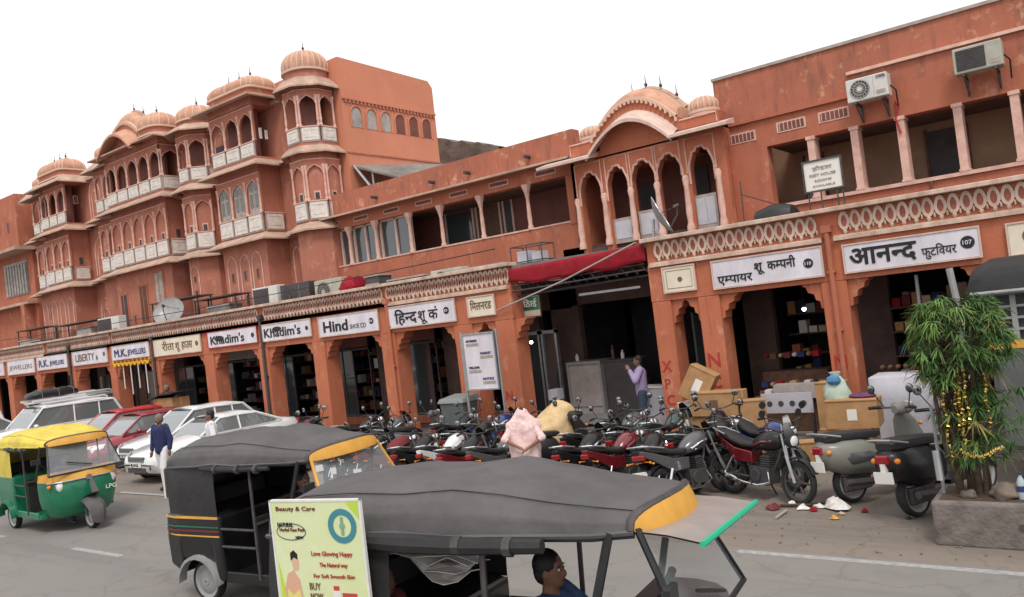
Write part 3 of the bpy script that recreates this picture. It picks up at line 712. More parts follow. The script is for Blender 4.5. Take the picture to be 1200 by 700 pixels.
for i, x0, x1, m_ in [(3, -15.9, -14.9, 'glass'), (4, -14.7, -13.9, 'wood'), (4, -13.7, -13.45, 'dark')]:
    mb = MB(); mb.box(x0, GY+1.46, 4.45, x1, GY+1.49, 6.05); mb.cur = 1; mb.box(x0-.06, GY+1.44, 4.45, x0, GY+1.5, 6.1); mb.box(x1, GY+1.44, 4.45, x1+.06, GY+1.5, 6.1); mb.build('door', [m_, 'palewhite'], ga)
for x in (-19.3, -18.0, -16.7, -15.4, -14.1, -12.7, -11.2):
    mb = MB(); mb.box(x-.32, GY-.012, 6.24, x+.32, GY, 6.38); mb.cur = 1; mb.box(x-.29, GY-.016, 6.265, x+.29, GY-.012, 6.355); mb.build('vent_grille', ['pale', 'redbrown'], ga)
mb = MB()
for x in (-17.2, -14.9, -13.6, -11.6): mb.lathe([(.05, -.2), (.05, 0)], (x, GY-.05, 6.78), 8, 'y')
mb.v = [(p[0], p[1], p[2]) for p in mb.v]; mb.split('drain_hole', 'dark', ga)

# ================================================================== pavilion with cusped arches
pv = empty('pavilion', (0, 0, 0), label='curved-roof pavilion of five cusped arches between two small ribbed domes', cat='pavilion')
PY = 16.6
arch = [(-9.73, .56), (-9.0, .54), (-8.33, .60), (-7.68, .60), (-6.92, .54)]
mb = MB(); arch_wall(mb, -10.2, -6.35, 3.6, 6.28, [(c, w, 5.56, .45) for c, w in arch], PY, PY+.22, 20, trim=.35, tr=.026, cusp=.13)
mb.cur = 1
for x0, x1 in ((-10.12, -9.38), (-9.3, -8.68), (-8.65, -8.01), (-7.99, -7.37), (-7.27, -6.57)):
    mb.tube([(x0+.02, PY-.008, 5.45), (x0+.02, PY-.008, 6.2), (x1-.02, PY-.008, 6.2), (x1-.02, PY-.008, 5.45)], .02, 4)
mb.build('arch_screen', ['orange', 'pale'], pv)
mb = MB()
for x in (-10.1, -9.37, -8.665, -8.0, -7.31, -6.56): mb.lathe([(.09, 4.2), (.09, 4.3), (.06, 4.4), (.075, 4.6), (.055, 5.2), (.08, 5.35), (.05, 5.42)], (x, PY-.02, 0), 10)
mb.split('half_column', 'pale', pv, True)
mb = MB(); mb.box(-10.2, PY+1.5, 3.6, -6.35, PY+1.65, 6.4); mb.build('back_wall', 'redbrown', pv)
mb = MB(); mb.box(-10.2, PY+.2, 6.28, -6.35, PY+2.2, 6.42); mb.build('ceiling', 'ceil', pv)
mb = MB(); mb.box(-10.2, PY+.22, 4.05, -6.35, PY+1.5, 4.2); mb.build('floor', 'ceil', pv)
mb = MB(); mb.box(-10.2, PY, 3.6, -10.1, PY+1.6, 6.4); mb.box(-6.45, PY+.2, 3.6, -6.35, PY+1.6, 6.4); mb.split('side_wall', 'orange', pv)
for c, z1 in ((-9.0, 4.78), (-8.33, 4.85), (-6.95, 4.95)):
    mb = MB(); mb.box(c-.27, PY+.08, 4.2, c+.25, PY+.12, z1); mb.cur = 1; mb.box(c-.22, PY+.07, 4.3, c+.2, PY+.08, z1-.07); mb.build('railing_panel', ['panelgrey', 'greycloth'], pv)
mb = MB(); mb.box(-9.2, PY+1.45, 4.2, -8.75, PY+1.5, 5.7); mb.box(-7.95, PY+1.45, 4.2, -7.4, PY+1.5, 5.8); mb.split('door', 'dark', pv)
for x0, x1, nm in ((-10.9, -9.42, 'l'), (-7.42, -6.1, 'r')):
    mb = MB(); mb.prism([(PY+.05, 6.42), (PY-.45, 6.28), (PY-.45, 6.22), (PY+.05, 6.30)], x0, x1); mb.v = [(p[1], p[0], p[2]) for p in mb.v]; mb.build('eave', 'palewhite', pv)
mb = MB(); mb.box(-10.2, PY, 6.42, -9.35, PY+.9, 6.72); mb.box(-7.45, PY, 6.42, -6.4, PY+.9, 6.66)
mb.cur = 1; mb.tube([(-10.15, PY-.01, 6.45), (-10.15, PY-.01, 6.69), (-9.5, PY-.01, 6.69)], .02, 4); mb.tube([(-7.3, PY-.01, 6.63), (-6.45, PY-.01, 6.63), (-6.45, PY-.01, 6.42)], .02, 4)
mb.split('roof_block', ['orange', 'pale'], pv)
bangla(pv, -9.52, -7.36, PY, PY+1.9, 6.34, .66, .30, 'orange', fins=5, eave_th=.08, out=.42)
vault(pv, -9.72, PY+.4, 6.72, .27, .27, .26, band=.13, rnd=2.2, fin=0, nr=16, bulge=.05)
vault(pv, -6.86, PY+.4, 6.66, .30, .30, .30, band=.13, rnd=2.2, fin=0, nr=16, bulge=.05)

# ================================================================== corner building at right
cb = empty('corner_building', (0, 0, 0), label='orange upper floor at right with open bays, wall air conditioners and streaked parapet', cat='building')
BX0, BX1, BY = -6.6, 7.0, 17.0
mb = MB(); mb.box(BX0, BY, 6.35, BX1, BY+.3, 7.36); mb.build('parapet', 'parapet', cb)
mb = MB(); mb.box(BX0-.02, BY-.04, 7.36, BX1, BY+.34, 7.42); mb.build('coping', 'panelgrey', cb)
mb = MB(); mb.box(BX0, BY, 5.72, BX1, BY+.3, 6.35); mb.box(BX0, BY, 3.5, -5.6, BY+.3, 5.72); mb.box(-5.6, BY, 3.5, BX1, BY+.3, 4.45); mb.box(BX0, BY+.3, 3.5, BX0+.2, BY+6, 7.36); mb.split('wall', 'orange2', cb)
mb = MB(); mb.box(BX0, BY-.07, 6.3, -3.86, BY, 6.36); mb.build('string_course', 'orange2', cb)
mb = MB(); mb.box(-3.86, BY-.07, 6.74, BX1, BY, 6.80); mb.build('string_course', 'pale', cb)
mb = MB(); mb.box(-5.6, BY-.05, 4.40, BX1, BY+.32, 4.47); mb.build('sill', 'pale', cb)
mb = MB(); mb.box(BX0, BY+1.6, 3.5, BX1, BY+1.75, 6.4); mb.build('back_wall', mat('tan_back_wall', (0.33, 0.20, 0.13), .85, var=.3, vscale=1.5), cb)
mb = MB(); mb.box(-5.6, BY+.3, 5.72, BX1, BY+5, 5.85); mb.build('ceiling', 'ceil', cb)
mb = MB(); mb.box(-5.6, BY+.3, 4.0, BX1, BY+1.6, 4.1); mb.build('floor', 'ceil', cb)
pp = MB(); pp.box(-.07, -.03, 0, .07, .3, 1.27); pp.cur = 1; pp.box(-.09, -.05, 0, .09, .32, .06); pp.box(-.09, -.05, 1.2, .09, .32, 1.27); ppm = pp.mesh('post', ['pale', 'pale'])
for x in (-4.7, -3.86, -3.02, -2.05, -1.15, -.25, .65, 1.55, 2.45, 3.35, 4.25, 5.15, 6.05): share('post', ppm, cb, (x, BY, 4.46))
for x0, x1, m_ in [(-5.3, -4.95, 'greycounter'), (-2.85, -2.15, 'dark'), (-.9, -.3, 'wood')]:
    mb = MB(); mb.box(x0, BY+1.56, 4.1, x1, BY+1.6, 5.55); mb.cur = 1; mb.box(x0-.05, BY+1.54, 4.1, x0, BY+1.62, 5.6); mb.box(x1, BY+1.54, 4.1, x1+.05, BY+1.62, 5.6); mb.build('door', [m_, 'wood'], cb)
for x, z in ((-6.1, 6.02), (-5.05, 6.05), (-4.2, 6.05)):
    mb = MB(); mb.box(x-.3, BY-.012, z-.11, x+.3, BY, z+.11); mb.cur = 1; mb.box(x-.26, BY-.018, z-.08, x+.26, BY-.012, z+.08)
    mb.cur = 0
    for k in range(6): mb.box(x-.24+k*.085, BY-.024, z-.08, x-.225+k*.085, BY-.018, z+.08)
    mb.build('vent_grille', ['pale', 'redbrown'], cb)
mb = MB(); mb.tube([(-3.05, BY-.03, 6.05), (-3.0, BY-.08, 5.9), (-3.08, BY-.05, 5.7), (-3.02, BY-.06, 5.4)], .02, 5); mb.build('cable', 'inkred', cb)
mb = MB(); mb.tube([(-2.62, BY-.05, 4.4), (-2.62, BY-.05, 3.7)], .025, 6); mb.build('drain_pipe', 'redbrown', cb)
M['petalred'] = mat('petal_red_paint', (.34, .11, .075), .8, var=.3, vscale=6)
# ================================================================== SHOP ARCADES
AY = 14.5; AB = 17.0; BEAM = 2.76
pet = MB()
pts = []
for i in range(15):
    t = -1+2*i/14; w_ = .072*(1-abs(t)**2.6)**.5 if abs(t) < 1 else 0
N_ = 14
outer = [(.094*math.cos(2*PI*k/N_-PI/2), .15+.15*math.sin(2*PI*k/N_-PI/2)*(1.0 if math.sin(2*PI*k/N_-PI/2) < .9 else 1.18)) for k in range(N_)]
inner = [(p[0]*.50, .15+(p[1]-.15)*.62) for p in outer]
vs = [(p[0], -.035, p[1]) for p in outer]+[(p[0], -.035, p[1]) for p in inner]+[(p[0], 0, p[1]) for p in outer]+[(p[0], -.008, p[1]) for p in inner]
fs = []
for k in range(N_):
    j = (k+1) % N_; fs += [(k, j, j+N_, k+N_), (k+2*N_, j+2*N_, j, k), (k+N_, j+N_, j+3*N_, k+3*N_)]
pet.add(vs, fs); pet.cur = 1; pet.add([(p[0]*.98, -.022, .15+(p[1]-.15)*.98) for p in inner], [tuple(range(N_))]); pet.cur = 0
pet.ball((0, -.02, -.02), (.035, .03, .05), 6, 4); pet.ball((.086, -.012, .03), (.02, .02, .05), 6, 4)
petm = pet.mesh('frieze_petal', ['cream', M['petalred']])
petpink = pet.mesh('frieze_petal', ['cream', M['petalred']])
def corbel_poly(s, w=.34, h=.46):
    # bracket under the beam, cusped; s=+1 grows to +x from the pillar
    p = [(0, 0), (0, -h), (.05, -h+.02), (.06, -h+.14), (.13, -h+.17), (.15, -h+.27), (.25, -h+.31), (.28, -.06), (w, -.03), (w, 0)]
    return [(s*a, b) for a, b in p]
def arcade(name, label, X0, X1, pillars, m='shop_orange', pitch=.19, petm_=petm, dense=300, breaks=(), doorway=()):
    r = empty(name, (0, 0, 0), label=label, cat='arcade')
    mb = MB(); mb.box(X0, AY, BEAM, X1, AY+.42, 3.47); mb.build('beam', m, r)
    mb = MB(); mb.box(X0, AY+.42, 3.3, X1, AB, 3.55); mb.build('terrace_slab', 'ceil', r)
    mb = MB(); mb.box(X0, AY+.04, 3.47, X1, AY+.34, 3.94); mb.build('frieze', m if petm_ is petm else m, r)
    mb = MB(); mb.box(X0-.06, AY-.12, 3.94, X1+.06, AY+.4, 4.02); mb.build('coping', 'cream', r, bevel=.012)
    mb = MB()
    xs = [X0-.04]+list(breaks)+[X1+.04]
    for a, b in zip(xs[:-1], xs[1:]): mb.box(a+.1, AY-.07, 3.44, b-.1, AY+.04, 3.50); mb.box(a+.1, AY-.03, 3.50, b-.1, AY+.04, 3.53)
    mb.split('moulding', 'cream', r)
    n = int((X1-X0)/pitch); cnt = 0
    for k in range(n):
        x = X1-(k+.5)*pitch
        if any(abs(x-b) < .13 for b in breaks): continue
        if cnt < dense: share('frieze_petal', petm_, r, (x, AY+.03, 3.60)); cnt += 1
    mb = MB(); mb.box(X0, AY-.35, -.05, X1, AB, .10); mb.build('plinth', 'concrete', r, bevel=.02)
    for i, (a, b) in enumerate(pillars):
        mb = MB(); mb.box(a, AY+.0, .10, b, AY+.52, BEAM-.005)
        mb.cur = 0; mb.box(a-.035, AY-.03, .10, b+.035, AY+.55, .42)
        pl = mb.build('pillar', m, r, bevel=.02)
        for s, x in ((-1, a), (1, b)):
            if (s < 0 and x <= X0+.02) or (s > 0 and x >= X1-.02): continue
            k = 1.0
            nxt = min([q[0]-x for q in pillars if q[0] > x+.01] or [9]) if s > 0 else min([x-q[1] for q in pillars if q[1] < x-.01] or [9])
            if nxt < .8: k = nxt/.72
            mb = MB(); mb.prism([(x+p[0]*min(1, k), BEAM-.004+p[1]) for p in corbel_poly(s)], AY+.06, AY+.40); mb.build('corbel', m, pl)
    return r
# left arcade pillars (front face spans)
LP = [(-46.2, -45.6), (-43.2, -42.7), (-40.4, -39.9), (-37.75, -37.3), (-35.0, -34.6), (-32.1, -31.65), (-29.05, -28.6), (-26.2, -25.75), (-23.1, -22.6), (-20.3, -19.85), (-17.85, -17.35), (-15.15, -14.65), (-12.65, -12.1), (-11.4, -10.88)]
la = arcade('left_arcade', 'long arcade of orange shop pillars at left under a carved cream frieze', -46.2, -10.86, LP, pitch=.145, petm_=petpink, dense=243, breaks=(-14.86, -19.97, -28.78, -33.9))
la.name = 'shop_arcade'
RP = [(-7.42, -7.02), (-6.45, -6.02), (-4.15, -3.72), (-1.66, -1.22), (1.0, 1.45), (3.6, 4.0), (6.5, 7.0)]
ra = arcade('shop_arcade', 'nearest orange arcade at right with bold petal frieze and red scrawl on its pillars', -7.42, 7.0, RP, pitch=.185, breaks=(-3.93, 2.5))
# rain pipes
def pipe(parent, x, m='wood', z0=.1, z1=3.6, y=AY-.06):
    mb = MB(); mb.tube([(x, y, z0), (x, y, z1-.25), (x, y, z1)], .045, 8)
    for z in (.8, 1.9, 2.9): mb.box(x-.07, y-.02, z, x+.07, y+.07, z+.04)
    mb.box(x-.08, y-.05, z1, x+.08, y+.08, z1+.12)
    return mb.build('rain_pipe', m, parent, True)
pipe(ra, -3.93, 'orange2'); pipe(la, -19.97, 'iron'); pipe(la, -25.95+.0, 'iron', z1=3.45); pipe(la, -31.9, 'iron'); pipe(la, -14.75, 'shop_orange', z1=3.5)
# red scrawl on the pillars
for s_, x, z, hh in [('X', -7.36, 1.38, .30), ('P', -7.34, 1.04, .28), ('C', -7.34, .72, .28), ('0', -7.34, .45, .24), ('N', -6.38, 1.42, .38), ('C', -6.36, 1.02, .32), ('N', -4.08, 1.25, .34), ('N', -11.32, .95, .3)]:
    lettering(s_, hh, x, AY-.002, z, 'inkred', ra, bold=.006, sx=.95)
# back wall, rooms and shop fronts -------------------------------------------------
def shop_rooms(parent, X0, X1, cuts, m='ceil'):
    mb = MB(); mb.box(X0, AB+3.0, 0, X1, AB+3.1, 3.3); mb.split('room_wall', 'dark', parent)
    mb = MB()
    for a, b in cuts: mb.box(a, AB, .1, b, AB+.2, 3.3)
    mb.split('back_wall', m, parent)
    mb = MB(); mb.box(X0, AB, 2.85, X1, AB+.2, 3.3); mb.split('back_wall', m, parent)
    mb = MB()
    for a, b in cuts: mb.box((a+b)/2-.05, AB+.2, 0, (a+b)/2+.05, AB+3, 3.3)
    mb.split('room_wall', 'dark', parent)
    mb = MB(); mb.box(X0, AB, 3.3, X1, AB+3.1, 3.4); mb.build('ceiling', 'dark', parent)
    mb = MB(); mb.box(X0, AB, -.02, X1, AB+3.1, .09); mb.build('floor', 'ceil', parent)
cutsL = [(a-.15, b+.15) for a, b in LP]
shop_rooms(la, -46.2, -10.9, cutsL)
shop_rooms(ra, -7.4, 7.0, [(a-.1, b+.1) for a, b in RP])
# glazed shop fronts in the left arcade
def shopfront(x0, x1, glow=False, strip=None, door=.5):
    f = MB(); xd = x0+(x1-x0)*door
    f.box(x0, AB-.3, .1, x1, AB-.24, .42); b = f.build('shopfront', 'darkcounter', la)
    g = MB(); g.box(x0, AB-.28, .42, xd, AB-.27, 2.35); g.build('pane', 'glass', b)
    fr = MB()
    for x in (x0, xd, x1-.04, (x0+xd)/2): fr.box(x, AB-.3, .42, x+.04, AB-.24, 2.4)
    fr.box(x0, AB-.3, 2.35, x1, AB-.24, 2.42); fr.build('frame', 'iron', b)
    if strip:
        s = MB(); s.box(x0, AB-.33, 2.45, x1, AB-.28, 2.8); s.build('fascia', strip, b)
        s = MB(); s.box(x0, AB-.33, .12, x1, AB-.3, .35); s.build('skirting', 'orange', b)
shopfront(-17.2, -15.3, strip='redbrown', door=.85); shopfront(-19.7, -18.0, strip='redbrown', door=.55); shopfront(-22.4, -20.5, door=.4); shopfront(-14.5, -12.8, door=.6, strip='greycounter')
shopfront(-25.6, -23.3, strip='greycounter', door=.3); shopfront(-28.5, -26.3, door=.5); shopfront(-31.5, -29.2, door=.6); shopfront(-34.5, -32.2, door=.4)
# ================================================================== SIGNS
def sign(name, label, x0, x1, z0, z1, m='signwhite', trim='palewhite', y=AY, cat='shop sign', grp=None):
    r = empty(name, (0, 0, 0), label=label, cat=cat, group=grp)
    mb = MB(); mb.box(x0, y-.05, z0, x1, y-.004, z1); mb.build('board', m, r, bevel=.006)
    mb = MB(); t = .025
    mb.box(x0-t, y-.065, z0-t, x1+t, y-.03, z0+.0); mb.box(x0-t, y-.065, z1, x1+t, y-.03, z1+t); mb.box(x0-t, y-.065, z0, x0, y-.03, z1); mb.box(x1, y-.065, z0, x1+t, y-.03, z1)
    mb.build('frame', trim, r)
    return r
def roundel(parent, x, z, r_, txt, y=AY-.052, m='ink'):
    mb = MB(); mb.lathe([(r_, 0), (r_, -.006)], (x, y, z), 20, 'y'); o = mb.build('emblem', m, parent)
    if txt: lettering(txt, r_*.95, x, y-.008, z-r_*.33, 'signwhite', o, bold=.01, width=r_*1.35, centre=True)
yT = AY-.052
s = sign('shop_sign', 'largest white sign with bold black Devanagari lettering and a round number badge', -3.69, -1.68, 2.88, 3.33)
lettering([('आन', 1), ('न', .66), ('द', 1)], .42, -3.60, yT, 2.985, 'ink', s, bold=.026, width=1.02)
lettering([('फुट', 1), ('िवयर', 1)], .20, -2.50, yT, 2.985, 'ink', s, bold=.008, width=.50)
roundel(s, -1.84, 3.12, .10, '107')
s = sign('shop_sign', 'white sign with two-line black Devanagari lettering over the shoe stall bay', -6.06, -4.07, 2.88, 3.37)
lettering([('ए', 1), ('म', .66), ('पायर', 1)], .21, -5.98, yT, 2.955, 'ink', s, bold=.018, width=.66)
lettering([('शू', 1)], .23, -5.26, yT, 3.10, 'ink', s, bold=.02, width=.17)
lettering([('क', 1), ('म', .66), ('पनी', 1)], .23, -5.02, yT, 3.10, 'ink', s, bold=.02, width=.50)
roundel(s, -4.30, 3.12, .085, '110')
s = sign('name_plate', 'blank cream plate above the narrow arch at the left end of the right arcade', -7.08, -6.44, 2.92, 3.38, 'signcream', cat='plate')
mb = MB(); mb.tube([(-7.02, yT, 2.98), (-7.02, yT, 3.32), (-6.5, yT, 3.32), (-6.5, yT, 2.98), (-7.02, yT, 2.98)], .006, 4); mb.lathe([(.05, 0), (.05, -.004)], (-6.74, yT, 3.14), 14, 'y'); mb.build('ornament', 'inkbrown', s)
s = sign('shop_sign', 'cream sign at the right picture edge with a dark round emblem', -1.29, .75, 2.83, 3.30, 'signcream')
roundel(s, -1.0, 3.1, .11, '', m='inkbrown')
s = sign('shop_sign', 'small cream sign above the narrow arch beside the red awning', -12.1, -11.33, 2.92, 3.35, 'signcream')
lettering([('िमलन', 1), ('र', 1), ('ड', 1)], .26, -12.03, yT, 3.06, 'inkbrown', s, bold=.01, width=.62)
s = sign('shop_sign', 'white Devanagari sign over the widest dark bay left of the notice board', -14.73, -12.52, 2.88, 3.38)
lettering([('िह', 1), ('न', .66), ('द', 1)], .38, -14.5, yT, 2.97, 'ink', s, bold=.02, width=.74)
lettering([('शू', 1)], .36, -13.70, yT, 2.98, 'ink', s, bold=.012, width=.28); lettering([('कं', 1)], .36, -13.36, yT, 2.98, 'ink', s, bold=.012, width=.30)
roundel(s, -12.78, 3.14, .085, '0')
s = sign('shop_sign', 'white sign reading Hind in heavy black letters', -17.41, -15.12, 2.88, 3.38)
lettering('Hind', .40, -17.22, yT, 2.98, 'ink', s, bold=.028, width=.98)
lettering('SHOE CO', .17, -16.18, yT, 2.99, 'ink', s, bold=0, width=.62); roundel(s, -15.36, 3.13, .08, '0')
s = sign('shop_sign', "white sign reading Khadim's, the right one of the pair beside the rain pipe", -19.92, -17.77, 2.95, 3.40)
lettering("Khadim's", .36, -19.84, yT, 3.04, 'ink', s, bold=.02, width=1.66); mb = MB(); mb.ball((-19.25, yT, 3.25), (.22, .006, .075), 10, 5); mb.build('emblem', 'ink', s); roundel(s, -17.93, 3.17, .06, '')
s = sign('shop_sign', "white sign reading Khadim's with maroon border, left one of the pair", -22.7, -20.2, 2.95, 3.42, trim='inkred')
lettering("Khadim's", .36, -22.55, yT, 3.04, 'ink', s, bold=.02, width=1.75); mb = MB(); mb.ball((-22.1, yT, 3.2), (.26, .006, .09), 10, 5); mb.build('emblem', 'ink', s); roundel(s, -20.4, 3.18, .07, '')
s = sign('shop_sign', 'cream Devanagari sign over the bay with the cardboard crate', -25.85, -23.12, 2.90, 3.45, 'signcream', 'cream')
lettering([('रीता', 1)], .34, -25.35, yT, 3.05, 'inkbrown', s, bold=.008, width=.7); lettering([('शू', 1)], .34, -24.55, yT, 3.05, 'inkbrown', s, bold=.008, width=.26); lettering([('हाउस', 1)], .34, -24.2, yT, 3.05, 'inkbrown', s, bold=.008, width=.62); roundel(s, -23.33, 3.16, .08, '', m='inkbrown')
s = sign('shop_sign', 'white sign with navy letters M.K. above the marigold garland', -28.67, -26.2, 2.95, 3.42)
lettering('M.K.', .36, -28.5, yT, 3.04, 'inkblue', s, bold=.03, width=.85); lettering('JEWELLERS', .27, -27.6, yT, 3.06, 'inkblue', s, bold=.01, width=1.2)
s = sign('shop_sign', 'white sign reading LIBERTY in wide brown capitals', -31.63, -29.04, 2.93, 3.48)
lettering('LIBERTY', .38, -31.4, yT, 3.05, 'inkbrown', s, bold=.01, width=1.45); lettering('&', .22, -29.85, yT, 3.05, 'inkbrown', s); roundel(s, -29.25, 3.22, .08, '', m='inkbrown')
s = sign('shop_sign', 'white sign with navy letters R.K. far along the arcade', -34.68, -32.12, 2.92, 3.48)
lettering('R.K.', .38, -34.5, yT, 3.03, 'inkblue', s, bold=.02, width=.85); lettering('JEWELLERS', .24, -33.55, yT, 3.05, 'inkblue', s, bold=.01, width=1.2)
s = sign('shop_sign', 'white sign with one thin grey line of lettering, second from the left picture edge', -37.45, -34.93, 2.88, 3.46)
lettering('JEWELLERS', .26, -37.3, yT, 3.05, 'inkbrown', s, bold=0, width=2.2)
s = sign('shop_sign', 'partly cut off white sign at the left picture edge', -39.95, -37.85, 2.9, 3.48)
lettering('SHOES', .3, -39.7, yT, 3.05, 'inkbrown', s, width=1.5)

# goods on shelves in the rooms behind the glazed fronts
cube = {}
for m_ in ('maroon', 'label', 'navy', 'cardboard', 'wood', 'tape', 'greycloth', 'orange'):
    q = MB(); q.box(-.5, 0, 0, .5, 1, 1); cube[m_] = q.mesh('shoe_box', m_)
sh_ = MB(); sh_.box(-.5, 0, 0, .5, 1, 1); shm = sh_.mesh('shelf', 'wood')
random.seed(41)
for a, b, par in [(-14.6, -12.8, la), (-17.2, -15.3, la), (-19.7, -18.0, la), (-22.4, -20.5, la), (-25.6, -23.3, la), (-28.4, -26.4, la), (-5.85, -4.3, ra), (-3.6, -1.8, ra)]:
    for k in range(5):
        z = .45+k*.42; w_ = b-a-.2; share('shelf', shm, par, ((a+b)/2, 17.35, z), (0, 0, 0), (w_, .35, .025)); n = int(w_/.2)
        for j in range(n):
            if random.random() < .12: continue
            c_ = random.choice(list(cube)); share('shoe_box', cube[c_], par, (a+.2+j*.2, 17.36+random.uniform(0, .05), z+.027), (0, 0, 0), (random.uniform(.11, .18), .25, random.uniform(.08, .30)))
M['visor'] = mat('dusty_tinted_visor', (.30, .265, .25), .35, spec=.5, var=.2, vscale=5)
M['carglass'] = mat('car_window_glass', (.13, .145, .15), .05, spec=.9, coat=1.0)  # base greyed to stand in for pale sky reflected in the glass
# ================================================================== WHEELS
_wm = {}
def wheel(parent, x, y, z, r, w, kind='spoke', rimm='steel', name='wheel'):
    k = (r, w, kind, rimm)
    if k not in _wm:
        t = MB(); t.lathe([(r*.80, -w*.42), (r*.93, -w*.5), (r*.985, -w*.32), (r, 0), (r*.985, w*.32), (r*.93, w*.5), (r*.80, w*.42), (r*.77, 0), (r*.80, -w*.42)], n=24, axis='y', cap=False)
        q = MB()
        if kind == 'spoke':
            q.lathe([(r*.80, -w*.3), (r*.80, w*.3), (r*.74, w*.22), (r*.74, -w*.22), (r*.80, -w*.3)], n=24, axis='y', cap=False)
            q.lathe([(.05, -w*.6), (.07, -w*.3), (.07, w*.3), (.05, w*.6)], n=10, axis='y')
            for i in range(12):
                a = 2*PI*i/12; q.tube([(.05*math.cos(a), w*.2*(-1)**i, .05*math.sin(a)), (r*.76*math.cos(a+.2), 0, r*.76*math.sin(a+.2))], .006, 4, False)
        elif kind == 'alloy':
            q.lathe([(r*.80, -w*.3), (r*.80, w*.3), (r*.72, w*.22), (r*.72, -w*.22), (r*.80, -w*.3)], n=24, axis='y', cap=False)
            q.lathe([(.06, -w*.5), (.06, w*.5)], n=10, axis='y')
            for i in range(6):
                a = 2*PI*i/6; q.tube([(.05*math.cos(a), 0, .05*math.sin(a)), (r*.75*math.cos(a), 0, r*.75*math.sin(a))], .018, 5, False)
        else:
            q.lathe([(r*.80, -w*.45), (r*.80, w*.45), (r*.62, w*.30), (r*.55, w*.42), (r*.2, w*.48), (r*.18, w*.55), (0.01, w*.55)], n=20, axis='y', cap=False)
            q.lathe([(r*.80, -w*.45), (r*.62, -w*.30), (r*.55, -w*.42), (r*.2, -w*.48), (r*.18, -w*.55), (0.01, -w*.55)], n=20, axis='y', cap=False)
        _wm[k] = (t.mesh('tyre', 'rubber', True), q.mesh('rim', rimm, True))
    a, b = _wm[k]; o = share(name, a, parent, (x, y, z)); share('rim', b, o); return o

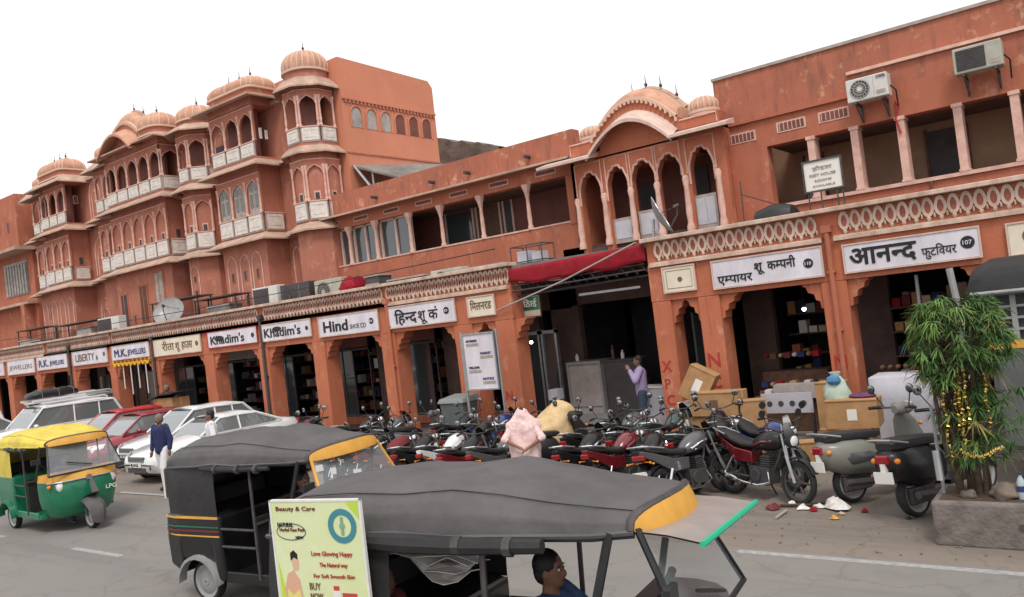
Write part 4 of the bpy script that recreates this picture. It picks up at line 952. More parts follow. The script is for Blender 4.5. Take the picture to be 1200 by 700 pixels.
# ================================================================== AUTO RICKSHAW
TXH = bpy.data.textures.new('canvas_sag', 'CLOUDS'); TXH.noise_scale = .30; TXH.noise_depth = 2
def auto(label, loc, rz, sc, body, hood, cowl, band, group='three-wheeled auto rickshaws in traffic', style=0):
    r = empty('auto_rickshaw', loc, rz, sc, label, 'auto rickshaw', group)
    # wheels
    wheel(r, -.80, -.54, .22, .22, .10, 'disc', 'greypaint'); wheel(r, -.80, .54, .22, .22, .10, 'disc', 'greypaint'); wheel(r, 1.10, 0, .22, .22, .10, 'disc', 'greypaint')
    # rear body tub with wheel arches
    mb = MB()
    def tubring(x, h0, h1, wd): return [(x, -wd, h0), (x, -wd-.015, (h0+h1)/2), (x, -wd, h1), (x, wd, h1), (x, wd+.015, (h0+h1)/2), (x, wd, h0)]
    mb.loft([tubring(-1.36, .48, .90, .54), tubring(-1.33, .38, .94, .60), tubring(-1.08, .30, .95, .64), tubring(-1.05, .46, .95, .64), tubring(-.55, .46, .95, .64), tubring(-.52, .26, .95, .64), tubring(-.42, .26, .93, .64)])
    rear = mb.build('rear_body', body, r, bevel=.03)
    mb = MB(); mb.box(-.45, -.60, .24, .56, .60, .32); mb.box(-.45, -.62, .24, .52, -.58, .36); mb.box(-.45, .58, .24, .52, .62, .36); mb.build('floor_pan', body, r, bevel=.015)
    # fender lips
    for s_ in (-1, 1):
        mb = MB(); ri = []; ro = []
        path = []
        for i in range(11):
            a = PI*(0.02+.96*i/10); path.append((-.80-.30*math.cos(a), .24+.29*math.sin(a)))
        rings = [[(px, s_*.60, pz), (px, s_*.70, pz-.01), (px, s_*.70, pz-.045), (px, s_*.60, pz-.03)] for px, pz in path]
        mb.loft(rings); mb.build('fender', 'greypaint' if style else body, r, True, angle=60)
    # stripes along the tub
    if style:
        for z, m_, h_ in ((.90, 'yellow', .024), (.81, 'green', .012), (.765, 'maroon', .018), (.715, 'yellow', .014)):
            mb = MB(); mb.box(-1.12, -.655, z, -.44, -.642, z+h_); mb.box(-1.12, .642, z, -.44, .655, z+h_); mb.add([(-1.12, -.655, z), (-1.335, -.605, z), (-1.335, -.605, z+h_), (-1.12, -.655, z+h_)], [(0, 1, 2, 3)]); mb.split('stripe', m_, rear)
    # front cowl: tapered shield rings
    mb = MB(); rings = []
    def cow(z, xf, wd, xb):
        out = [(xb, -wd, z)]
        for i in range(11):
            a = -PI/2+PI*i/10; out.append((xb+(xf-xb)*max(0, math.cos(a))**.62, wd*math.copysign(abs(math.sin(a))**.8, math.sin(a)), z))
        out.append((xb, wd, z)); return out
    for z, xf, wd, xb in ((.24, .93, .46, .50), (.32, 1.02, .53, .50), (.55, 1.11, .58, .52), (.78, 1.13, .60, .54), (.86, 1.09, .60, .56)): rings.append(cow(z, xf, wd, xb))
    mb.loft(rings); cw = mb.build('front_cowl', cowl, r, True, angle=50)
    mb = MB(); mb.loft([cow(.865, 1.10, .605, .56), cow(.985, 1.065, .60, .56)]); mb.build('cowl_band', band if not style else 'blackpaint', r, True, angle=50)
    mb = MB(); mb.tube([(x, y, z+.0) for x, y, z in cow(.86, 1.115, .605, .7)[2:-2]], .012, 6); mb.build('trim_strip', 'steel', cw)
    lettering('1234'[:0] or 'LPG', .10, .0, 0, 0, 'label', cw, bold=.005).matrix_local = Matrix.Translation((1.075, .28, .60)) @ Matrix.Rotation(R(68), 4, 'Z')
    # mudguard over the front wheel
    mb = MB(); rings = []
    for i in range(9):
        a = R(-18+i*24); c, s_ = math.cos(a), math.sin(a); wd = .10+.06*math.sin(PI*i/8)
        rings.append([(1.10+c*(.26), -wd, .22+s_*.26), (1.10+c*.33, -wd*.5, .22+s_*.33), (1.10+c*.34, 0, .22+s_*.34), (1.10+c*.33, wd*.5, .22+s_*.33), (1.10+c*.26, wd, .22+s_*.26)])
    mb.loft(rings, False, False); mb.loft([[(1.05, -.13, .52), (1.05, .13, .52)], [(1.32, -.06, .62), (1.32, .06, .62)], [(1.20, -.03, .82), (1.20, .03, .82)]], False)
    mb.build('mudguard', 'vinylgrey' if not style else 'plasticblack', r, True)
    mb = MB(); mb.tube([(1.10, -.08, .22), (1.06, -.08, .6)], .02, 6); mb.tube([(1.10, .08, .22), (1.06, .08, .6)], .02, 6); mb.build('fork', 'iron', r)
    for s_ in (-1, 1):
        mb = MB(); mb.lathe([(.085, -.06), (.095, 0), (.09, .03)], (.985, s_*.40, .78), 14, 'x'); h_ = mb.build('headlight', 'chrome', r, True)
        mb = MB(); mb.lathe([(.082, .02), (.05, .045), (.01, .055)], (.995, s_*.40, .78), 14, 'x'); mb.build('lens', 'lamp', h_, True)
        mb = MB(); mb.ball((.93, s_*.56, .80), (.03, .035, .03), 8, 5); mb.build('indicator', 'amber', r, True)
    mb = MB(); mb.lathe([(.05, 0), (.055, .03)], (1.11, 0, .86), 12, 'x'); mb.build('horn', 'chrome', r, True)
    # windscreen leaning back with frame
    A, B_ = (1.055, .595, .985), (.82, .49, 1.468)
    mb = MB(); mb.add([(A[0], -A[1], A[2]), (A[0], A[1], A[2]), (B_[0], B_[1], B_[2]), (B_[0], -B_[1], B_[2])], [(0, 1, 2, 3)]); mb.build('windscreen', 'screen', r)
    mb = MB(); mb.tube([(A[0], -A[1], A[2]), (B_[0], -B_[1]-.0, B_[2]), (B_[0], B_[1], B_[2]), (A[0], A[1], A[2]), (A[0], -A[1], A[2])], .018, 6)
    mb.build('windscreen_frame', 'yellow' if style == 1 else 'plasticblack', r); mb = MB()
    mb.tube([(.56, -.62, .9), (.70, -.545, 1.47)], .022, 6); mb.tube([(.56, .62, .9), (.70, .545, 1.47)], .022, 6)
    mb.split('door_pillar', 'plasticblack', r)
    mb = MB(); mb.tube([(1.055, .1, 1.06), (1.01, -.28, 1.16)], .01, 5); mb.build('wiper', 'plasticblack', r)
    # hood: crowned canvas roof
    mb = MB(); rings = []; NP = 15
    def hr(x, wd, zs, zt):
        return [(x, -wd*math.cos(PI*i/(NP-1)) if False else wd*math.copysign(abs(math.cos(PI-PI*i/(NP-1)))**.75, -math.cos(PI*i/(NP-1))), zs+(zt-zs)*max(0, math.sin(PI*i/(NP-1)))**.62) for i in range(NP)]
    for x, wd, zs, zt in ((-1.36, .46, 1.36, 1.47), (-1.28, .58, 1.42, 1.60), (-1.05, .63, 1.44, 1.69), (-.72, .655, 1.45, 1.715), (-.40, .645, 1.47, 1.70), (-.10, .655, 1.455, 1.735), (.15, .635, 1.46, 1.70), (.40, .605, 1.46, 1.645), (.62, .575, 1.46, 1.61), (.80, .53, 1.465, 1.585), (.90, .50, 1.465, 1.565)): rings.append([(q[0]-(.10*(q[1]/.5)**2 if x > .85 else (.05*(q[1]/.5)**2 if x > .7 else 0)), q[1], q[2]) for q in hr(x, wd, zs, zt)])
    mb.loft(rings, False, False)
    inner = [[(p[0], p[1]*.97, p[2]-.03) for p in q] for q in rings]; mb.cur = 1; mb.loft(inner, False, False)
    hd = mb.build('canvas_hood', [hood, 'seatvinyl'], r, True, angle=60)
    mb = MB()
    mb.tube([(q[3][0], q[3][1], q[3][2]+.003) for q in rings[1:]], .005, 4)
    for yk in (-1, 1): mb.tube([(q[0][0], yk*abs(q[0][1])+yk*.005, q[0][2]) for q in rings], .013, 5)
    mb.build('seam', hood, hd)
    q_ = hd.modifiers.new('sub', 'SUBSURF'); q_.subdivision_type = 'SIMPLE'; q_.levels = 2; q_.render_levels = 2; dm_ = hd.modifiers.new('sag', 'DISPLACE'); dm_.texture = TXH; dm_.strength = .035; dm_.mid_level = .6; dm_.texture_coords = 'LOCAL'
    # canvas rear: wraps round the back corners
    mb = MB(); prof = []
    pl = [(-.44, -.645), (-1.0, -.635), (-1.26, -.60), (-1.36, -.47), (-1.385, -.2), (-1.385, .2), (-1.36, .47), (-1.26, .60), (-1.0, .635), (-.44, .645)]
    rings2 = [[(x*1.0, y, z) for x, y in pl] for z in (.93,)]+[[(x*1.004, y*1.006, z) for x, y in pl] for z in (1.2,)]+[[(x*.992, y*.995, 1.44) for x, y in pl], [(x*.97, y*.96, 1.50) for x, y in pl]]
    mb.loft(rings2, False, False); rc = mb.build('rear_canvas', hood if not style else 'vinyl', r, True, angle=60)
    mb = MB(); mb.box(-1.40, -.26, 1.12, -1.385, .26, 1.36); mb.build('rear_window', 'screen', rc)
    if style == 1:
        mb = MB(); mb.pillar([(-1.30, -.60), (-1.385, -.47), (-1.40, -.48), (-1.31, -.615)], 1.1, 1.42); mb.build('decal', 'label', rc)
    # roof edge roll-up curtain, pillars, rails
    for s_ in (-1, 1):
        mb = MB(); mb.tube([(-.60, s_*.66, 1.43), (-.3, s_*.675, 1.425), (0, s_*.67, 1.42), (.42, s_*.67, 1.43)], [.040, .050, .044, .034] if style == 2 else [.026, .032, .028, .022], 8)
        cu = mb.build('rolled_curtain', 'vinyl', r, True)
        mb = MB()
        for x in (-.35, -.02, .25): mb.lathe([(.046, -.02), (.046, .02)], (x, s_*.671, 1.423), 8, 'x')
        mb.split('strap', 'iron', cu)
        mb = MB(); mb.tube([(.08, s_*.62, .30), (.08, s_*.62, 1.46)], .016, 6); mb.tube([(-.42, s_*.63, .80), (.08, s_*.63, .80)], .014, 6); mb.tube([(-.42, s_*.63, .62), (.08, s_*.63, .62)], .014, 6); mb.build('side_rail', 'iron', r)
    mb = MB(); mb.tube([(.08, -.6, .85), (.08, .6, .85)], .016, 6); mb.tube([(.08, -.6, .3), (.08, .6, .3)], .016, 6); mb.build('partition_rail', 'iron', r)
    mb = MB(); mb.box(-1.02, -.56, .46, -.48, .56, .62); mb.box(-1.18, -.56, .60, -1.02, .56, 1.12); mb.build('passenger_seat', 'seatvinyl', r, bevel=.04)
    mb = MB(); mb.box(.12, -.38, .50, .44, .38, .64); mb.box(.06, -.36, .66, .12, .36, .95); mb.box(.16, -.3, .3, .42, .3, .5); mb.box(.03, -.58, .3, .06, .58, .92); mb.build('driver_seat', 'seatvinyl', r, bevel=.03)
    mb = MB(); mb.box(-1.3, -.6, .46, -1.0, .6, .9); mb.build('rear_bulkhead', 'seatvinyl', r)
    mb = MB(); mb.tube([(.86, 0, .5), (.76, 0, 1.05)], .03, 8); mb.tube([(.72, -.33, 1.08), (.78, -.15, 1.05), (.78, .15, 1.05), (.72, .33, 1.08)], .016, 6); mb.tube([(.72, -.36, 1.08), (.735, -.24, 1.073)], .024, 8); mb.tube([(.72, .36, 1.08), (.735, .24, 1.073)], .024, 8); mb.build('handlebar', 'iron', r)
    # mirror
    mb = MB(); mb.tube([(.95, -.57, 1.1), (1.02, -.70, 1.22)], .009, 5); mb.cbox((1.02, -.75, 1.26), (.03, .14, .09)); mb.cur = 1; mb.box(1.0, -.81, 1.225, 1.004, -.69, 1.295); mb.build('side_mirror', ['plasticblack', 'mirror'], r, bevel=.008)
    # arched front cap over the windscreen
    mb = MB(); f0 = [(p[0]+.005, p[1], p[2]+.008) for p in rings[-1]]; f1 = [(p[0]+.008+.45*(p[2]-1.465), p[1]*.995, 1.466) for p in rings[-1]]; f2 = [(q[0], q[1]*.99, 1.452) for q in f1]
    mb.loft([f0, f1, f2], False, False); mb.cur = 1; mb.tube([(p[0]-.015, p[1]*1.01, p[2]+.006) for p in rings[-1]], .022, 6)
    mb.build('front_cap', [band, 'iron'], r, True, angle=50)
    if style == 2:
        mb = MB(); K_ = 8; top_ = []; bot_ = []
        for i in range(K_+1):
            y = -.49+.98*i/K_; top_.append((.89-.10*(y/.5)**2, y, 1.470)); bot_.append((1.145+.03*(y/.5), y*1.04, 1.428))
        mid_ = [((a_[0]+b_[0])/2, (a_[1]+b_[1])/2, (a_[2]+b_[2])/2+.008) for a_, b_ in zip(top_, bot_)]
        mb.loft([top_, mid_, bot_], False, False); mb.loft([[(p[0], p[1], p[2]-.01) for p in q] for q in (top_, mid_, bot_)], False, False)
        vz = mb.build('sun_visor', 'visor', r, True)
        mb = MB(); mb.tube([(1.115, -.52, 1.424), (1.175, .52, 1.424)], .015, 6); mb.build('edge_trim', 'greenbright', vz)
    else:
        mb = MB(); mb.tube([(.83, -.48, 1.46), (.94, 0, 1.465), (.83, .48, 1.46)], .014, 6); mb.build('sun_visor', band, r)
    # headliner, load and papers inside
    return r
A1 = auto('green auto rickshaw with yellow canvas hood and orange band under the windscreen', (-15.90, 6.85, 0), R(-3), 1.04, 'green', 'hoodyellow', 'green', 'yellow')
A2 = auto('black auto rickshaw with grey rear fender and striped tub, behind the nearest one', (-7.80, 5.83, 0), R(6), 1.07, 'blackpaint', 'vinylgrey', 'blackpaint', 'yellow', style=1)
A3 = auto('nearest black auto rickshaw with green-edged visor and poster on its rear side', (-3.06, 3.80, 0), R(11.5), 1.11, 'blackpaint', 'vinylgrey', 'blackpaint', 'yellow', style=2)
A3.rotation_euler = (R(-4.5), R(0.8), R(11.5))
# poster board fixed on the nearest rickshaw
pb = empty('advertising_board', (-4.054, 2.876, .87), R(11.6), label='pale green advertising poster board with round blue seal, fixed on the nearest rickshaw', cat='poster')
pb.scale = (.62, .6, .62)
mb = MB(); mb.box(0, -.02, .36, 1.0, .0, 1.66); mb.build('board', mat('poster_pale_green', (0.62, 0.66, 0.42), .45, var=.15, vscale=1.2, col2=(.50, .60, .22)), pb)
mb = MB(); mb.box(-.02, -.025, .34, 0, .01, 1.68); mb.box(1.0, -.025, .34, 1.02, .01, 1.68); mb.box(-.02, -.025, 1.66, 1.02, .01, 1.68); mb.split('frame', 'paper', pb)
mb = MB(); mb.box(.1, 0, .5, .14, .10, .54); mb.box(.86, 0, .5, .90, .10, .54); mb.box(.1, 0, 1.1, .14, .14, 1.14); mb.box(.86, 0, 1.1, .90, .14, 1.14); mb.split('bracket', 'iron', pb)
mb = MB(); mb.lathe([(.155, 0), (.155, -.004), (.10, -.004), (.10, 0)], (.80, -.022, 1.44), 28, 'y', cap=False); mb.cur = 1; mb.lathe([(.03, 0), (.03, -.004)], (.80, -.022, 1.44), 12, 'y'); mb.box(.785, -.027, 1.36, .815, -.022, 1.52)
mb.build('seal', [mat('seal_blue', (.05, .22, .27), .5), mat('seal_leaf', (.20, .36, .22), .5)], pb)
for s_, x, z, h_, m_, w_ in [('Beauty & Care', .06, 1.58, .055, 'maroon', .5), ('NATURAL', .06, 1.43, .06, 'ink', .2), ('Herbal Face Pack', .08, 1.39, .045, 'maroon', .32), ('NEW', .26, 1.32, .04, 'ink', .1), ('Love Glowing Happy', .42, 1.17, .06, 'inkred', .5), ('The Natural way', .50, 1.07, .055, 'inkred', .34), ('For Soft Smooth Skin', .42, .97, .05, 'inkred', .5), ('BUY', .36, .86, .09, 'inkbrown', .14), ('NOW', .36, .78, .07, 'inkbrown', .16)]:
    lettering(s_, h_, x, -.0225, z, m_, pb, bold=0, width=w_*.92)
mb = MB()
ov = [(.21+.17*math.cos(2*PI*k/24), -.023, 1.385+.075*math.sin(2*PI*k/24)) for k in range(25)]; mb.tube(ov, .004, 4); mb.build('oval_frame', 'inkblue', pb)
mb = MB(); mb.prism([(0.02, .68), (.10, .68), (.02, 1.12)], -.0235, -.021); mb.prism([(.86, 1.655), (.995, 1.655), (.995, 1.5)], -.0235, -.021); mb.build('corner_print', mat('lime_print', (.45, .62, .06), .5), pb)
mb = MB(); mb.prism([(.10, .68), (.06, .84), (.12, 1.0), (.19, 1.03), (.25, .95), (.27, .80), (.26, .68)], -.0245, -.021); mb.cur = 1; mb.prism([(.19, 1.03), (.18, 1.12), (.22, 1.16), (.26, 1.12), (.25, 1.04)], -.0245, -.021)
mb.cur = 2; mb.prism([(.17, 1.12), (.17, 1.19), (.21, 1.215), (.25, 1.18), (.25, 1.13), (.21, 1.15)], -.0255, -.021); mb.cur = 3; mb.prism([(.09, .68), (.10, .86), (.16, .8), (.24, .86), (.26, .68)], -.0255, -.021)
mb.build('printed_figure', [mat('print_skin', (.62, .36, .24), .5), 'amber2' if 'amber2' in M else mat('print_face', (.66, .40, .28), .5), 'hair', mat('print_dress', (.66, .60, .18), .5)], pb)
mb = MB(); mb.box(.62, -.025, .70, .70, -.021, .86); mb.cur = 1; mb.box(.72, -.025, .70, .88, -.021, .84); mb.box(.63, -.0255, .86, .69, -.021, .90)
mb.build('printed_jar', [mat('print_white', (.7, .66, .64), .5), mat('print_red', (.5, .05, .05), .5)], pb)

# ================================================================== CARS (nose towards the road, local +x is forward)
def car(label, loc, rz, L_, Wd, H, paint, kind='sedan', roof=None, sc=1.0):
    r = empty('parked_car', loc, rz, sc, label, 'car', 'cars parked nose to the road')
    h = Wd/2; f = L_/2
    hood_z = .86 if kind != 'suv' else 1.08; belt = .92 if kind != 'suv' else 1.12; sill = .24 if kind != 'suv' else .36
    def ring(x, wd, zt, zb=sill, tuck=.06):
        return [(x, -wd+tuck, zb), (x, -wd, zb+.16), (x, -wd-.01, (zb+zt)/2), (x, -wd+.03, zt-.10), (x, -wd+.12, zt), (x, 0, zt+.03), (x, wd-.12, zt), (x, wd-.03, zt-.10), (x, wd+.01, (zb+zt)/2), (x, wd, zb+.16), (x, wd-.06, zb)]
    mb = MB()
    st = [(f, h*.66, .58, sill+.08), (f-.06, h*.84, .66, sill+.03), (f-.22, h*.94, .74, sill), (f-.6, h, hood_z-.04, sill), (f-1.15, h, hood_z+.03, sill), (f-1.35, h, belt, sill), (-f+1.0, h, belt+.02, sill), (-f+.5, h*.98, belt+(.03 if kind != 'sedan' else .04), sill), (-f+.12, h*.93, belt-.0, sill), (-f+.03, h*.86, belt-.10, sill+.06), (-f, h*.8, .7, sill+.12)]
    mb.loft([ring(*s) for s in st]); body = mb.build('body', paint, r, True, angle=55)
    # cabin
    if kind == 'sedan': cab = [(f-1.30, h-.10, belt), (f-2.00, h-.26, H-.02), (f-2.5, h-.27, H), (-f+1.35, h-.27, H-.03), (-f+.62, h-.14, belt+.03)]
    elif kind == 'hatch': cab = [(f-1.05, h-.10, belt), (f-1.75, h-.25, H-.02), (f-2.3, h-.25, H), (-f+.55, h-.24, H-.05), (-f+.12, h-.13, belt+.02)]
    else: cab = [(f-1.25, h-.09, belt), (f-1.80, h-.20, H-.02), (f-2.3, h-.20, H), (-f+.35, h-.19, H-.03), (-f+.08, h-.11, belt+.02)]
    def smooth_cab(c, n=4):
        out = []; P_ = [c[0]]+list(c)+[c[-1]]
        for i in range(1, len(P_)-2):
            for k in range(n):
                t = k/n; q = []
                for j in range(3):
                    p0, p1, p2, p3 = P_[i-1][j], P_[i][j], P_[i+1][j], P_[i+2][j]
                    q.append(p1+.5*t*((p2-p0)+t*((2*p0-5*p1+4*p2-p3)+t*(3*(p1-p2)+p3-p0))))
                out.append(tuple(q))
        return out+[c[-1]]
    fine = smooth_cab(cab)
    xs = [c[0] for c in cab]
    # glass block
    mb = MB(); base_w = h-.09
    g = []
    for x, w_, z in fine: g.append([(x, -base_w if z > belt+.1 else -w_, belt-.02), (x, -w_+.005, z-.035), (x, w_-.005, z-.035), (x, base_w if z > belt+.1 else w_, belt-.02)])
    mb.loft(g); gl = mb.build('window_glass', 'carglass', r)
    # roof panel and pillars
    mb = MB(); mid = [q for q in fine if cab[3][0]-.12 <= q[0] <= cab[1][0]+.10]
    mb.loft([[(x, -w_-.01, z-.05), (x, -w_+.04, z-.005), (x, 0, z+.03), (x, w_-.04, z-.005), (x, w_+.01, z-.05)] for x, w_, z in mid], False, False)
    mb.loft([[(x, -w_-.012, z-.08), (x, -w_+.04, z-.035), (x, 0, z), (x, w_-.04, z-.035), (x, w_+.012, z-.08)] for x, w_, z in mid], False, False)
    rf = mb.build('roof', paint, r, True, angle=70)
    mb = MB()
    for s_ in (-1, 1):
        a, b_, c, d, e = cab
        mb.tube([(a[0], s_*(a[1]+.01), a[2]), (b_[0], s_*(b_[1]+.008), b_[2]-.03)], .030, 6)
        mb.tube([(b_[0], s_*(b_[1]+.008), b_[2]-.04), (c[0], s_*(c[1]+.008), c[2]-.05), (d[0], s_*(d[1]+.008), d[2]-.05)], .03, 6)
        mb.tube([(d[0], s_*(d[1]+.008), d[2]-.03), (e[0], s_*(e[1]+.01), e[2])], .042, 6)
        for fx in ((.50,) if kind == 'sedan' else (.42, .78)):
            xm = b_[0]+(d[0]-b_[0])*fx; mb.tube([(xm+.05, s_*(base_w+.004), belt), (xm, s_*(b_[1]+.008), H-.06)], .024, 6)
        mb.box(xs[-1], s_*(base_w+.01)-.012, belt-.03, xs[0], s_*(base_w+.01)+.012, belt+.015)
    mb.build('window_frame', paint, r, True)
    # wheel arches and wheels
    wr = .30 if kind != 'suv' else .36
    for x in (f-.82, -f+.82):
        for s_ in (-1, 1):
            mb = MB(); mb.lathe([(wr+.07, -.02), (wr+.07, .02)], (x, s_*(h-.0), wr), 24, 'y'); mb.build('wheel_arch', 'dark', r)
            wheel(r, x, s_*(h-.06), wr, wr, .19, 'disc', 'steel')
    for s_ in (-1, 1):
        mb = MB(); mb.loft([[(f-.03, s_*(h*.50), .56), (f-.03, s_*(h*.50), .66), (f-.13, s_*(h*.52), .745)], [(f-.12, s_*(h*.86), .57), (f-.16, s_*(h*.86), .70), (f-.30, s_*(h*.84), .775)], [(f-.42, s_*(h*.985), .66), (f-.45, s_*(h*.985), .72), (f-.50, s_*(h*.97), .77)]], False)
        mb.build('headlight', 'lamp', r, True)
        mb = MB(); mb.cbox((-f+.03, s_*h*.74, .80), (.06, .26, .16)); mb.build('tail_light', 'redlens', r, bevel=.02)
        mb = MB(); mb.ball((f-1.45, s_*(h+.07), belt+.05), (.07, .10, .06), 10, 6); mb.build('side_mirror', paint, r, True)
        mb = MB(); mb.box(f-2.0, s_*(h+.008)-.006, .72, f-1.86, s_*(h+.008)+.006, .75); mb.box(-f+1.9, s_*(h+.008)-.006, .74, -f+2.04, s_*(h+.008)+.006, .77); mb.build('door_handle', 'chrome', r)
        mb = MB(); mb.cbox((f-.04, s_*h*.62, .40), (.06, .16, .09)); mb.build('fog_lamp', 'dark', r, bevel=.01)
    mb = MB(); mb.box(f-.03, -h*.42, .55, f+.015, h*.42, .66)
    mb.cur = 1
    for k in range(3): mb.box(f+.012, -h*.42, .565+k*.035, f+.022, h*.42, .578+k*.035)
    mb.build('grille', ['dark', 'chrome'], r)
    mb = MB(); mb.box(f-.03, -h*.5, .28, f+.005, h*.5, .40); mb.build('air_intake', 'dark', r)
    mb = MB(); mb.box(f+.01, -.25, .42, f+.03, .25, .53); np_ = mb.build('number_plate', 'label', r)
    lettering('RJ 14 CA', .09, 0, 0, 0, 'ink', np_, bold=.01).matrix_local = Matrix.Translation((f+.031, -.20, .445)) @ Matrix.Rotation(R(90), 4, 'Z')
    mb = MB(); mb.box(-f+.2, -.3, 0, f-.2, .3, .0); mb = MB(); mb.box(-f+.3, -h+.12, .16, f-.3, h-.12, sill+.05); mb.build('underbody', 'dark', r)
    if kind == 'suv':
        for s_ in (-1, 1):
            mb = MB(); mb.tube([(f-1.9, s_*(h-.28), H+.03), (f-1.8, s_*(h-.28), H+.09), (-f+.6, s_*(h-.28), H+.08), (-f+.5, s_*(h-.28), H+.02)], .03, 6); mb.build('roof_rail', 'carwhite', r, True)
    return r
DN = R(-90)
C1 = car('white sedan nearest the black rickshaws, its nose towards the road', (-18.35, 11.6, 0), DN, 4.4, 1.70, 1.33, 'carwhite', 'sedan', sc=.94)
C2 = car('white hatchback between the white sedan and the maroon car', (-20.7, 12.35, 0), DN, 3.9, 1.66, 1.47, 'carwhite', 'hatch', sc=.94)
C3 = car('maroon hatchback with dark red paint beside the white hatchback', (-22.7, 12.0, 0), DN, 3.9, 1.64, 1.42, 'carmaroon', 'hatch', sc=.94)
C4 = car('bright red hatchback beyond the maroon one', (-24.8, 12.4, 0), DN, 3.9, 1.64, 1.48, 'carred', 'hatch', sc=.94)
C5 = car('white off-road car with roof rails carrying a black tarpaulin bundle', (-28.2, 11.9, 0), DN, 4.4, 1.75, 1.74, 'carwhite', 'suv')
C6 = car('pale grey van-like car mostly hidden behind the white off-road car', (-30.4, 13.4, 0), DN, 4.0, 1.7, 1.85, 'greypaint', 'suv')
C7 = car('white car cut off by the left picture edge', (-33.2, 11.3, 0), DN, 4.2, 1.7, 1.5, 'carwhite', 'sedan')

M['enginegrey'] = mat('dull_engine_alloy', (.10, .10, .10), .5, .6, var=.3, vscale=12)
# ================================================================== MOTORCYCLES (local +x forward, wheelbase 1.26)
def motorcycle(accent, loc, rz, label, lean=0.0, group='motorcycles parked outside the shops', variant=0):
    r = empty('motorcycle', loc, rz, .93, label, 'motorcycle', group); r.rotation_euler = (lean, 0, rz)
    wk = 'alloy' if variant else 'spoke'
    wheel(r, -.62, 0, .30, .30, .10, wk, 'iron' if variant else 'steel', 'rear_wheel'); wheel(r, .64, 0, .30, .30, .085, wk, 'iron' if variant else 'steel', 'front_wheel')
    mb = MB(); mb.tube([(.42, 0, .92), (.30, 0, .60), (.12, 0, .28), (-.18, 0, .26), (-.30, 0, .50), (-.62, 0, .66), (-.80, 0, .72)], .022, 6); mb.tube([(.42, 0, .90), (-.05, 0, .72), (-.32, 0, .60)], .025, 6)
    for s_ in (-1, 1): mb.tube([(-.20, s_*.09, .30), (-.62, s_*.09, .30)], .018, 6)
    mb.build('chassis', 'iron', r, True)
    mb = MB(); mb.box(-.16, -.12, .24, .20, .12, .46); mb.lathe([(.10, -.15), (.10, .15)], (-.04, 0, .34), 14, 'y')
    for k in range(5): mb.box(.02, -.10, .47+k*.032, .20, .10, .487+k*.032)
    mb.box(.05, -.07, .46, .17, .07, .63); mb.build('engine', 'enginegrey', r, bevel=.012)
    mb = MB(); rings = []
    for x, w_, z0, z1 in ((-.16, .05, .70, .78), (-.10, .11, .68, .86), (.08, .155, .68, .96), (.24, .155, .70, .985), (.36, .09, .74, .95), (.40, .03, .78, .86)):
        rings.append([(x, w_*math.cos(2*PI*k/12), (z0+z1)/2+(z1-z0)/2*math.sin(2*PI*k/12)) for k in range(12)])
    mb.loft(rings); ft = mb.build('fuel_tank', 'blackpaint' if accent == 'redpaint' and variant else accent, r, True)
    mb = MB()
    for s_ in (-1, 1): mb.tube([(-.06, s_*.135, .76), (.12, s_*.158, .82), (.30, s_*.13, .84)], .018, 5)
    mb.build('tank_stripe', accent if accent in ('redpaint', 'maroon') else 'chrome', ft, True)
    mb = MB(); rings = []
    for x, w_, z0, z1 in ((-.88, .05, .88, .93), (-.80, .11, .83, .94), (-.62, .14, .79, .91), (-.48, .15, .75, .85), (-.30, .15, .71, .81), (-.16, .12, .71, .80), (-.08, .08, .74, .80)):
        rings.append([(x, w_*math.copysign(abs(math.cos(2*PI*k/12))**.6, math.cos(2*PI*k/12)), (z0+z1)/2+(z1-z0)/2*math.copysign(abs(math.sin(2*PI*k/12))**.7, math.sin(2*PI*k/12))) for k in range(12)])
    mb.loft(rings); mb.build('seat', 'seatvinyl', r, True)
    mb = MB(); mb.loft([[(-.12, -.10, .50), (-.12, -.12, .66), (-.12, .12, .66), (-.12, .10, .50)], [(-.45, -.11, .50), (-.45, -.14, .70), (-.45, .14, .70), (-.45, .11, .50)], [(-.80, -.06, .74), (-.80, -.10, .84), (-.80, .10, .84), (-.80, .06, .74)], [(-.97, -.03, .82), (-.97, -.05, .90), (-.97, .05, .90), (-.97, .03, .82)]])
    mb.build('side_panel', accent, r, True, bevel=.012)
    mb = MB(); mb.cbox((-.955, 0, .80), (.07, .13, .075)); mb.build('tail_light', 'redlens', r, bevel=.015)
    mb = MB()
    for s_ in (-1, 1): mb.tube([(-.88, s_*.07, .72), (-.89, s_*.18, .71)], .008, 5); mb.ball((-.89, s_*.17, .71), (.018, .02, .016), 8, 5)
    mb.split('indicator', 'amber', r, True)
    mb = MB()
    for i in range(8):
        a0 = R(30+i*15)
        if i: mb.loft([[(-.62+.345*math.cos(ap), -.07, .30+.345*math.sin(ap)), (-.62+.355*math.cos(ap), 0, .30+.36*math.sin(ap)), (-.62+.345*math.cos(ap), .07, .30+.345*math.sin(ap))], [(-.62+.345*math.cos(a0), -.07, .30+.345*math.sin(a0)), (-.62+.355*math.cos(a0), 0, .30+.36*math.sin(a0)), (-.62+.345*math.cos(a0), .07, .30+.345*math.sin(a0))]], False, False)
        ap = a0
    mb.loft([[(-.86, -.07, .60), (-.86, .07, .60)], [(-.98, -.07, .42), (-.98, .07, .42)]], False, False); mb.build('rear_mudguard', 'plasticblack', r, True)
    mb = MB(); mb.box(-1.0, -.10, .48, -.985, .10, .60); mb.build('number_plate', 'label', r)
    mb = MB(); rings = []
    for i in range(8):
        a0 = R(25+i*18); rings.append([(.64+.33*math.cos(a0), -.055, .30+.33*math.sin(a0)), (.64+.345*math.cos(a0), 0, .30+.35*math.sin(a0)), (.64+.33*math.cos(a0), .055, .30+.33*math.sin(a0))])
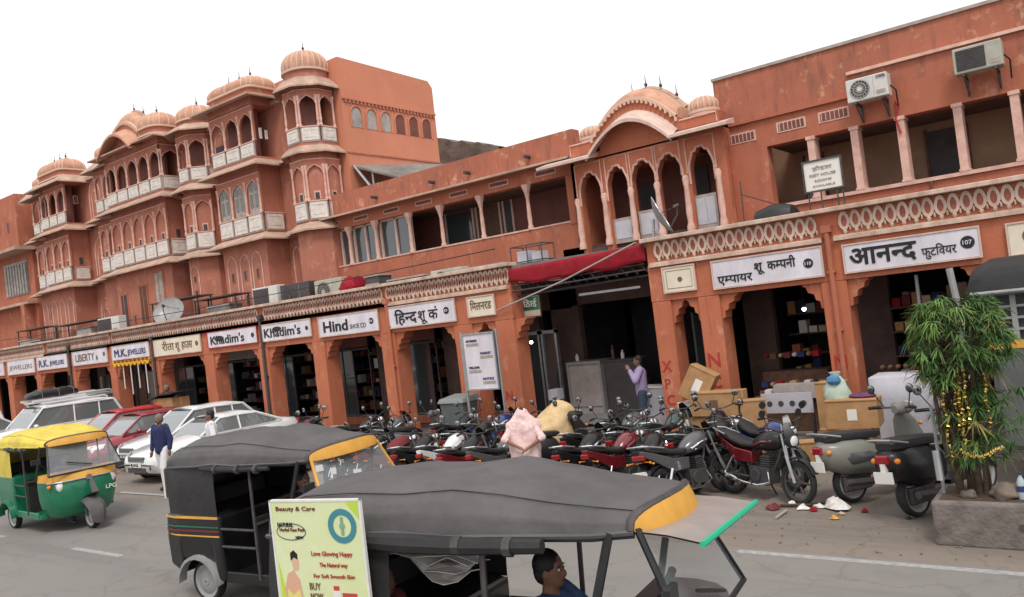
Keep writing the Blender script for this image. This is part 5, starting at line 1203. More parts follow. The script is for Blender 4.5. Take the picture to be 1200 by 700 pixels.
    mb.loft(rings, False, False); mb.build('front_mudguard', 'blackpaint', r, True)
    mb = MB()
    for s_ in (-1, 1): mb.tube([(.64, s_*.075, .30), (.50, s_*.075, .66)], .024, 8); mb.tube([(.50, s_*.075, .66), (.42, s_*.075, .95)], .017, 8)
    mb.build('front_fork', 'steel', r, True)
    mb = MB(); mb.lathe([(.04, -.10), (.085, -.04), (.095, .03), (.085, .06)], (.53, 0, .86), 14, 'x'); hl = mb.build('headlight', 'plasticblack' if variant else 'chrome', r, True)
    mb = MB(); mb.lathe([(.083, .055), (.05, .075), (.01, .08)], (.53, 0, .86), 14, 'x'); mb.build('lens', 'lamp', hl, True)
    if variant:
        mb = MB(); mb.loft([[(.58, -.10, .80), (.60, 0, .78), (.58, .10, .80)], [(.52, -.11, .95), (.58, 0, .96), (.52, .11, .95)], [(.44, -.06, 1.07), (.48, 0, 1.10), (.44, .06, 1.07)]], False, False); mb.build('fairing', 'blackpaint', r, True)
    mb = MB(); mb.tube([(.30, -.36, 1.02), (.38, -.30, 1.04), (.43, -.10, .98), (.43, .10, .98), (.38, .30, 1.04), (.30, .36, 1.02)], .013, 6)
    hb = mb.build('handlebar', 'iron', r, True)
    mb = MB(); mb.tube([(.28, -.38, 1.015), (.36, -.31, 1.04)], .02, 8); mb.tube([(.28, .38, 1.015), (.36, .31, 1.04)], .02, 8); mb.split('grip', 'rubber', hb, True)
    for s_ in (-1, 1):
        mb = MB(); mb.tube([(.38, s_*.27, 1.04), (.36, s_*.33, 1.18)], .007, 5); mb.lathe([(.045, -.008), (.058, .0), (.055, .012)], (.35, s_*.35, 1.23), 12, 'x'); mb.cur = 1; mb.lathe([(.052, -.010), (.045, -.012)], (.35, s_*.35, 1.23), 12, 'x')
        mb.build('mirror', ['plasticblack', 'mirror'], hb, True)
    mb = MB(); mb.tube([(.18, -.10, .42), (.24, -.13, .26), (.02, -.15, .20), (-.25, -.16, .22), (-.40, -.165, .25)], .018, 8); mb.tube([(-.38, -.165, .245), (-.46, -.17, .26), (-.88, -.17, .33)], [.03, .042, .038], 10); mb.build('exhaust', 'chrome', r, True)
    mb = MB(); mb.tube([(-.10, -.20, .24), (-.10, .20, .24)], .012, 6); mb.tube([(-.38, -.2, .34), (-.38, -.12, .36)], .012, 6); mb.tube([(-.02, .1, .26), (-.06, .30, .02)], .012, 6); mb.build('foot_peg', 'iron', r)
    mb = MB()
    for s_ in (-1, 1): mb.tube([(-.50, s_*.12, .56), (-.66, s_*.14, .30)], .022, 8)
    mb.build('rear_shock', 'chrome', r, True)
    mb = MB(); mb.tube([(-.62, -.15, .88), (-.90, -.12, .95), (-.99, 0, .96), (-.90, .12, .95), (-.62, .15, .88)], .012, 6); mb.build('grab_rail', 'steel', r, True)
    return r
def scooter(paint, loc, rz, label, seatm='seatvinyl', lean=0.0, sc=1.0, side=None):
    r = empty('motor_scooter', loc, rz, sc, label, 'motor scooter', 'motor scooters parked outside the shops'); r.rotation_euler = (lean, 0, rz)
    wheel(r, -.60, 0, .23, .23, .10, 'disc', 'greypaint', 'rear_wheel'); wheel(r, .62, 0, .23, .23, .10, 'disc', 'greypaint', 'front_wheel')
    def el(x, w_, z0, z1, p=.8, n=14): return [(x, w_*math.copysign(abs(math.cos(2*PI*k/n))**p, math.cos(2*PI*k/n)), (z0+z1)/2+(z1-z0)/2*math.copysign(abs(math.sin(2*PI*k/n))**p, math.sin(2*PI*k/n))) for k in range(n)]
    mb = MB(); mb.loft([el(-.98, .07, .60, .72), el(-.92, .15, .46, .76), el(-.72, .24, .34, .78), el(-.48, .26, .30, .76), el(-.24, .20, .30, .70), el(-.14, .12, .30, .56)]); mb.build('rear_body', paint, r, True)
    mb = MB(); mb.loft([el(-.92, .10, .74, .82, .6), el(-.84, .16, .73, .86, .6), el(-.5, .18, .72, .84, .6), el(-.20, .15, .70, .81, .6), el(-.10, .09, .71, .78, .6)]); mb.build('seat', seatm, r, True)
    mb = MB(); mb.loft([[(-.20, -.18, .26), (-.20, .18, .26), (-.20, .18, .31), (-.20, -.18, .31)], [(.28, -.20, .26), (.28, .20, .26), (.28, .20, .30), (.28, -.20, .30)]]); mb.build('footboard', paint, r, bevel=.01)
    mb = MB(); rings = []
    for z, x, w_, d in ((.27, .28, .20, .06), (.40, .40, .24, .10), (.62, .44, .25, .10), (.82, .40, .19, .09), (.92, .37, .10, .06)):
        rings.append([(x-.02, -w_, z), (x+d*.6, -w_*.6, z), (x+d, 0, z), (x+d*.6, w_*.6, z), (x-.02, w_, z), (x-.05, w_*.6, z), (x-.04, 0, z), (x-.05, -w_*.6, z)])
    mb.loft(rings); mb.build('leg_shield', paint, r, True)
    mb = MB(); mb.loft([el(.34, .03, .24, .34), el(.42, .09, .26, .46), el(.60, .11, .32, .50), el(.78, .10, .26, .44), el(.88, .04, .22, .30)]); mb.build('front_mudguard', paint, r, True)
    mb = MB(); mb.loft([el(.26, .05, .92, 1.02), el(.32, .12, .90, 1.06), el(.42, .13, .91, 1.05), el(.50, .09, .93, 1.03)]); mb.tube([(.40, 0, .90), (.36, 0, .98)], .05, 8); hd = mb.build('handlebar_cowl', paint, r, True)
    mb = MB(); mb.lathe([(.078, 0), (.07, .03), (.01, .045)], (.475, 0, .98), 14, 'x'); mb.build('headlight', 'lamp', r, True)
    mb = MB(); mb.tube([(.24, -.36, 1.0), (.33, -.12, .99), (.33, .12, .99), (.24, .36, 1.0)], .014, 6); hb = mb.build('handlebar', 'iron', r, True)
    mb = MB(); mb.tube([(.22, -.38, 1.0), (.28, -.24, 1.0)], .021, 8); mb.tube([(.22, .38, 1.0), (.28, .24, 1.0)], .021, 8); mb.split('grip', 'rubber', hb, True)
    for s_ in (-1, 1):
        mb = MB(); mb.tube([(.30, s_*.20, 1.0), (.26, s_*.30, 1.18)], .007, 5); mb.lathe([(.045, -.008), (.060, .0), (.055, .012)], (.25, s_*.32, 1.23), 12, 'x'); mb.cur = 1; mb.lathe([(.054, -.010), (.045, -.012)], (.25, s_*.32, 1.23), 12, 'x'); mb.build('mirror', ['plasticblack', 'mirror'], hb, True)
    mb = MB(); mb.cbox((-.975, 0, .66), (.05, .16, .10)); mb.build('tail_light', 'redlens', r, bevel=.02)
    mb = MB(); mb.box(-1.02, -.11, .42, -1.005, .11, .54); mb.box(-1.0, -.03, .5, -.96, .03, .62); mb.build('number_plate', 'label', r)
    mb = MB()
    for s_ in (-1, 1): mb.ball((-.93, s_*.14, .64), (.03, .035, .03), 8, 5); mb.ball((.47, s_*.16, .78), (.02, .035, .025), 8, 5)
    mb.build('indicator', 'amber', r, True)
    mb = MB(); mb.tube([(-.30, -.20, .26), (-.45, -.23, .24), (-.85, -.24, .28)], [.02, .045, .04], 8); mb.build('exhaust', 'iron', r, True)
    mb = MB(); mb.tube([(-.75, -.17, .80), (-.98, -.13, .86), (-1.02, 0, .87), (-.98, .13, .86), (-.75, .17, .80)], .013, 6); mb.build('grab_rail', 'steel', r, True)
    mb = MB(); mb.box(-.75, -.10, .14, -.35, .12, .32); mb.build('engine', 'iron', r, bevel=.02)
    if side:
        mb = MB(); mb.loft([el(-.90, .235*.5, .50, .66), el(-.70, .262, .42, .66), el(-.45, .275, .42, .64), el(-.30, .21, .46, .58)]); mb.build('side_panel', side, r, True)
    return r
M['graypaint2'] = mat('silver_grey_paint', (.09, .09, .095), .3, coat=.6, var=.1)
M['redpaint'] = mat('bike_red_paint', (.15, .009, .014), .25, coat=.9)
M['bluepaint'] = mat('bike_blue_paint', (.02, .04, .16), .25, coat=.9)
M['creampaint'] = mat('scooter_cream_paint', (.20, .195, .17), .45, coat=.3, var=.1)
M['darkgreenpaint'] = mat('bike_dark_green_paint', (.02, .05, .04), .3, coat=.8)
bikes = [
 ('graypaint2', -4.95, 10.32, 72, 'dark grey motorcycle left of the red one, its tail towards the road', 1),
 ('blackpaint', -5.5, 10.36, 104, 'black motorcycle with pale plate, third from the right in the front row', 0),
 ('redpaint', -6.05, 10.42, 84, 'motorcycle with dark red side panel in the middle of the front row', 0),
 ('blackpaint', -6.6, 10.39, 91, 'black motorcycle right beside the figure in the pink shawl', 1),
 ('graypaint2', -8.15, 10.33, 89, 'dark grey motorcycle left of the figure in the pink shawl', 0),
 ('redpaint', -8.75, 10.14, 99, 'motorcycle with red tank in front of the notice board post', 1),
 ('carwhite', -9.35, 10.4, 96, 'white tailed motorcycle closest to the crest of the near rickshaw hood', 1),
 ('blackpaint', -9.95, 10.29, 102, 'black motorcycle in front of the grey bin', 0),
 ('maroon', -10.55, 10.19, 90, 'maroon motorcycle below the second arcade pillar', 0),
 ('blackpaint', -11.2, 10.24, 89, 'black motorcycle near the left end of the front row', 1),
 ('carwhite', -11.9, 10.42, 96, 'white motorcycle at the left end of the front row above the second rickshaw', 1),
 ('redpaint', -4.08, 10.52, -25, 'red and black motorcycle standing alone at the right end of the parked row', 1),
 ('bluepaint', -4.30, 11.3, -35, 'blue motorcycle just behind the red one at the right end of the row', 1),
 ('blackpaint', -4.95, 11.2, 70, 'black motorcycle squeezed between the blue and the dark grey ones', 0),
 ('darkgreenpaint', -6.3, 11.45, 88, 'dark green motorcycle in the middle of the tangle before the leaning box', 0),
 ('blackpaint', -7.0, 11.4, 82, 'black motorcycle behind the red side panelled one', 1),
 ('blackpaint', -9.7, 11.5, 86, 'black motorcycle between the front and back rows left of the yellow cover', 0),
 ('blackpaint', -5.3, 12.2, 106, 'black motorcycle in the back row before the cardboard boxes', 0),
 ('darkgreenpaint', -6.1, 12.25, 86, 'dark green motorcycle in the back row below the leaning box', 1),
 ('graypaint2', -6.95, 12.3, 86, 'grey motorcycle in the back row below the first right-hand pillar', 0),
 ('blackpaint', -9.0, 12.4, 78, 'black motorcycle in the back row at the left of the yellow cover', 0),
 ('bluepaint', -10.0, 12.5, 78, 'dark blue motorcycle in the back row by the gateway pillar', 1),
 ('blackpaint', -11.0, 12.6, 91, 'black motorcycle in the back row under the notice board', 0),
 ('graypaint2', -12.9, 12.5, 91, 'grey motorcycle in the back row left of the grey bin', 1),
 ('blackpaint', -13.9, 12.6, 88, 'black motorcycle in the back row under the widest dark shop bay', 0),
 ('redpaint', -16.2, 12.7, 88, 'small red motorcycle parked by the pillar right of the white sedan', 0),
]
random.seed(11)
protos = {}
for m_, x, y, hd_, lb, v in bikes:
    if (m_, v) in protos:
        o = copy_tree(protos[(m_, v)]); o.location = (x, y, 0); o.rotation_euler = (R(random.uniform(-8, -4)), 0, R(hd_)); o['label'] = lb
    else:
        o = motorcycle(m_, (x, y, 0), R(hd_), lb, R(random.uniform(-8, -4)), variant=v); protos[(m_, v)] = o
scooter('creampaint', (-2.60, 11.05, 0), R(56), 'dull grey motor scooter behind the black one near the planter', side='graypaint2', lean=R(-5), sc=1.05)
scooter('blackpaint', (-2.12, 10.62, 0), R(-196+40), 'black motor scooter with white headlamp rim beside the planter', lean=R(-5), sc=1.08) if False else scooter('blackpaint', (-1.86, 10.62, 0), R(66), 'black motor scooter in front of the dull grey one, beside the planter', lean=R(-5), sc=1.08)
scooter('plasticblack', (-7.85, 11.5, 0), R(75), 'black motor scooter between the pink shawl and the yellow cover', lean=R(-5))
scooter('blackpaint', (-14.8, 11.8, 0), R(120), 'black motor scooter at the left end of the parked two-wheelers', lean=R(-5))
scooter('graypaint2', (-11.9, 12.2, 0), R(65), 'dark grey motor scooter right in front of the grey bin', lean=R(-5))
# ================================================================== PEOPLE
def capsule(mb, p, q, r0, r1, n=12):
    p, q = Vector(p), Vector(q); d = (q-p).normalized(); pts = []; rs = []
    for k in range(4):
        a = PI/2*k/4; pts.append(p-d*r0*math.cos(a)); rs.append(max(.003, r0*math.sin(a)))
    for k in range(5):
        t = k/4; pts.append(p.lerp(q, t)); rs.append(r0+(r1-r0)*t)
    for k in range(1, 5):
        a = PI/2*k/4; pts.append(q+d*r1*math.sin(a)); rs.append(max(.003, r1*math.cos(a)))
    mb.tube(pts, rs, n)
def remeshed(mb, name, m, parent, vox=.012, sm=2):
    o = mb.build(name, m, parent, True, angle=180)
    r_ = o.modifiers.new('remesh', 'REMESH'); r_.mode = 'VOXEL'; r_.voxel_size = vox; r_.use_smooth_shade = True
    s = o.modifiers.new('smooth', 'SMOOTH'); s.factor = .5; s.iterations = sm
    return o
def arm_pts(sh, el, wr): return sh, el, wr
def person(label, loc, rz, H=1.68, shirt='navy', trousers='whitecotton', hair='hair', armL=None, armR=None, legL=None, legR=None, headturn=0, lean=0, shawl=None, seated=False, group=None):
    k = H/1.7
    hip = Vector((0, 0, .90)); hl = .095
    hips = {1: Vector((0, hl, .88)), -1: Vector((0, -hl, .88))}
    if seated: legs = {s: (Vector((.42, s*.14, .86)), Vector((.46, s*.15, .44)), Vector((.60, s*.15, .40))) for s in (1, -1)}
    else: legs = {1: legL or (Vector((.03, .11, .48)), Vector((-.02, .11, .09)), Vector((.14, .13, .04))), -1: legR or (Vector((.03, -.11, .48)), Vector((.0, -.11, .09)), Vector((.16, -.13, .04)))}
    lx = math.sin(lean)
    ch = Vector((lx*.45, 0, 1.30)); nk = Vector((lx*.55, 0, 1.45)); hd = Vector((lx*.62+.01, 0, 1.585))
    shd = {1: Vector((lx*.5, .185, 1.40)), -1: Vector((lx*.5, -.185, 1.40))}
    arms = {1: armL or (Vector((-.02, .25, 1.12)), Vector((.04, .26, .88))), -1: armR or (Vector((-.02, -.25, 1.12)), Vector((.04, -.26, .88)))}
    body = MB()
    capsule(body, (0, 0, .92), (0, 0, 1.05), .125, .12); capsule(body, (0, .04, 1.05), ch+Vector((0, .05, 0)), .105, .12); capsule(body, (0, -.04, 1.05), ch-Vector((0, .05, 0)), .105, .12)
    capsule(body, ch+Vector((0, 0, .06)), nk+Vector((0, 0, .03)), .07, .052)
    body.ball(hd, (.090, .075, .115), 16, 12); body.ball(hd+Vector((.03, 0, -.055)), (.062, .055, .06), 12, 8)
    ca, sa = math.cos(headturn), math.sin(headturn)
    def hp(x, y, z): return (hd.x+x*ca-y*sa, hd.y+x*sa+y*ca, hd.z+z)
    body.ball(hp(.095, 0, -.02), (.018, .014, .026), 8, 6)
    for s in (1, -1):
        body.ball(hp(.0, s*.078, -.01), (.018, .012, .030), 8, 6)
        capsule(body, shd[s], arms[s][0], .052, .040); capsule(body, arms[s][0], arms[s][1], .040, .027)
        d = (arms[s][1]-arms[s][0]).normalized(); side = Vector((1, 0, 0)) if abs(d.x) < .8 else Vector((0, 0, 1)); side = (side-d*side.dot(d)).normalized(); up = d.cross(side)
        w_ = arms[s][1]; pm = w_+d*.075; capsule(body, w_+side*.008, pm+side*.012, .026, .026); capsule(body, w_-side*.008, pm-side*.014, .026, .024)
        for j, (o_, ln) in enumerate(((.033, .062), (.011, .072), (-.011, .068), (-.032, .052))):
            a = pm+side*o_+d*.012; b = a+d*ln*.55+up*(-s*.006); c = b+d*ln*.40+up*(-s*.018); capsule(body, a, b, .0095, .009, 8); capsule(body, b, c, .009, .0075, 8)
        th = w_+d*.02+side*.03; capsule(body, th, th+d*.035+side*.022, .012, .010, 8); capsule(body, th+d*.035+side*.022, th+d*.062+side*.024, .010, .008, 8)
        kn, an, toe = legs[s]; capsule(body, hips[s], kn, .080, .055); capsule(body, kn, an, .055, .038); capsule(body, an-Vector((.03, 0, .03)), toe, .038, .032)
    p = remeshed(body, 'person', 'skin', None, .0115); p.location = loc; p.rotation_euler = (0, 0, rz); p.scale = (k, k, k)
    tag(p, label, 'person', group)
    # face
    f = MB()
    for s in (1, -1): f.ball(hp(.074, s*.030, .008), (.010, .014, .008), 8, 6)
    f.build('eye', 'label', p, True)
    f = MB()
    for s in (1, -1): f.ball(hp(.081, s*.030, .008), (.005, .006, .006), 8, 6); f.ball(hp(.078, s*.031, .028), (.008, .020, .004), 8, 5)
    f.build('eyebrow', 'hair', p, True)
    f = MB(); f.ball(hp(.088, 0, -.062), (.008, .024, .007), 10, 6); f.build('mouth', 'maroon', p, True)
    # hair
    h = MB(); h.ball(hp(-.018, 0, .030), (.094, .086, .098), 16, 10); h.ball(hp(-.045, 0, -.01), (.062, .080, .085), 14, 8); h.build('hair', hair, p, True)
    # shirt
    sm = MB()
    capsule(sm, (0, .03, .90), (0, .03, 1.06), .135, .13); capsule(sm, (0, -.03, .90), (0, -.03, 1.06), .135, .13); capsule(sm, (0, .05, 1.04), ch+Vector((0, .055, .02)), .125, .135); capsule(sm, (0, -.05, 1.04), ch+Vector((0, -.055, .02)), .125, .135)
    for s in (1, -1):
        capsule(sm, shd[s]-Vector((0, s*.03, -.0)), arms[s][0], .080, .068); e = arms[s][0].lerp(arms[s][1], .85 if shirt in ('navy', 'lilac') else .15); capsule(sm, arms[s][0], e, .068, .052)
    remeshed(sm, 'shirt', shirt, p, .014)
    tr = MB()
    for s in (1, -1):
        kn, an, toe = legs[s]; capsule(tr, hips[s]+Vector((0, 0, .02)), kn, .105, .080); capsule(tr, kn, an+Vector((0, 0, .02)), .080, .062)
    capsule(tr, (0, .05, .90), (0, -.05, .90), .12, .12)
    remeshed(tr, 'trousers', trousers, p, .014)
    for s in (1, -1):
        kn, an, toe = legs[s]; sh = MB(); capsule(sh, an-Vector((.05, 0, .035)), toe, .045, .040); o = sh.build('shoe', 'plasticblack', p, True)
    if shawl:
        sw = MB()
        def sr(z, rx, ry, cx, n=32): return [(cx+rx*math.cos(2*PI*i/n)*(1+(.05 if z > 1.45 else .13)*math.sin(5*2*PI*i/n+z*7)), ry*math.sin(2*PI*i/n)*(1+(.03 if z > 1.45 else .08)*math.sin(7*2*PI*i/n+z*5)), z) for i in range(n)]
        sw.loft([sr(1.70, .02, .02, lx*.62), sr(1.68, .08, .08, lx*.62-.01), sr(1.62, .125, .13, lx*.62-.01), sr(1.545, .13, .16, lx*.60-.01), sr(1.49, .15, .24, lx*.60-.01), sr(1.455, .17, .30, lx*.57), sr(1.36, .19, .32, lx*.5), sr(1.2, .20, .30, lx*.35), sr(1.0, .20, .27, lx*.1), sr(.72, .23, .27, 0), sr(.50, .24, .30, 0)])
        so2 = sw.build('shawl', shawl, p, True, angle=180); q_ = so2.modifiers.new('sub', 'SUBSURF'); q_.levels = 2; q_.render_levels = 2; tx_ = bpy.data.textures.new('shawl_folds', 'CLOUDS'); tx_.noise_scale = .12; dm_ = so2.modifiers.new('folds', 'DISPLACE'); dm_.texture = tx_; dm_.strength = .06
    return p
M['pinkshawl'] = mat('pink_printed_cotton', (.58, .30, .28), .9, var=.45, vscale=22, col2=(.74, .64, .62), bump=.3, bscale=18)
V = Vector
person('man in navy long-sleeved shirt and white trousers walking beside the white sedan', (-16.85, 9.35, 0), R(-75), 1.62, 'navy', 'whitecotton', 'greyhair', legL=(V((.12, .10, .49)), V((.10, .10, .10)), V((.25, .12, .05))), legR=(V((-.05, -.10, .48)), V((-.20, -.10, .11)), V((-.07, -.12, .05))))
person('young man in white shirt standing between the white sedan and the second rickshaw', (-15.55, 9.75, 0), R(-120), 1.60, 'whitecotton', 'jeans', 'hair')
person('man in lilac shirt with hand on hip standing in the dark gateway', (-8.2, 15.1, .03), R(-150), 1.66, 'lilac', 'jeans', 'hair', armR=(V((-.06, -.36, 1.16)), V((.05, -.20, 1.00))), armL=(V((.12, .28, 1.18)), V((.22, .12, 1.42))))
person('figure under a pink printed shawl standing among the motorcycles', (-7.38, 9.75, 0), R(122), 1.42, 'pinkshawl', 'pinkshawl', 'hair', shawl='pinkshawl', lean=.15, armL=(V((-.10, .34, 1.18)), V((-.27, .10, 1.06))), armR=(V((-.10, -.34, 1.16)), V((-.27, -.08, 1.02))))
person('man in grey-blue shirt leaning in the left side of the gateway', (-11.35, 15.3, .05), R(-120), 1.60, 'blueshirt', 'jeans', 'hair', lean=.35, armL=(V((.2, .26, 1.10)), V((.36, .18, .98))))
person('person in maroon top beside the glass door inside the gateway', (-12.0, 15.9, .05), R(-60), 1.5, 'maroon', 'jeans', 'hair')
person('person with white cap and dark jacket behind the red car', (-25.1, 14.3, .25), R(-70), 1.68, 'seatvinyl', 'jeans', 'greyhair')
person('person in white standing near the far left arcade pillars', (-38.4, 14.2, 0), R(-60), 1.65, 'whitecotton', 'whitecotton', 'hair')
person('driver in blue shirt sitting in the nearest rickshaw', (-2.84, 3.84, -.20), R(11.5), 1.62, 'blueshirt', 'jeans', 'hair', seated=True, armL=(V((.22, .26, 1.16)), V((.44, .26, 1.22))), armR=(V((.22, -.26, 1.16)), V((.44, -.26, 1.22))))
person('passenger in maroon sitting on the back seat of the nearest rickshaw', (-3.97, 3.56, -.22), R(11.5), 1.55, 'maroon', 'seatvinyl', 'hair', seated=True)
person('driver in dark clothes sitting in the second rickshaw', (-7.66, 5.87, -.24), R(7), 1.58, 'seatvinyl', 'seatvinyl', 'hair', seated=True, armL=(V((.22, .26, 1.16)), V((.44, .26, 1.22))), armR=(V((.22, -.26, 1.16)), V((.44, -.26, 1.22))))
person('driver in pale blue shirt sitting in the green rickshaw', (-15.69, 6.84, -.26), R(-3), 1.55, 'blueshirt', 'jeans', 'hair', seated=True, armL=(V((.22, .26, 1.16)), V((.44, .26, 1.22))), armR=(V((.22, -.26, 1.16)), V((.44, -.26, 1.22))))
# ================================================================== THINGS ON THE TERRACE AND WALLS
def ac(label, loc, rz=0, m='acwhite', w=.82, h=.56, d=.32, fan=True, brackets=False):
    r = empty('air_conditioner', loc, rz, 1, label, 'air conditioner', 'air conditioner outdoor units')
    mb = MB(); mb.box(0, 0, 0, w, d, h); mb.build('casing', m, r, bevel=.02)
    cx = w*.33; mb = MB(); rr = h*.40
    if fan:
        mb.cur = 0; mb.lathe([(rr, 0), (rr, -.012)], (cx, 0, h/2), 24, 'y'); b = mb.build('fan_grille', 'dark', r)
        mb = MB()
        for k in range(3): q = rr*(.35+.3*k); mb.tube([(cx+q*math.cos(2*PI*i/20), -.016, h/2+q*math.sin(2*PI*i/20)) for i in range(21)], .004, 4)
        for k in range(8): a = PI*k/8; mb.tube([(cx-rr*math.cos(a), -.018, h/2-rr*math.sin(a)), (cx+rr*math.cos(a), -.018, h/2+rr*math.sin(a))], .003, 4)
        mb.lathe([(rr*.25, -.012), (rr*.25, -.024)], (cx, 0, h/2), 14, 'y'); mb.build('fan_guard', m, b)
    else:
        mb.box(.05, -.012, .05, w*.66, 0, h-.05); b = mb.build('fan_grille', 'dark', r)
        mb = MB()
        for k in range(9): z = .08+k*(h-.16)/8; mb.box(.05, -.018, z, w*.66, -.012, z+.012)
        mb.build('fan_guard', 'iron', b)
    mb = MB(); mb.box(w*.72, -.006, .06, w*.94, 0, h*.3); mb.box(w*.66, -.004, .04, w*.665, 0, h-.04); mb.build('panel_line', 'panelgrey', r)
    if brackets:
        mb = MB()
        for x in (.12, w-.14): mb.box(x, -.02, -.05, x+.04, .46, -.003); mb.box(x, .42, -.35, x+.04, .46, -.05); mb.tube([(x+.02, .0, -.05), (x+.02, .44, -.33)], .012, 5)
        mb.build('bracket', 'iron', r)
        mb = MB(); mb.tube([(w, .2, .2), (w+.08, .25, .1), (w+.06, .4, -.2)], .015, 5); mb.build('pipe', 'ink', r)
    return r
a = ac('white wall air conditioner with round black fan grille and small dark badge', (-3.80, 16.52, 6.10), w=.74, h=.44, brackets=True)
lettering('DAIKIN'[:0] or 'COOL', .07, .55, -.008, .36, 'inkblue', a, width=.17)
ac('yellowed wall air conditioner with square slatted fan grille at top right', (-1.96, 16.50, 6.14), m='accream', w=.76, h=.46, fan=False, brackets=True)
ac('large white air conditioner on the arcade roof, left of the turret base', (-21.1, 15.1, 3.80), w=1.2, h=.78, fan=False)
ac('air conditioner with pale fan housing next to the large white one on the arcade roof', (-19.75, 15.1, 3.80), m='iron', w=1.3, h=.72)
ac('cream boxy air conditioner on the arcade roof under the gallery windows', (-18.2, 15.1, 3.78), w=1.15, h=.68, fan=True, m='accream')
ac('white air conditioner with dark grille on the arcade roof below the central block', (-31.0, 15.2, 3.95), w=1.55, h=.62, fan=False)
ac('low grey air conditioner near the right end of the left arcade roof', (-13.6, 14.95, 3.78), w=1.0, h=.38, m='accream')
mb = MB(); rc_ = []
for i in range(9):
    t = i/8; rc_.append([(-16.75+.62*t, 15.0+.30*math.cos(2*PI*k/12), 4.12+(.28+.10*math.sin(t*9))*math.sin(PI*t)**.4*math.sin(2*PI*k/12)) for k in range(12)])
mb.loft(rc_); tag(mb.build('cloth_bundle', 'redcloth', None, True), 'red cloth bundle lying on the arcade roof beside the cream air conditioner', 'cloth')
# junk: frames, low walls, tables
def stand(name, label, cat, x0, x1, y, z0, z1, top=True, m='iron', d=.5):
    r = empty(name, (0, 0, 0), label=label, cat=cat)
    for x in (x0, x1-.04):
        for yy in (y, y+d): mb = MB(); mb.box(x, yy, z0, x+.04, yy+.04, z1); mb.build('leg', m, r)
    mb = MB(); mb.box(x0-.05, y-.05, z1, x1+.05, y+d+.08, z1+.04); mb.build('table_top', m, r)
    mb = MB(); mb.box(x0, y, (z0+z1)/2, x1, y+.03, (z0+z1)/2+.03); mb.build('cross_bar', m, r)
    return r
stand('metal_table', 'rusty metal table frame on the arcade roof beside the satellite dish', 'table', -27.6, -24.7, 15.5, 3.55, 4.75)
stand('metal_rack', 'dark metal rack on the arcade roof below the slim turret', 'rack', -24.6, -22.3, 15.3, 3.55, 4.55)
stand('metal_rack', 'dark iron rack at the far left end of the arcade roof', 'rack', -38.8, -36.2, 15.5, 3.55, 4.7)
stand('metal_rack', 'low iron rack on the arcade roof left of the white air conditioner', 'rack', -35.2, -31.6, 15.5, 3.55, 4.6)
for x, y, z, w_, h_, m_, lb in [(-38.2, 15.3, 3.55, 1.0, .7, 'greycounter', 'grey crate stored under the far left iron rack'), (-36.8, 15.2, 3.55, .9, .6, 'tin', 'tin box under the right half of the far left iron rack'),
     (-33.6, 15.6, 3.55, 1.2, .8, 'greycounter', 'grey box on the arcade roof behind the low iron rack'), (-24.0, 15.4, 3.55, 1.2, .72, 'tin', 'grey tin box on the arcade roof in the dark rack'), (-16.0, 15.0, 3.55, .5, .75, 'darkcounter', 'small dark box on the arcade roof right of the red bundle'), (-15.2, 15.05, 3.6, 1.3, .5, 'iron', 'low dark box on the arcade roof above the Hind sign'), (-12.6, 14.95, 3.6, 1.3, .45, 'wood', 'low wooden crate on the arcade roof by its right end')]:
    r = empty('storage_box', (x, y, z), label=lb, cat='box'); mb = MB(); mb.box(0, 0, 0, w_, .5, h_); mb.build('crate', m_, r, bevel=.02); mb = MB(); mb.box(-.03, -.03, h_, w_+.03, .53, h_+.04)
    for k in range(3): mb.box(-.01, -.012, h_*(.2+.25*k), w_+.01, 0, h_*(.2+.25*k)+.04)
    mb.build('lid', 'steel' if m_ == 'tin' else 'greycounter', r)
def dish(label, loc, rz, tilt, rad, m='steel'):
    r = empty('satellite_dish', loc, rz, 1, label, 'satellite dish', None)
    mb = MB(); K = 7; rings = []
    for i in range(K+1):
        q = rad*i/K; rings.append([(q*math.cos(2*PI*k/24) if q else .001*math.cos(2*PI*k/24), -.28*(q/rad)**2*rad, q*math.sin(2*PI*k/24) if q else .001*math.sin(2*PI*k/24)) for k in range(24)])
    mb.loft(rings, True, False)
    mb.loft([[(p[0]*1.0, p[1]+.012, p[2]) for p in q] for q in rings], True, False)
    d = mb.build('reflector', m, r, True); d.rotation_euler = (tilt, 0, 0); d.location = (0, 0, rad*1.05)
    mb = MB(); mb.tube([(rad*math.cos(2*PI*k/24), -.28*rad, rad*math.sin(2*PI*k/24)) for k in range(25)], .012, 5); mb.build('rim', m, d)
    mb = MB(); mb.tube([(0, -.05*rad, -rad*.9), (0, -rad*.9, -rad*.35), (0, -rad*1.05, -rad*.05)], .018, 6); mb.lathe([(.03, -.06), (.045, 0), (.045, .06)], (0, -rad*1.05, 0), 10, 'y'); mb.tube([(rad*.6, -.1*rad, rad*.2), (0, -rad*1.0, 0)], .008, 4); mb.build('feed_arm', 'iron', d, True)
    mb = MB(); mb.tube([(0, .08, rad*1.0), (0, .12, .02)], .03, 8); mb.tube([(-.28, -.1, 0), (0, .1, rad*.55)], .014, 6); mb.tube([(.28, -.1, 0), (0, .1, rad*.55)], .014, 6); mb.build('mount', 'steel', r)
    return r
dish('grey satellite dish edge-on in front of the pavilion arches', (-7.3, 14.95, 4.0), R(112), R(-24), .42)
dish('satellite dish on the arcade roof beneath the slim turret', (-25.75, 15.1, 3.75), R(35), R(-28), .52, 'greypaint')
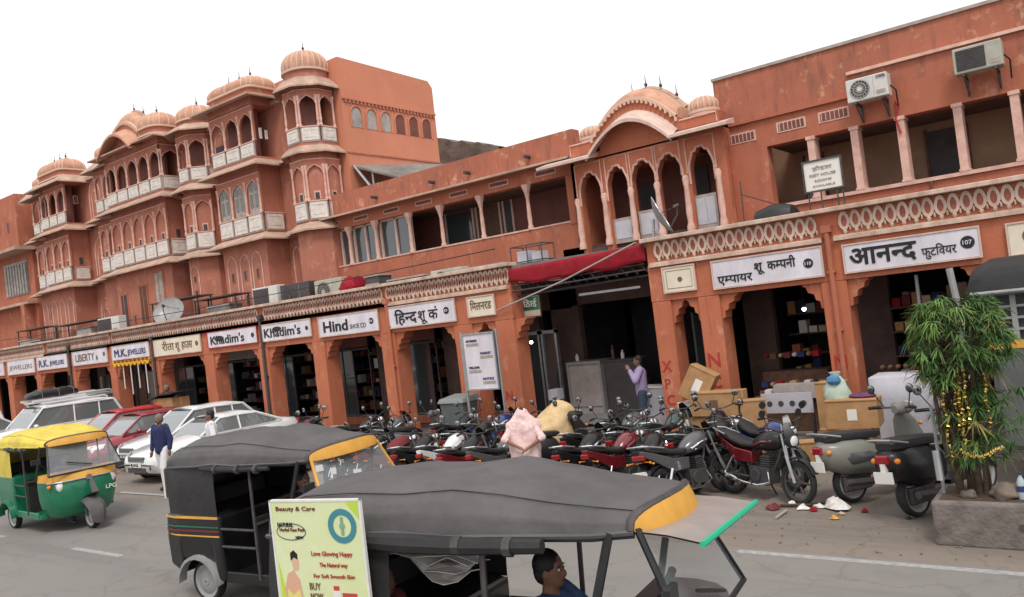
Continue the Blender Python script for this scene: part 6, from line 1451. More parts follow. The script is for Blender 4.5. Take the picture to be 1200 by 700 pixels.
# small framed board on legs above the right arcade
r = empty('framed_board', (.05, 0, -.20), label='white framed board with faint grey lettering standing on thin legs above the right arcade', cat='board')
mb = MB(); mb.box(-4.42, 15.12, 4.62, -3.78, 15.15, 5.14); mb.build('board', 'label', r)
mb = MB(); mb.box(-4.45, 15.10, 4.59, -3.75, 15.16, 4.62); mb.box(-4.45, 15.10, 5.14, -3.75, 15.16, 5.17); mb.box(-4.45, 15.10, 4.62, -4.42, 15.16, 5.14); mb.box(-3.78, 15.10, 4.62, -3.75, 15.16, 5.14); mb.build('frame', 'iron', r)
for x in (-4.40, -4.18, -3.90, -3.80): mb = MB(); mb.box(x, 15.12, 3.6, x+.02, 15.14, 4.6); mb.build('leg', 'iron', r)
for s_, z, h_, w_ in (('होटल', 4.98, .09, .34), ('REST HOUSE', 4.87, .07, .46), ('ROOMS', 4.77, .06, .30), ('AVAILABLE', 4.68, .05, .4)): lettering(s_, h_, -4.10, 15.118, z, 'panelgrey', r, bold=.004, width=w_, centre=True)
# tank / tarpaulin lump
mb = MB(); rg = []
for x, w_, z in ((-5.35, .10, 4.05), (-5.28, .26, 4.22), (-5.0, .30, 4.30), (-4.8, .28, 4.30), (-4.62, .24, 4.24), (-4.52, .08, 4.10)): rg.append([(x, 15.05+w_*math.cos(2*PI*k/14), 3.95+(z-3.95)*math.copysign(abs(math.sin(2*PI*k/14))**.6, math.sin(2*PI*k/14))) for k in range(14)])
mb.loft(rg); r = mb.build('tarpaulin_bundle', 'plasticblack', None, True); tag(r, 'glossy black tarpaulin bundle on the right arcade roof', 'bundle')
r = empty('iron_rods', (0, 0, 0), label='thin iron rods sticking up beside the black tarpaulin bundle', cat='rod')
for a, b in (((-5.62, 15.2, 3.9), (-5.60, 15.2, 4.86)), ((-5.55, 15.0, 4.6), (-5.0, 15.3, 4.32)), ((-6.05, 15.0, 3.9), (-6.02, 15.0, 4.2))): mb = MB(); mb.tube([a, b], .012, 6); mb.build('rod', 'iron', r)
mb = MB(); mb.tube([(-6.82, 16.4, 4.2), (-6.85, 16.4, 4.9)], .012, 6); mb.build('rod', 'steel', r)

# ================================================================== GATEWAY BETWEEN THE ARCADES
gw = empty('gateway', (0, 0, 0), label='dark deep gateway between the arcades with dark grey walls and steel roof trusses', cat='gateway')  # walls below use the dark grey interior colour
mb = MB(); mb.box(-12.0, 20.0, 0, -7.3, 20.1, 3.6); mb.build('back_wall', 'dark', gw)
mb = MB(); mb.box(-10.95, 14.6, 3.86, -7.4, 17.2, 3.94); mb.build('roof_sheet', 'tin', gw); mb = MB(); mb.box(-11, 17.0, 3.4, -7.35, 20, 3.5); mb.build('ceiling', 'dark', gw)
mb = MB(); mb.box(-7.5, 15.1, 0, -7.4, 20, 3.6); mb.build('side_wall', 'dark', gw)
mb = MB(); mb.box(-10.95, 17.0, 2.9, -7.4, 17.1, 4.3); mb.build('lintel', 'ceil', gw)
mb = MB(); mb.box(-11, 14.2, -.02, -7.3, 20, .03); mb.build('floor', 'concrete', gw)
mb = MB()
for y, z in ((14.55, 3.36), (14.75, 3.25), (15.6, 3.3)):
    mb.tube([(-10.85, y, z), (-7.5, y, z+.06)], .02, 6); mb.tube([(-10.85, y, z+.12), (-7.5, y, z+.18)], .014, 6)
    for k in range(14): x = -10.8+k*.24; mb.tube([(x, y, z), (x+.12, y, z+.14), (x+.24, y, z)], .006, 4)
tag(mb.build('truss', 'iron', gw), kind='stuff')
mb = MB(); mb.box(-9.4, 15.0, 3.08, -7.9, 15.04, 3.13); mb.build('tube_light', 'steel', gw)
for k, (x0, x1) in enumerate(((-11.85, -11.45), (-11.3, -10.95))):
    mb = MB(); mb.box(x0, 16.2, .1, x1, 16.22, 2.3); mb.cur = 1; mb.box(x0-.05, 16.15, .1, x0, 16.25, 2.4); mb.box(x1, 16.15, .1, x1+.05, 16.25, 2.4); mb.box(x0-.05, 16.15, 2.3, x1+.05, 16.25, 2.38); mb.build('glass_door', ['glass', 'steel'], gw)
# red awning cloth
mb = MB(); n = 36; vs = []; fs = []
for i in range(n+1):
    t = i/n; x = -10.86+t*3.42; top = 3.86+.07*t; bot = 3.62-.0*t+.05*math.sin(t*23)*.4-.10*math.sin(PI*t)-.04*(1-t)-.03*math.sin(t*9); y0 = 14.52+.02*math.sin(t*31)
    for j in range(6): s = j/5; vs.append((x, y0-.015*math.sin(s*PI)-.012*math.sin(t*40+s*3), top+(bot-top)*s))
for i in range(n):
    for j in range(5): o = i*6+j; fs.append((o, o+1, o+7, o+6))
mb.add(vs, fs); aw = mb.build('awning', 'redcloth', None, True); so_ = aw.modifiers.new('solid', 'SOLIDIFY'); so_.thickness = .012
tag(aw, 'bright red cloth awning hung across the top of the gateway', 'awning')
r = empty('wire_cage', (0, 0, 0), label='small wire cage box on the roof above the left end of the red awning', cat='cage')
mb = MB()
for x in (-10.95, -10.5, -10.1):
    for y in (14.8, 15.3): mb.tube([(x, y, 3.95), (x, y, 4.36)], .014, 5)
for z in (4.0, 4.36): mb.tube([(-10.95, 14.8, z), (-10.1, 14.8, z), (-10.1, 15.3, z), (-10.95, 15.3, z), (-10.95, 14.8, z)], .014, 5)
mb.build('frame', 'iron', r); mb = MB(); mb.box(-10.85, 14.9, 3.98, -10.55, 15.2, 4.25); mb.box(-10.45, 14.9, 3.98, -10.2, 15.2, 4.2); mb.build('box', 'greycloth', r)
mb = MB(); mb.tube([(-11.25, 14.42, 2.98), (-9.4, 14.38, 3.42), (-7.55, 14.36, 3.97)], .018, 6); tag(mb.build('cable', 'greycounter', None, True), 'thick pale cable slanting up across the gateway', 'cable')
r = sign('hanging_sign', 'green and cream painted sign hanging inside the left of the gateway', -11.05, -10.42, 2.76, 3.22, 'signcream', 'wood', y=15.0)
mb = MB(); mb.box(-11.03, 14.94, 2.9, -10.44, 14.949, 3.2); mb.build('painted_field', 'green', r); lettering('मिठाई', .2, -11.0, 14.938, 2.98, 'label', r, width=.5)
# counters
r = empty('cupboard', (0, 0, 0), label='large grey panelled cupboard standing in the gateway', cat='cupboard')
mb = MB(); mb.box(-10.70, 16.2, .12, -9.78, 16.75, 1.52); mb.build('carcass', 'greycounter', r, bevel=.012); mb = MB(); mb.box(-10.66, 16.17, .5, -9.82, 16.2, 1.45); mb.build('panel', 'greycounter', r, bevel=.01)
mb = MB(); mb.box(-10.72, 16.16, .12, -10.66, 16.2, 1.54); mb.box(-9.84, 16.16, .12, -9.78, 16.2, 1.54); mb.box(-10.72, 16.15, 1.5, -9.78, 16.8, 1.56); mb.box(-10.72, 16.1, .1, -9.7, 16.2, .34); mb.build('frame', 'greypaint', r)
r = empty('counter', (0, 0, 0), label='dark grey counter right of the panelled cupboard', cat='counter')
mb = MB(); mb.box(-9.76, 16.3, .1, -8.95, 16.9, 1.50); mb.build('body', 'darkcounter', r, bevel=.01); mb = MB(); mb.box(-9.78, 16.27, 1.5, -8.92, 16.93, 1.54); mb.build('counter_top', 'darkcounter', r)
for x, h_, m_ in ((-10.6, .18, 'label'), (-9.35, .2, 'label'), (-9.6, .34, 'wood')):
    mb = MB(); mb.lathe([(.04, 0), (.045, h_*.6), (.02, h_*.8), (.02, h_)], (x, 16.5, 1.56 if x < -10 else 1.54), 10); tag(mb.build('bottle', m_, None, True), {-10.6: 'white bottle on top of the grey cupboard', -9.35: 'white bottle on the dark counter', -9.6: 'brown bottle on the dark counter'}[x], 'bottle')
r = empty('storage_box', (0, 0, 0), label='white board box standing by the legs of the man in lilac', cat='box')
mb = MB(); mb.box(-8.28, 15.2, .1, -7.62, 15.6, .98); mb.build('crate', 'greycloth', r, bevel=.012); mb = MB(); mb.box(-8.30, 15.18, .98, -7.60, 15.62, 1.01); mb.build('lid', 'label', r)
r = empty('storage_box', (0, 0, 0), label='small pale box beside the man leaning in the gateway', cat='box')
mb = MB(); mb.box(-10.95, 15.6, .75, -10.7, 15.9, 1.0); mb.build('crate', 'greycloth', r, bevel=.01); mb = MB(); mb.box(-10.9, 15.65, .05, -10.75, 15.85, .75); mb.build('post', 'wood', r)
# bulbs
for x, y, z, rd, lb in ((-11.25, 15.6, 2.15, .04, 'small lit bulb by the glass door in the gateway'), (-1.85, 14.9, 2.62, .06, 'bright lit globe lamp under the beam at the right bay'), (-4.95, 16.0, 2.28, .04, 'lit lamp inside the bay with the two-line sign')):
    r = empty('hanging_lamp', (x, y, z), label=lb, cat='lamp'); mb = MB(); mb.ball((0, 0, 0), rd, 12, 8); mb.build('bulb', 'bulb', r, True); mb = MB(); mb.tube([(0, 0, rd), (0, 0, .5)], .008, 5); mb.lathe([(.03, rd*.8), (.03, rd+.05)], n=8); mb.build('cord', 'ink', r)

# ================================================================== NOTICE BOARD, BIN
r = empty('notice_board', (0, 0, 0), label='tall white notice board with blue-grey text blocks on a steel post', cat='notice board')
mb = MB(); mb.box(-11.55, 13.5, 1.34, -10.72, 13.54, 2.52); mb.build('board', 'signwhite', r)
mb = MB(); mb.box(-11.58, 13.48, 1.31, -10.69, 13.55, 1.34); mb.box(-11.58, 13.48, 2.52, -10.69, 13.55, 2.55); mb.box(-11.58, 13.48, 1.34, -11.55, 13.55, 2.52); mb.box(-10.72, 13.48, 1.34, -10.69, 13.55, 2.52); mb.build('frame', 'steel', r)
mb = MB(); mb.tube([(-11.62, 13.52, 0), (-11.62, 13.52, 2.6)], .032, 8); mb.build('post', 'steel', r); mb = MB(); mb.tube([(-10.64, 13.52, 0), (-10.64, 13.52, 2.6)], .022, 8); mb.build('post', 'steel', r)
for x, z, s_ in ((-11.48, 2.33, 'NO PARKING'), (-11.12, 2.05, 'MARKET'), (-11.48, 1.75, 'WELCOME'), (-11.12, 1.50, 'NOTICE')):
    mb = MB(); mb.box(x, 13.494, z-.06, x+.34, 13.499, z); mb.build('text_block', 'panelgrey', r); lettering(s_, .07, x+.01, 13.498, z+.03, 'inkblue', r, width=.30)
r = empty('waste_bin', (0, 0, 0), label='large grey-green lidded waste bin among the motorcycles', cat='bin')
mb = MB(); mb.loft([[(-12.62+.06, 13.75, .06), (-12.0-.06, 13.75, .06), (-12.0-.06, 14.2, .06), (-12.62+.06, 14.2, .06)], [(-12.66, 13.7, 1.02), (-11.96, 13.7, 1.02), (-11.96, 14.25, 1.02), (-12.66, 14.25, 1.02)]]); mb.build('bin_body', mat('bin_plastic', (.12, .14, .135), .6, var=.2), r, bevel=.03)
mb = MB(); mb.loft([[(-12.70, 13.66, 1.02), (-11.92, 13.66, 1.02), (-11.92, 14.28, 1.02), (-12.70, 14.28, 1.02)], [(-12.66, 13.7, 1.12), (-11.96, 13.7, 1.12), (-11.96, 14.28, 1.18), (-12.66, 14.28, 1.18)]]); mb.build('lid', mat('bin_lid', (.22, .24, .23), .6), r, bevel=.02)
# ================================================================== BOXES AND STALLS
def carton(label, c, d, rz=0, m='cardboard', tilt=(0, 0), lab=True, group=None):
    r = empty('cardboard_box', c, rz, 1, label, 'box', group or 'cardboard boxes outside the shops'); r.rotation_euler = (tilt[0], tilt[1], rz)
    mb = MB(); mb.box(-d[0]/2, -d[1]/2, 0, d[0]/2, d[1]/2, d[2]); mb.build('carton', m, r, bevel=.008)
    mb = MB(); mb.box(-d[0]/2-.003, -.03, d[2]*.7, d[0]/2+.003, .03, d[2]+.003); mb.build('tape', 'tape', r)
    mb = MB(); mb.box(-d[0]/2, -d[1]/2-.012, d[2]-.004, d[0]/2, .0-.035, d[2]+.012); mb.build('flap', m, r)
    if lab: mb = MB(); mb.box(-.06, -d[1]/2-.005, d[2]*.3, .08, -d[1]/2-.001, d[2]*.7); mb.build('paper_label', 'label' if lab == 1 else 'inkbrown', r)
    return r
carton('brown box leaning tilted against the right arcade pillar', (-6.45, 13.75, .92), (.50, .42, .60), R(10), tilt=(0, R(30)))
carton('wide brown box with dark print, on top of the stack before the shoe stall', (-5.82, 13.45, .68), (.86, .50, .40), lab=2)
carton('lower brown box under the wide printed one', (-5.95, 13.5, .02), (.80, .50, .64), lab=0)
carton('thin brown box at the right end of the stack before the shoe stall', (-5.2, 13.4, .02), (.42, .4, .9), R(20), lab=0)
carton('white carton behind the leaning box', (-6.5, 13.9, .1), (.5, .4, .75), m='label', lab=0)
carton('tall brown box against the pillar right of the shoe stall', (-4.02, 13.95, .1), (.45, .40, 1.0), lab=0)
carton('large brown box with white label on top of the right-hand pile', (-3.45, 12.95, .53), (.74, .55, .42), R(5))
carton('lower brown box carrying the large labelled one', (-3.55, 12.95, .02), (.74, .55, .50), lab=0)
carton('small brown box at the foot of the right-hand pile', (-3.92, 12.35, .02), (.42, .36, .40), R(20), lab=0)
carton('flattened brown box lying behind the dull grey scooter', (-3.3, 12.3, .02), (.55, .45, .30), R(-15), lab=0)
carton('brown cardboard crate standing behind the parked cars', (-24.2, 13.9, .8), (1.1, .6, .75), lab=0); carton('brown carton underneath the crate behind the parked cars', (-24.2, 13.9, .02), (1.1, .6, .76), lab=0)
mb = MB(); mb.loft([[(-24.9, 13.5, 1.56), (-24.9, 14.3, 1.56)], [(-24.2, 13.5, 1.70), (-24.2, 14.3, 1.68)], [(-23.5, 13.5, 1.72), (-23.5, 14.3, 1.76)]], False, False); o = mb.build('folded_sheet', 'ink', None); o.modifiers.new('s', 'SOLIDIFY').thickness = .04; tag(o, 'dark folded sheet lying on the crate behind the cars', 'sheet')
# plastic bag
mb = MB(); random.seed(5)
rg = []
for z, w_ in ((.95, .19), (1.02, .21), (1.12, .19), (1.22, .12), (1.30, .07), (1.36, .10)): rg.append([(-3.68+w_*math.cos(2*PI*k/12)*random.uniform(.85, 1.15), 13.0+w_*.7*math.sin(2*PI*k/12)*random.uniform(.85, 1.15), z) for k in range(12)])
mb.loft(rg); mb.cur = 1; mb.loft([[(-3.68+w_*math.cos(2*PI*k/9)*random.uniform(.7, 1.25), 12.9+w_*.6*math.sin(2*PI*k/9), z) for k in range(9)] for z, w_ in ((1.18, .07), (1.23, .11), (1.29, .09), (1.32, .04))]); tag(mb.build('plastic_bag', [mat('bag_green', (.28, .42, .32), .35, var=.5, vscale=16, col2=(.55, .6, .55)), mat('bag_blue', (.07, .22, .42), .35, var=.3, vscale=14)], None, True), 'blue and green knotted plastic bag on the labelled box', 'bag')
mb = MB(); mb.ball((-3.3, 12.95, .99), (.2, .14, .05), 10, 6); tag(mb.build('cloth_bundle', mat('purple_cloth', (.16, .05, .12), .8, var=.5, vscale=20), None, True), 'small dark purple cloth heap on the labelled box', 'cloth')
# white clothed table in the right bay
r = empty('clothed_table', (0, 0, 0), label='table under a long white cloth in the right-hand bay', cat='table')
mb = MB(); rg = []
for z, g_ in ((1.17, 0), (1.15, .03), (.8, .05), (.4, .07), (.12, .08)):
    rg.append([(x+g_*.3*math.sin(i*2.1+z*3), y+g_*.6*math.sin(i*1.7), z) for i, (x, y) in enumerate([(-3.35+k*.125, 13.7-g_) for k in range(9)]+[(-2.35+g_, 13.7+k*.15) for k in range(5)]+[(-2.35-k*.125, 14.3) for k in range(9)]+[(-3.35-g_, 14.3-k*.15) for k in range(5)])])
mb.loft(rg); mb.build('table_cloth', 'greycloth', r, True, angle=60); mb = MB(); mb.box(-3.3, 13.75, .1, -2.4, 14.25, 1.14); mb.build('table', 'wood', r)
random.seed(9)
for k, (x, y, z, lb) in enumerate([(-3.0, 14.4, 1.2, 'row of brown shoes on a board behind the white clothed table'), (-2.2, 14.6, 1.15, 'dark shoes laid out at the right of the clothed table')]):
    mb = MB()
    for j in range(7): mb.ball((x-.3+j*.12, y, z+.04), (.04, .11, .04), 8, 5)
    tag(mb.build('shoes', ['wood', 'maroon'][k], None, True), lb, 'shoes')
# shoe stall in the bay with the two-line sign
r = empty('shoe_stall', (0, 0, 0), label='low stall heaped with coloured shoes and boxes under the two-line sign', cat='stall')
mb = MB(); mb.box(-5.75, 14.9, .1, -4.5, 15.7, .75); mb.box(-5.75, 15.5, .75, -4.5, 15.9, 1.15); mb.build('bench', 'wood', r, bevel=.01)
mb = MB(); mb.box(-5.3, 14.75, .72, -4.35, 15.0, .98); mb.build('grey_sheet', 'greycounter', r)
cols = ['maroon', 'label', 'navy', 'cardboard', 'redcloth', 'wood', 'tape']
for j in range(26):
    mb = MB(); x = -5.7+(j % 9)*.135; z = .76+(j//9)*.12+(.4 if j//9 > 1 else 0); y = 15.0+(j//9)*.25; mb.box(x, y, z, x+.12, y+.2, z+.10) if j % 2 else mb.ball((x+.06, y+.08, z+.05), (.045, .12, .045), 8, 5)
    mb.build('shoe_box' if j % 2 else 'shoe', cols[j % 7], r)
r = empty('wheel_tray', (0, 0, 0), label='white slotted metal tray standing in front of the shoe stall', cat='tray')
mb = MB(); mb.box(-5.35, 14.2, .55, -4.45, 14.24, .90); mb.build('tray_front', 'greycloth', r); mb = MB()
for k in range(4): mb.lathe([(.05, 0), (.05, -.006)], (-5.2+k*.2, 14.198, .72), 10, 'y')
mb.build('slot', 'dark', r); mb = MB(); mb.box(-5.35, 14.2, .1, -5.3, 14.25, .55); mb.box(-4.5, 14.2, .1, -4.45, 14.25, .55); mb.split('leg', 'iron', r)
# door frames and shelves inside right bays
r = empty('glass_door', (0, 0, 0), label='narrow glass door seen through the slim arch of the right arcade', cat='door')
mb = MB(); mb.box(-7.1, 15.6, .1, -6.6, 15.62, 2.4); mb.build('pane', 'glass', r)
for x in (-7.12, -6.86, -6.62): mb = MB(); mb.box(x, 15.57, .1, x+.035, 15.63, 2.45); mb.build('frame', 'steel', r)
r = empty('shelf_rack', (0, 0, 0), label='dim shelf rack of shoe boxes inside the right-hand bay', cat='shelf')
for k in range(5): mb = MB(); mb.box(-3.5, 16.4, .3+k*.45, -2.6, 16.8, .33+k*.45); mb.build('shelf', 'wood', r)
for k in range(5):
    for j in range(5): mb = MB(); mb.box(-3.45+j*.17, 16.42, .335+k*.45, -3.31+j*.17, 16.7, .50+k*.45+.08*((j*k) % 3)/2); mb.build('shoe_box', cols[(j*3+k) % 7], r)
mb = MB()
mb.tube([(-2.72, 14.95, 0.1), (-2.72, 14.95, 2.7)], .03, 8); tag(mb.build('steel_post', 'steel', None, True), 'thin steel post inside the right-hand bay', 'post')
# marigold garland on the M.K. bay
r = empty('garland', (0, 0, 0), label='yellow marigold garland hung in swags under the navy M.K. sign', cat='garland')
for k in range(9):
    mb = MB(); x0 = -28.6+k*.27
    for j in range(7): t = j/6; mb.ball((x0+.27*t, 14.42, 2.86-.14*math.sin(PI*t)), .042, 6, 4)
    mb.build('swag', mat('marigold', (.75, .42, .03), .8) if k == 0 else bpy.data.materials['marigold'], r)
for k in range(4): mb = MB(); mb.tube([(-28.0+k*.5, 14.45, 2.8), (-28.0+k*.5, 14.45, 1.9-.2*(k % 2))], .02, 5); mb.build('flower_string', 'label', r)
# covered motorcycle
mb = MB(); random.seed(2)
def cov(x, w_, z0, z1, n=20): return [(x+.02*math.sin(k*2.3+x*7), w_*math.copysign(abs(math.cos(2*PI*k/n))**.8, math.cos(2*PI*k/n))*(1+.10*math.sin(k*2.7+x*4)), z0+(z1-z0)*(.5+.5*math.copysign(abs(math.sin(2*PI*k/n))**.7, math.sin(2*PI*k/n)))) for k in range(n)]
mb.loft([cov(-1.0, .10, .25, .75), cov(-.92, .30, .12, .92), cov(-.55, .36, .08, .95), cov(-.1, .36, .08, .98), cov(.25, .42, .08, 1.22), cov(.5, .42, .10, 1.28), cov(.68, .26, .10, 1.0), cov(.95, .12, .12, .68)])
cv = mb.build('covered_motorcycle', 'yellowcloth', None, True, angle=60); cv.location = (-8.35, 11.75, 0); cv.rotation_euler = (0, 0, R(70)); cv.scale = (.82, .9, .98); s2 = cv.modifiers.new('sub', 'SUBSURF'); s2.levels = 2; s2.render_levels = 2
tx = bpy.data.textures.new('folds', 'CLOUDS'); tx.noise_scale = .16; dm = cv.modifiers.new('folds', 'DISPLACE'); dm.texture = tx; dm.strength = .09
tag(cv, 'motorcycle hidden under a pale yellow cloth cover', 'covered motorcycle')
# roof load of the off-road car
r = empty('tarpaulin_bundle', (-28.25, 12.2, 2.0), sc=.58, label='black shiny tarpaulin bundle strapped on the roof of the white off-road car', cat='bundle')
mb = MB(); rg = []
for y, w_, z in ((-1.5, .25, .12), (-1.35, .55, .30), (-.8, .62, .42), (-.1, .64, .40), (.6, .62, .46), (1.1, .5, .30), (1.25, .2, .12)): rg.append([(w_*math.copysign(abs(math.cos(2*PI*k/16))**.7, math.cos(2*PI*k/16))*(1+.05*math.sin(k*3+y*3)), y, z*.5+z*.55*math.copysign(abs(math.sin(2*PI*k/16))**.7, math.sin(2*PI*k/16))) for k in range(16)])
mb.loft(rg); mb.build('tarpaulin', 'plasticblack', r, True, angle=70); mb = MB()
for y in (-.9, 0, .8): mb.tube([(-.66, y, 0), (-.6, y, .36), (0, y, .47), (.6, y, .36), (.66, y, 0)], .012, 5)
mb.build('strap', 'greypaint', r)
r = empty('roof_rack', (-28.25, 12.2, 1.80), sc=.62, label='white roof rack under the black bundle on the off-road car', cat='roof rack')
for y in (-1.3, -.6, .1, .8, 1.2): mb = MB(); mb.box(-.72, y, .12, .72, y+.05, .17); mb.build('bar', 'carwhite', r)
for x in (-.72, .68): mb = MB(); mb.box(x, -1.4, .16, x+.05, 1.3, .27); mb.build('side_bar', 'carwhite', r)
# papers inside the near rickshaw
r = empty('newspaper_bundle', (-3.39, 3.53, 1.40), label='crumpled white newspapers tucked under the roof of the nearest rickshaw', cat='newspaper')
random.seed(21)
for k in range(5):
    mb = MB(); vs = []
    for i in range(5):
        for j in range(4): vs.append((-.28+i*.14, -.14+j*.09, .03*k+random.uniform(-.02, .02)+.03*math.sin(i*1.7+k)))
    mb.add(vs, [(i*4+j, i*4+j+1, (i+1)*4+j+1, (i+1)*4+j) for i in range(4) for j in range(3)]); o = mb.build('sheet', 'paper', r); o.rotation_euler = (0, R(8), R(k*13-20)); o.modifiers.new('s', 'SOLIDIFY').thickness = .004
# ================================================================== RIGHT EDGE: tall grey van, tree, planter
vn = empty('parked_van', (0, 0, 0), label='tall grey van with rounded dark hood, window bars and yellow stripe behind the tree', cat='van')
VX, VY = -1.50, 11.5
mb = MB(); mb.box(VX+.12, VY, .45, 2.4, VY+1.7, 1.74); mb.build('body', mat('dull_grey_paint', (.13, .135, .135), .5, coat=.3, var=.25, vscale=2), vn, bevel=.06)
mb = MB(); mb.box(VX+.10, VY-.012, 1.70, 2.42, VY+1.71, 1.80); mb.build('stripe', 'yellow', vn)
mb = MB(); mb.box(VX+.16, VY+.03, 1.8, 2.36, VY+1.66, 2.36); mb.build('window', 'glass', vn)
for k in range(3): mb = MB(); mb.box(VX+.10, VY-.01, 1.92+k*.14, 2.4, VY+.015, 1.95+k*.14); mb.build('window_bar', 'greypaint', vn)
for k in range(6): mb = MB(); mb.box(VX+.40+k*.65, VY-.015, 1.8, VX+.46+k*.65, VY+.03, 2.36); mb.build('window_post', 'greypaint', vn)
mb = MB(); rg = []
for x, dz in ((VX-.05, .10), (VX+.02, .36), (VX+.2, .46), (2.3, .47), (2.45, .4), (2.5, .1)):
    rg.append([(x, VY-.12+1.95*(.5-.5*math.copysign(abs(math.cos(PI*k/12))**.6, math.cos(PI*k/12))), 2.36+dz*max(0, math.sin(PI*k/12))**.5) for k in range(13)])
mb.loft(rg, True); mb.build('hood', 'vinyl', vn, True, angle=60)
mb = MB(); mb.tube([(VX, VY-.1, 2.40), (2.4, VY-.1, 2.40)], .03, 6); mb.build('gutter', 'greypaint', vn)
for x in (-.6, 1.7):
    for y in (VY+.05, VY+1.65): wheel(vn, x, y, .36, .36, .2, 'disc', 'greypaint')
mb = MB(); mb.tube([(-1.60, 11.2, 0), (-1.60, 11.2, 2.1), (-1.66, 11.2, 2.76)], .04, 8); tag(mb.build('lamp_post', 'greypaint', None, True), 'slim grey post rising out of the top of the tree', 'post')

pl = empty('planter', (0, 0, 0), label='long weathered concrete planter at the foot of the bamboo-like tree', cat='planter')
PXa, PXb, PYa, PYb = -1.78, .4, 9.02, 9.75
mb = MB(); mb.box(PXa, PYa, -.02, PXb, PYb, .44); mb.build('tub', 'concrete', pl, bevel=.03); mb = MB(); mb.box(PXa+.07, PYa+.07, .40, PXb-.07, PYb-.07, .446); mb.build('soil', 'bark', pl)
mb = MB(); mb.tube([(-1.0, PYa-.0, .22), (-1.0, PYa-.015, .22)], .03, 10); mb.build('drain_hole', 'dark', pl)
random.seed(4)
def rock(lb, c, s_):
    bm = bmesh.new(); bmesh.ops.create_icosphere(bm, subdivisions=3, radius=1)
    for v in bm.verts:
        n = 1+.14*math.sin(v.co.x*5+c[0]*9)+.12*math.sin(v.co.y*6+1)+.08*math.sin(v.co.z*7+v.co.x*4); v.co = Vector((v.co.x*s_[0]*n, v.co.y*s_[1]*n, v.co.z*s_[2]*n))
    me = bpy.data.meshes.new('rock'); bm.to_mesh(me); bm.free(); me.materials.append(M['oldstone']); me.polygons.foreach_set('use_smooth', [True]*len(me.polygons))
    o = bpy.data.objects.new('rock', me); COL.objects.link(o); o.location = c; tag(o, lb, 'rock')
rock('rounded brown rock lying on the planter soil', (-1.13, 9.25, .49), (.15, .12, .09)); rock('small rock beside the tree trunks on the planter', (-1.45, 9.2, .47), (.07, .06, .05))
r = empty('water_bottle', (-.99, 9.2, .45), label='clear plastic water bottle with blue label standing in the planter', cat='bottle')
mb = MB(); mb.lathe([(.035, 0), (.038, .02), (.036, .16), (.03, .19), (.014, .22), (.014, .235)], n=12); mb.build('bottle_body', mat('clear_bottle', (.62, .70, .75), .1, alpha=.6), r, True); mb = MB(); mb.lathe([(.0375, .07), (.0375, .13)], n=12, cap=False); mb.lathe([(.017, .235), (.017, .255)], n=10); mb.build('label_band', 'bluepaint', r)

tr = empty('bamboo_tree', (-1.4, 9.4, .42), label='bushy bamboo-like tree in the planter with gold tinsel on its stems', cat='tree')
random.seed(12)
stems = []
for k in range(9):
    a = random.uniform(0, 2*PI); b = random.uniform(.02, .24); x0, y0 = b*math.cos(a), b*.7*math.sin(a); lx, ly = random.uniform(-.12, .12)+x0*.3, random.uniform(-.10, .10)
    h_ = random.uniform(1.25, 1.9); pts = [(x0+lx*t+.03*math.sin(t*5+k), y0+ly*t, h_*t) for t in (0, .25, .5, .75, 1)]
    stems.append(pts); mb = MB(); mb.tube(pts, [.040, .034, .028, .02, .01] if k < 4 else [.022, .019, .016, .012, .007], 7); mb.build('trunk', 'bark', tr, True)
def blade(mb, p, d, ln, w_, droop):
    d = d.normalized(); side = d.cross(Vector((0, 0, 1)))
    if side.length < .05: side = Vector((1, 0, 0))
    side.normalize(); side = (side+Vector((random.uniform(-.5, .5), random.uniform(-.5, .5), random.uniform(-.6, .6)))*.6).normalized(); q = [p]
    for i in range(1, 4): t = i/3; q.append(p+d*ln*t+Vector((0, 0, -droop*t*t*ln)))
    ws = [w_*.35, w_, w_*.8, .001]; o = []
    for a_, ww in zip(q, ws): o += [a_-side*ww, a_+side*ww]
    mb.add(o, [(0, 1, 3, 2), (2, 3, 5, 4), (4, 5, 7, 6)])
# crown: drooping fans of long leaves at the ends of arching twigs, dense above, looser hanging skirt below
cr = MB(); br = MB()
centres = []
for k in range(190):
    a = random.uniform(0, 2*PI); u = random.random(); z = 1.02+.98*u**.62
    rad = (.50*math.sin(PI*min(1, max(.10, (z-.75)/1.52)))**.6)*(.35+.65*random.random()**.5)
    if z < 1.25: rad *= .75
    c = Vector((rad*math.cos(a)*.88+.02*math.sin(z*9), rad*math.sin(a)*.82, z+random.uniform(-.08, .08)))
    centres.append((c, a))
for k in range(60):
    a = random.uniform(0, 2*PI); z = random.uniform(.35, 1.1); rad = random.uniform(.05, .42); centres.append((Vector((rad*math.cos(a)+.12, rad*.8*math.sin(a), z)), a))
for c, a in centres:
    st = random.choice(stems); t = min(1, max(.4, c.z/1.9)); s0 = Vector(st[min(4, int(t*4))])
    br.tube([s0, s0.lerp(c, .5)+Vector((0, 0, .06)), c], [.008, .005, .003], 4)
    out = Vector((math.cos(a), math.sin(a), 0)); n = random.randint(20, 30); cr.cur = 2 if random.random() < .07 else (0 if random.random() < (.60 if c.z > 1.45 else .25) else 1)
    for j in range(n):
        b = a+random.uniform(-2.0, 2.0); d = Vector((math.cos(b), math.sin(b), random.uniform(-.55, .6))); blade(cr, c+Vector((random.uniform(-.03, .03), random.uniform(-.03, .03), random.uniform(-.03, .03))), d, random.uniform(.08, .19), random.uniform(.004, .009), random.uniform(.15, .9))
tag(br.build('branch', 'bark', tr), kind='stuff'); tag(cr.build('crown', ['leaf', 'leaf2', 'leaf3'], tr), kind='stuff')
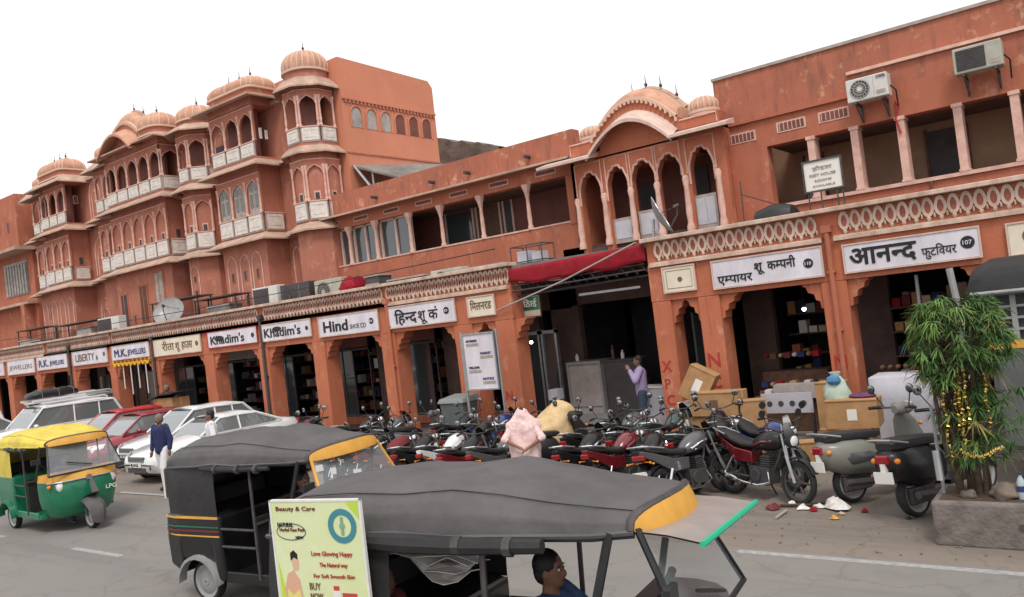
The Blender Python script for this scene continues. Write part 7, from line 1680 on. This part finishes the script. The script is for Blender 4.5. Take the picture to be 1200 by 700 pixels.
for k in range(6):
    x, y = random.uniform(-.16, .26), random.uniform(-.34, -.2); z0 = random.uniform(1.15, 1.35); mb = MB(); ln = random.uniform(.55, .95)
    for j in range(int(ln/.022)):
        z = z0-j*.022; q = .016; an = j*1.3; dx, dy = q*math.cos(an), q*math.sin(an); mb.add([(x-dx+.015*math.sin(j*.4), y-dy, z), (x+dx+.015*math.sin(j*.4), y+dy, z+.006), (x+dy*.5, y-dx*.5, z+.024)], [(0, 1, 2)])
    tag(mb.build('tinsel', 'tinsel', tr), kind='stuff')
mb = MB()
for j in range(34): x = -.05+j*.011; z = .52-.06*math.sin(j*.12)+random.uniform(-.015, .015); mb.add([(x, -.37, z), (x+.02, -.375, z+.01), (x+.008, -.36, z+.028)], [(0, 1, 2)])
tag(mb.build('tinsel', 'tinsel', tr), kind='stuff')
mb = MB(); mb.tube([(-1.70, 9.35, .43), (-1.72, 9.35, 1.35)], .018, 6); mb.tube([(-1.72, 9.3, .9), (-1.70, 9.25, .6)], .04, 8); tag(mb.build('steel_stake', 'steel', None, True), 'thin steel stake at the left end of the planter', 'stake')
# ================================================================== LITTER
random.seed(31)
lit = [(-3.05, 10.2, .16, 'paper', 'largest crumpled white paper sheet on the paving'), (-3.62, 10.25, .07, 'label', 'white scrap at the left end of the litter line'), (-3.45, 10.1, .08, 'label', 'white crumpled scrap in the middle of the litter line'), (-3.3, 10.05, .06, 'redcloth', 'red and white scrap in the litter line'), (-3.28, 10.2, .07, 'label', 'white scrap right beside the red one'), (-2.95, 9.95, .04, 'yellowcloth', 'small yellow scrap below the large paper'), (-2.72, 10.1, .05, 'redcloth', 'crimson scrap right of the large paper'), (-2.98, 9.75, .05, 'yellow', 'yellow wrapper nearest the road edge'), (-3.8, 10.05, .09, 'maroon', 'pink brown heap of scraps beside the rickshaw visor'), (-3.15, 10.42, .05, 'label', 'tiny pale scrap above the large paper'), (-2.2, 9.9, .035, 'ink', 'dark pebble-like scrap near the scooters')]
for x, y, s_, m_, lb in lit:
    mb = MB(); n = 9; mb.loft([[(s_*q*math.cos(2*PI*k/n)*random.uniform(.6, 1.3), s_*q*math.sin(2*PI*k/n)*random.uniform(.5, 1.2), z*s_*random.uniform(.6, 1.4)) for k in range(n)] for q, z in ((.5, .02), (1, .12), (.7, .45), (.2, .7))])
    o = mb.build('litter', m_); o.location = (x, y, 0.0); tag(o, lb, 'litter', 'litter scattered on the paving')
mb = MB(); mb.tube([(-3.75, 10.15, .02), (-3.4, 10.2, .03), (-3.2, 10.45, .02), (-3.05, 10.75, .02)], .02, 5); tag(mb.build('fallen_branch', 'bark', None, True), 'thin dark branch lying across the litter line', 'branch')
mb = MB(); mb.box(-.02, -.015, 0, .02, .015, .0) ; mb = MB(); mb.tube([(-3.62, 9.6, .01), (-3.60, 9.95, .02)], .018, 5); tag(mb.build('fallen_stick', 'greycounter', None, True), 'short grey stick on the paving below the litter', 'stick')
mb = MB(); random.seed(77)
for k in range(900):
    x = random.uniform(-14, 2.5); y = random.uniform(8.6, 14); s_ = random.uniform(.006, .02); mb.add([(x-s_, y-s_*.6, .001), (x+s_, y-s_*.5, .001), (x+s_*.7, y+s_, .001), (x-s_*.4, y+s_*.8, .001), (x, y, s_*.8)], [(0, 1, 4), (1, 2, 4), (2, 3, 4), (3, 0, 4)])
tag(mb.build('grit', 'oldstone'), kind='stuff')
# overhead wires
for a, b, sag, lb in (((-46, 14.3, 4.6), (-11, 14.3, 4.35), .25, 'long thin black wire sagging above the left arcade roof'),):
    mb = MB(); mb.tube([(a[0]+(b[0]-a[0])*t, a[1], a[2]+(b[2]-a[2])*t-sag*4*t*(1-t)) for t in [i/16 for i in range(17)]], .012, 5); tag(mb.build('wire', 'ink'), lb, 'wire')
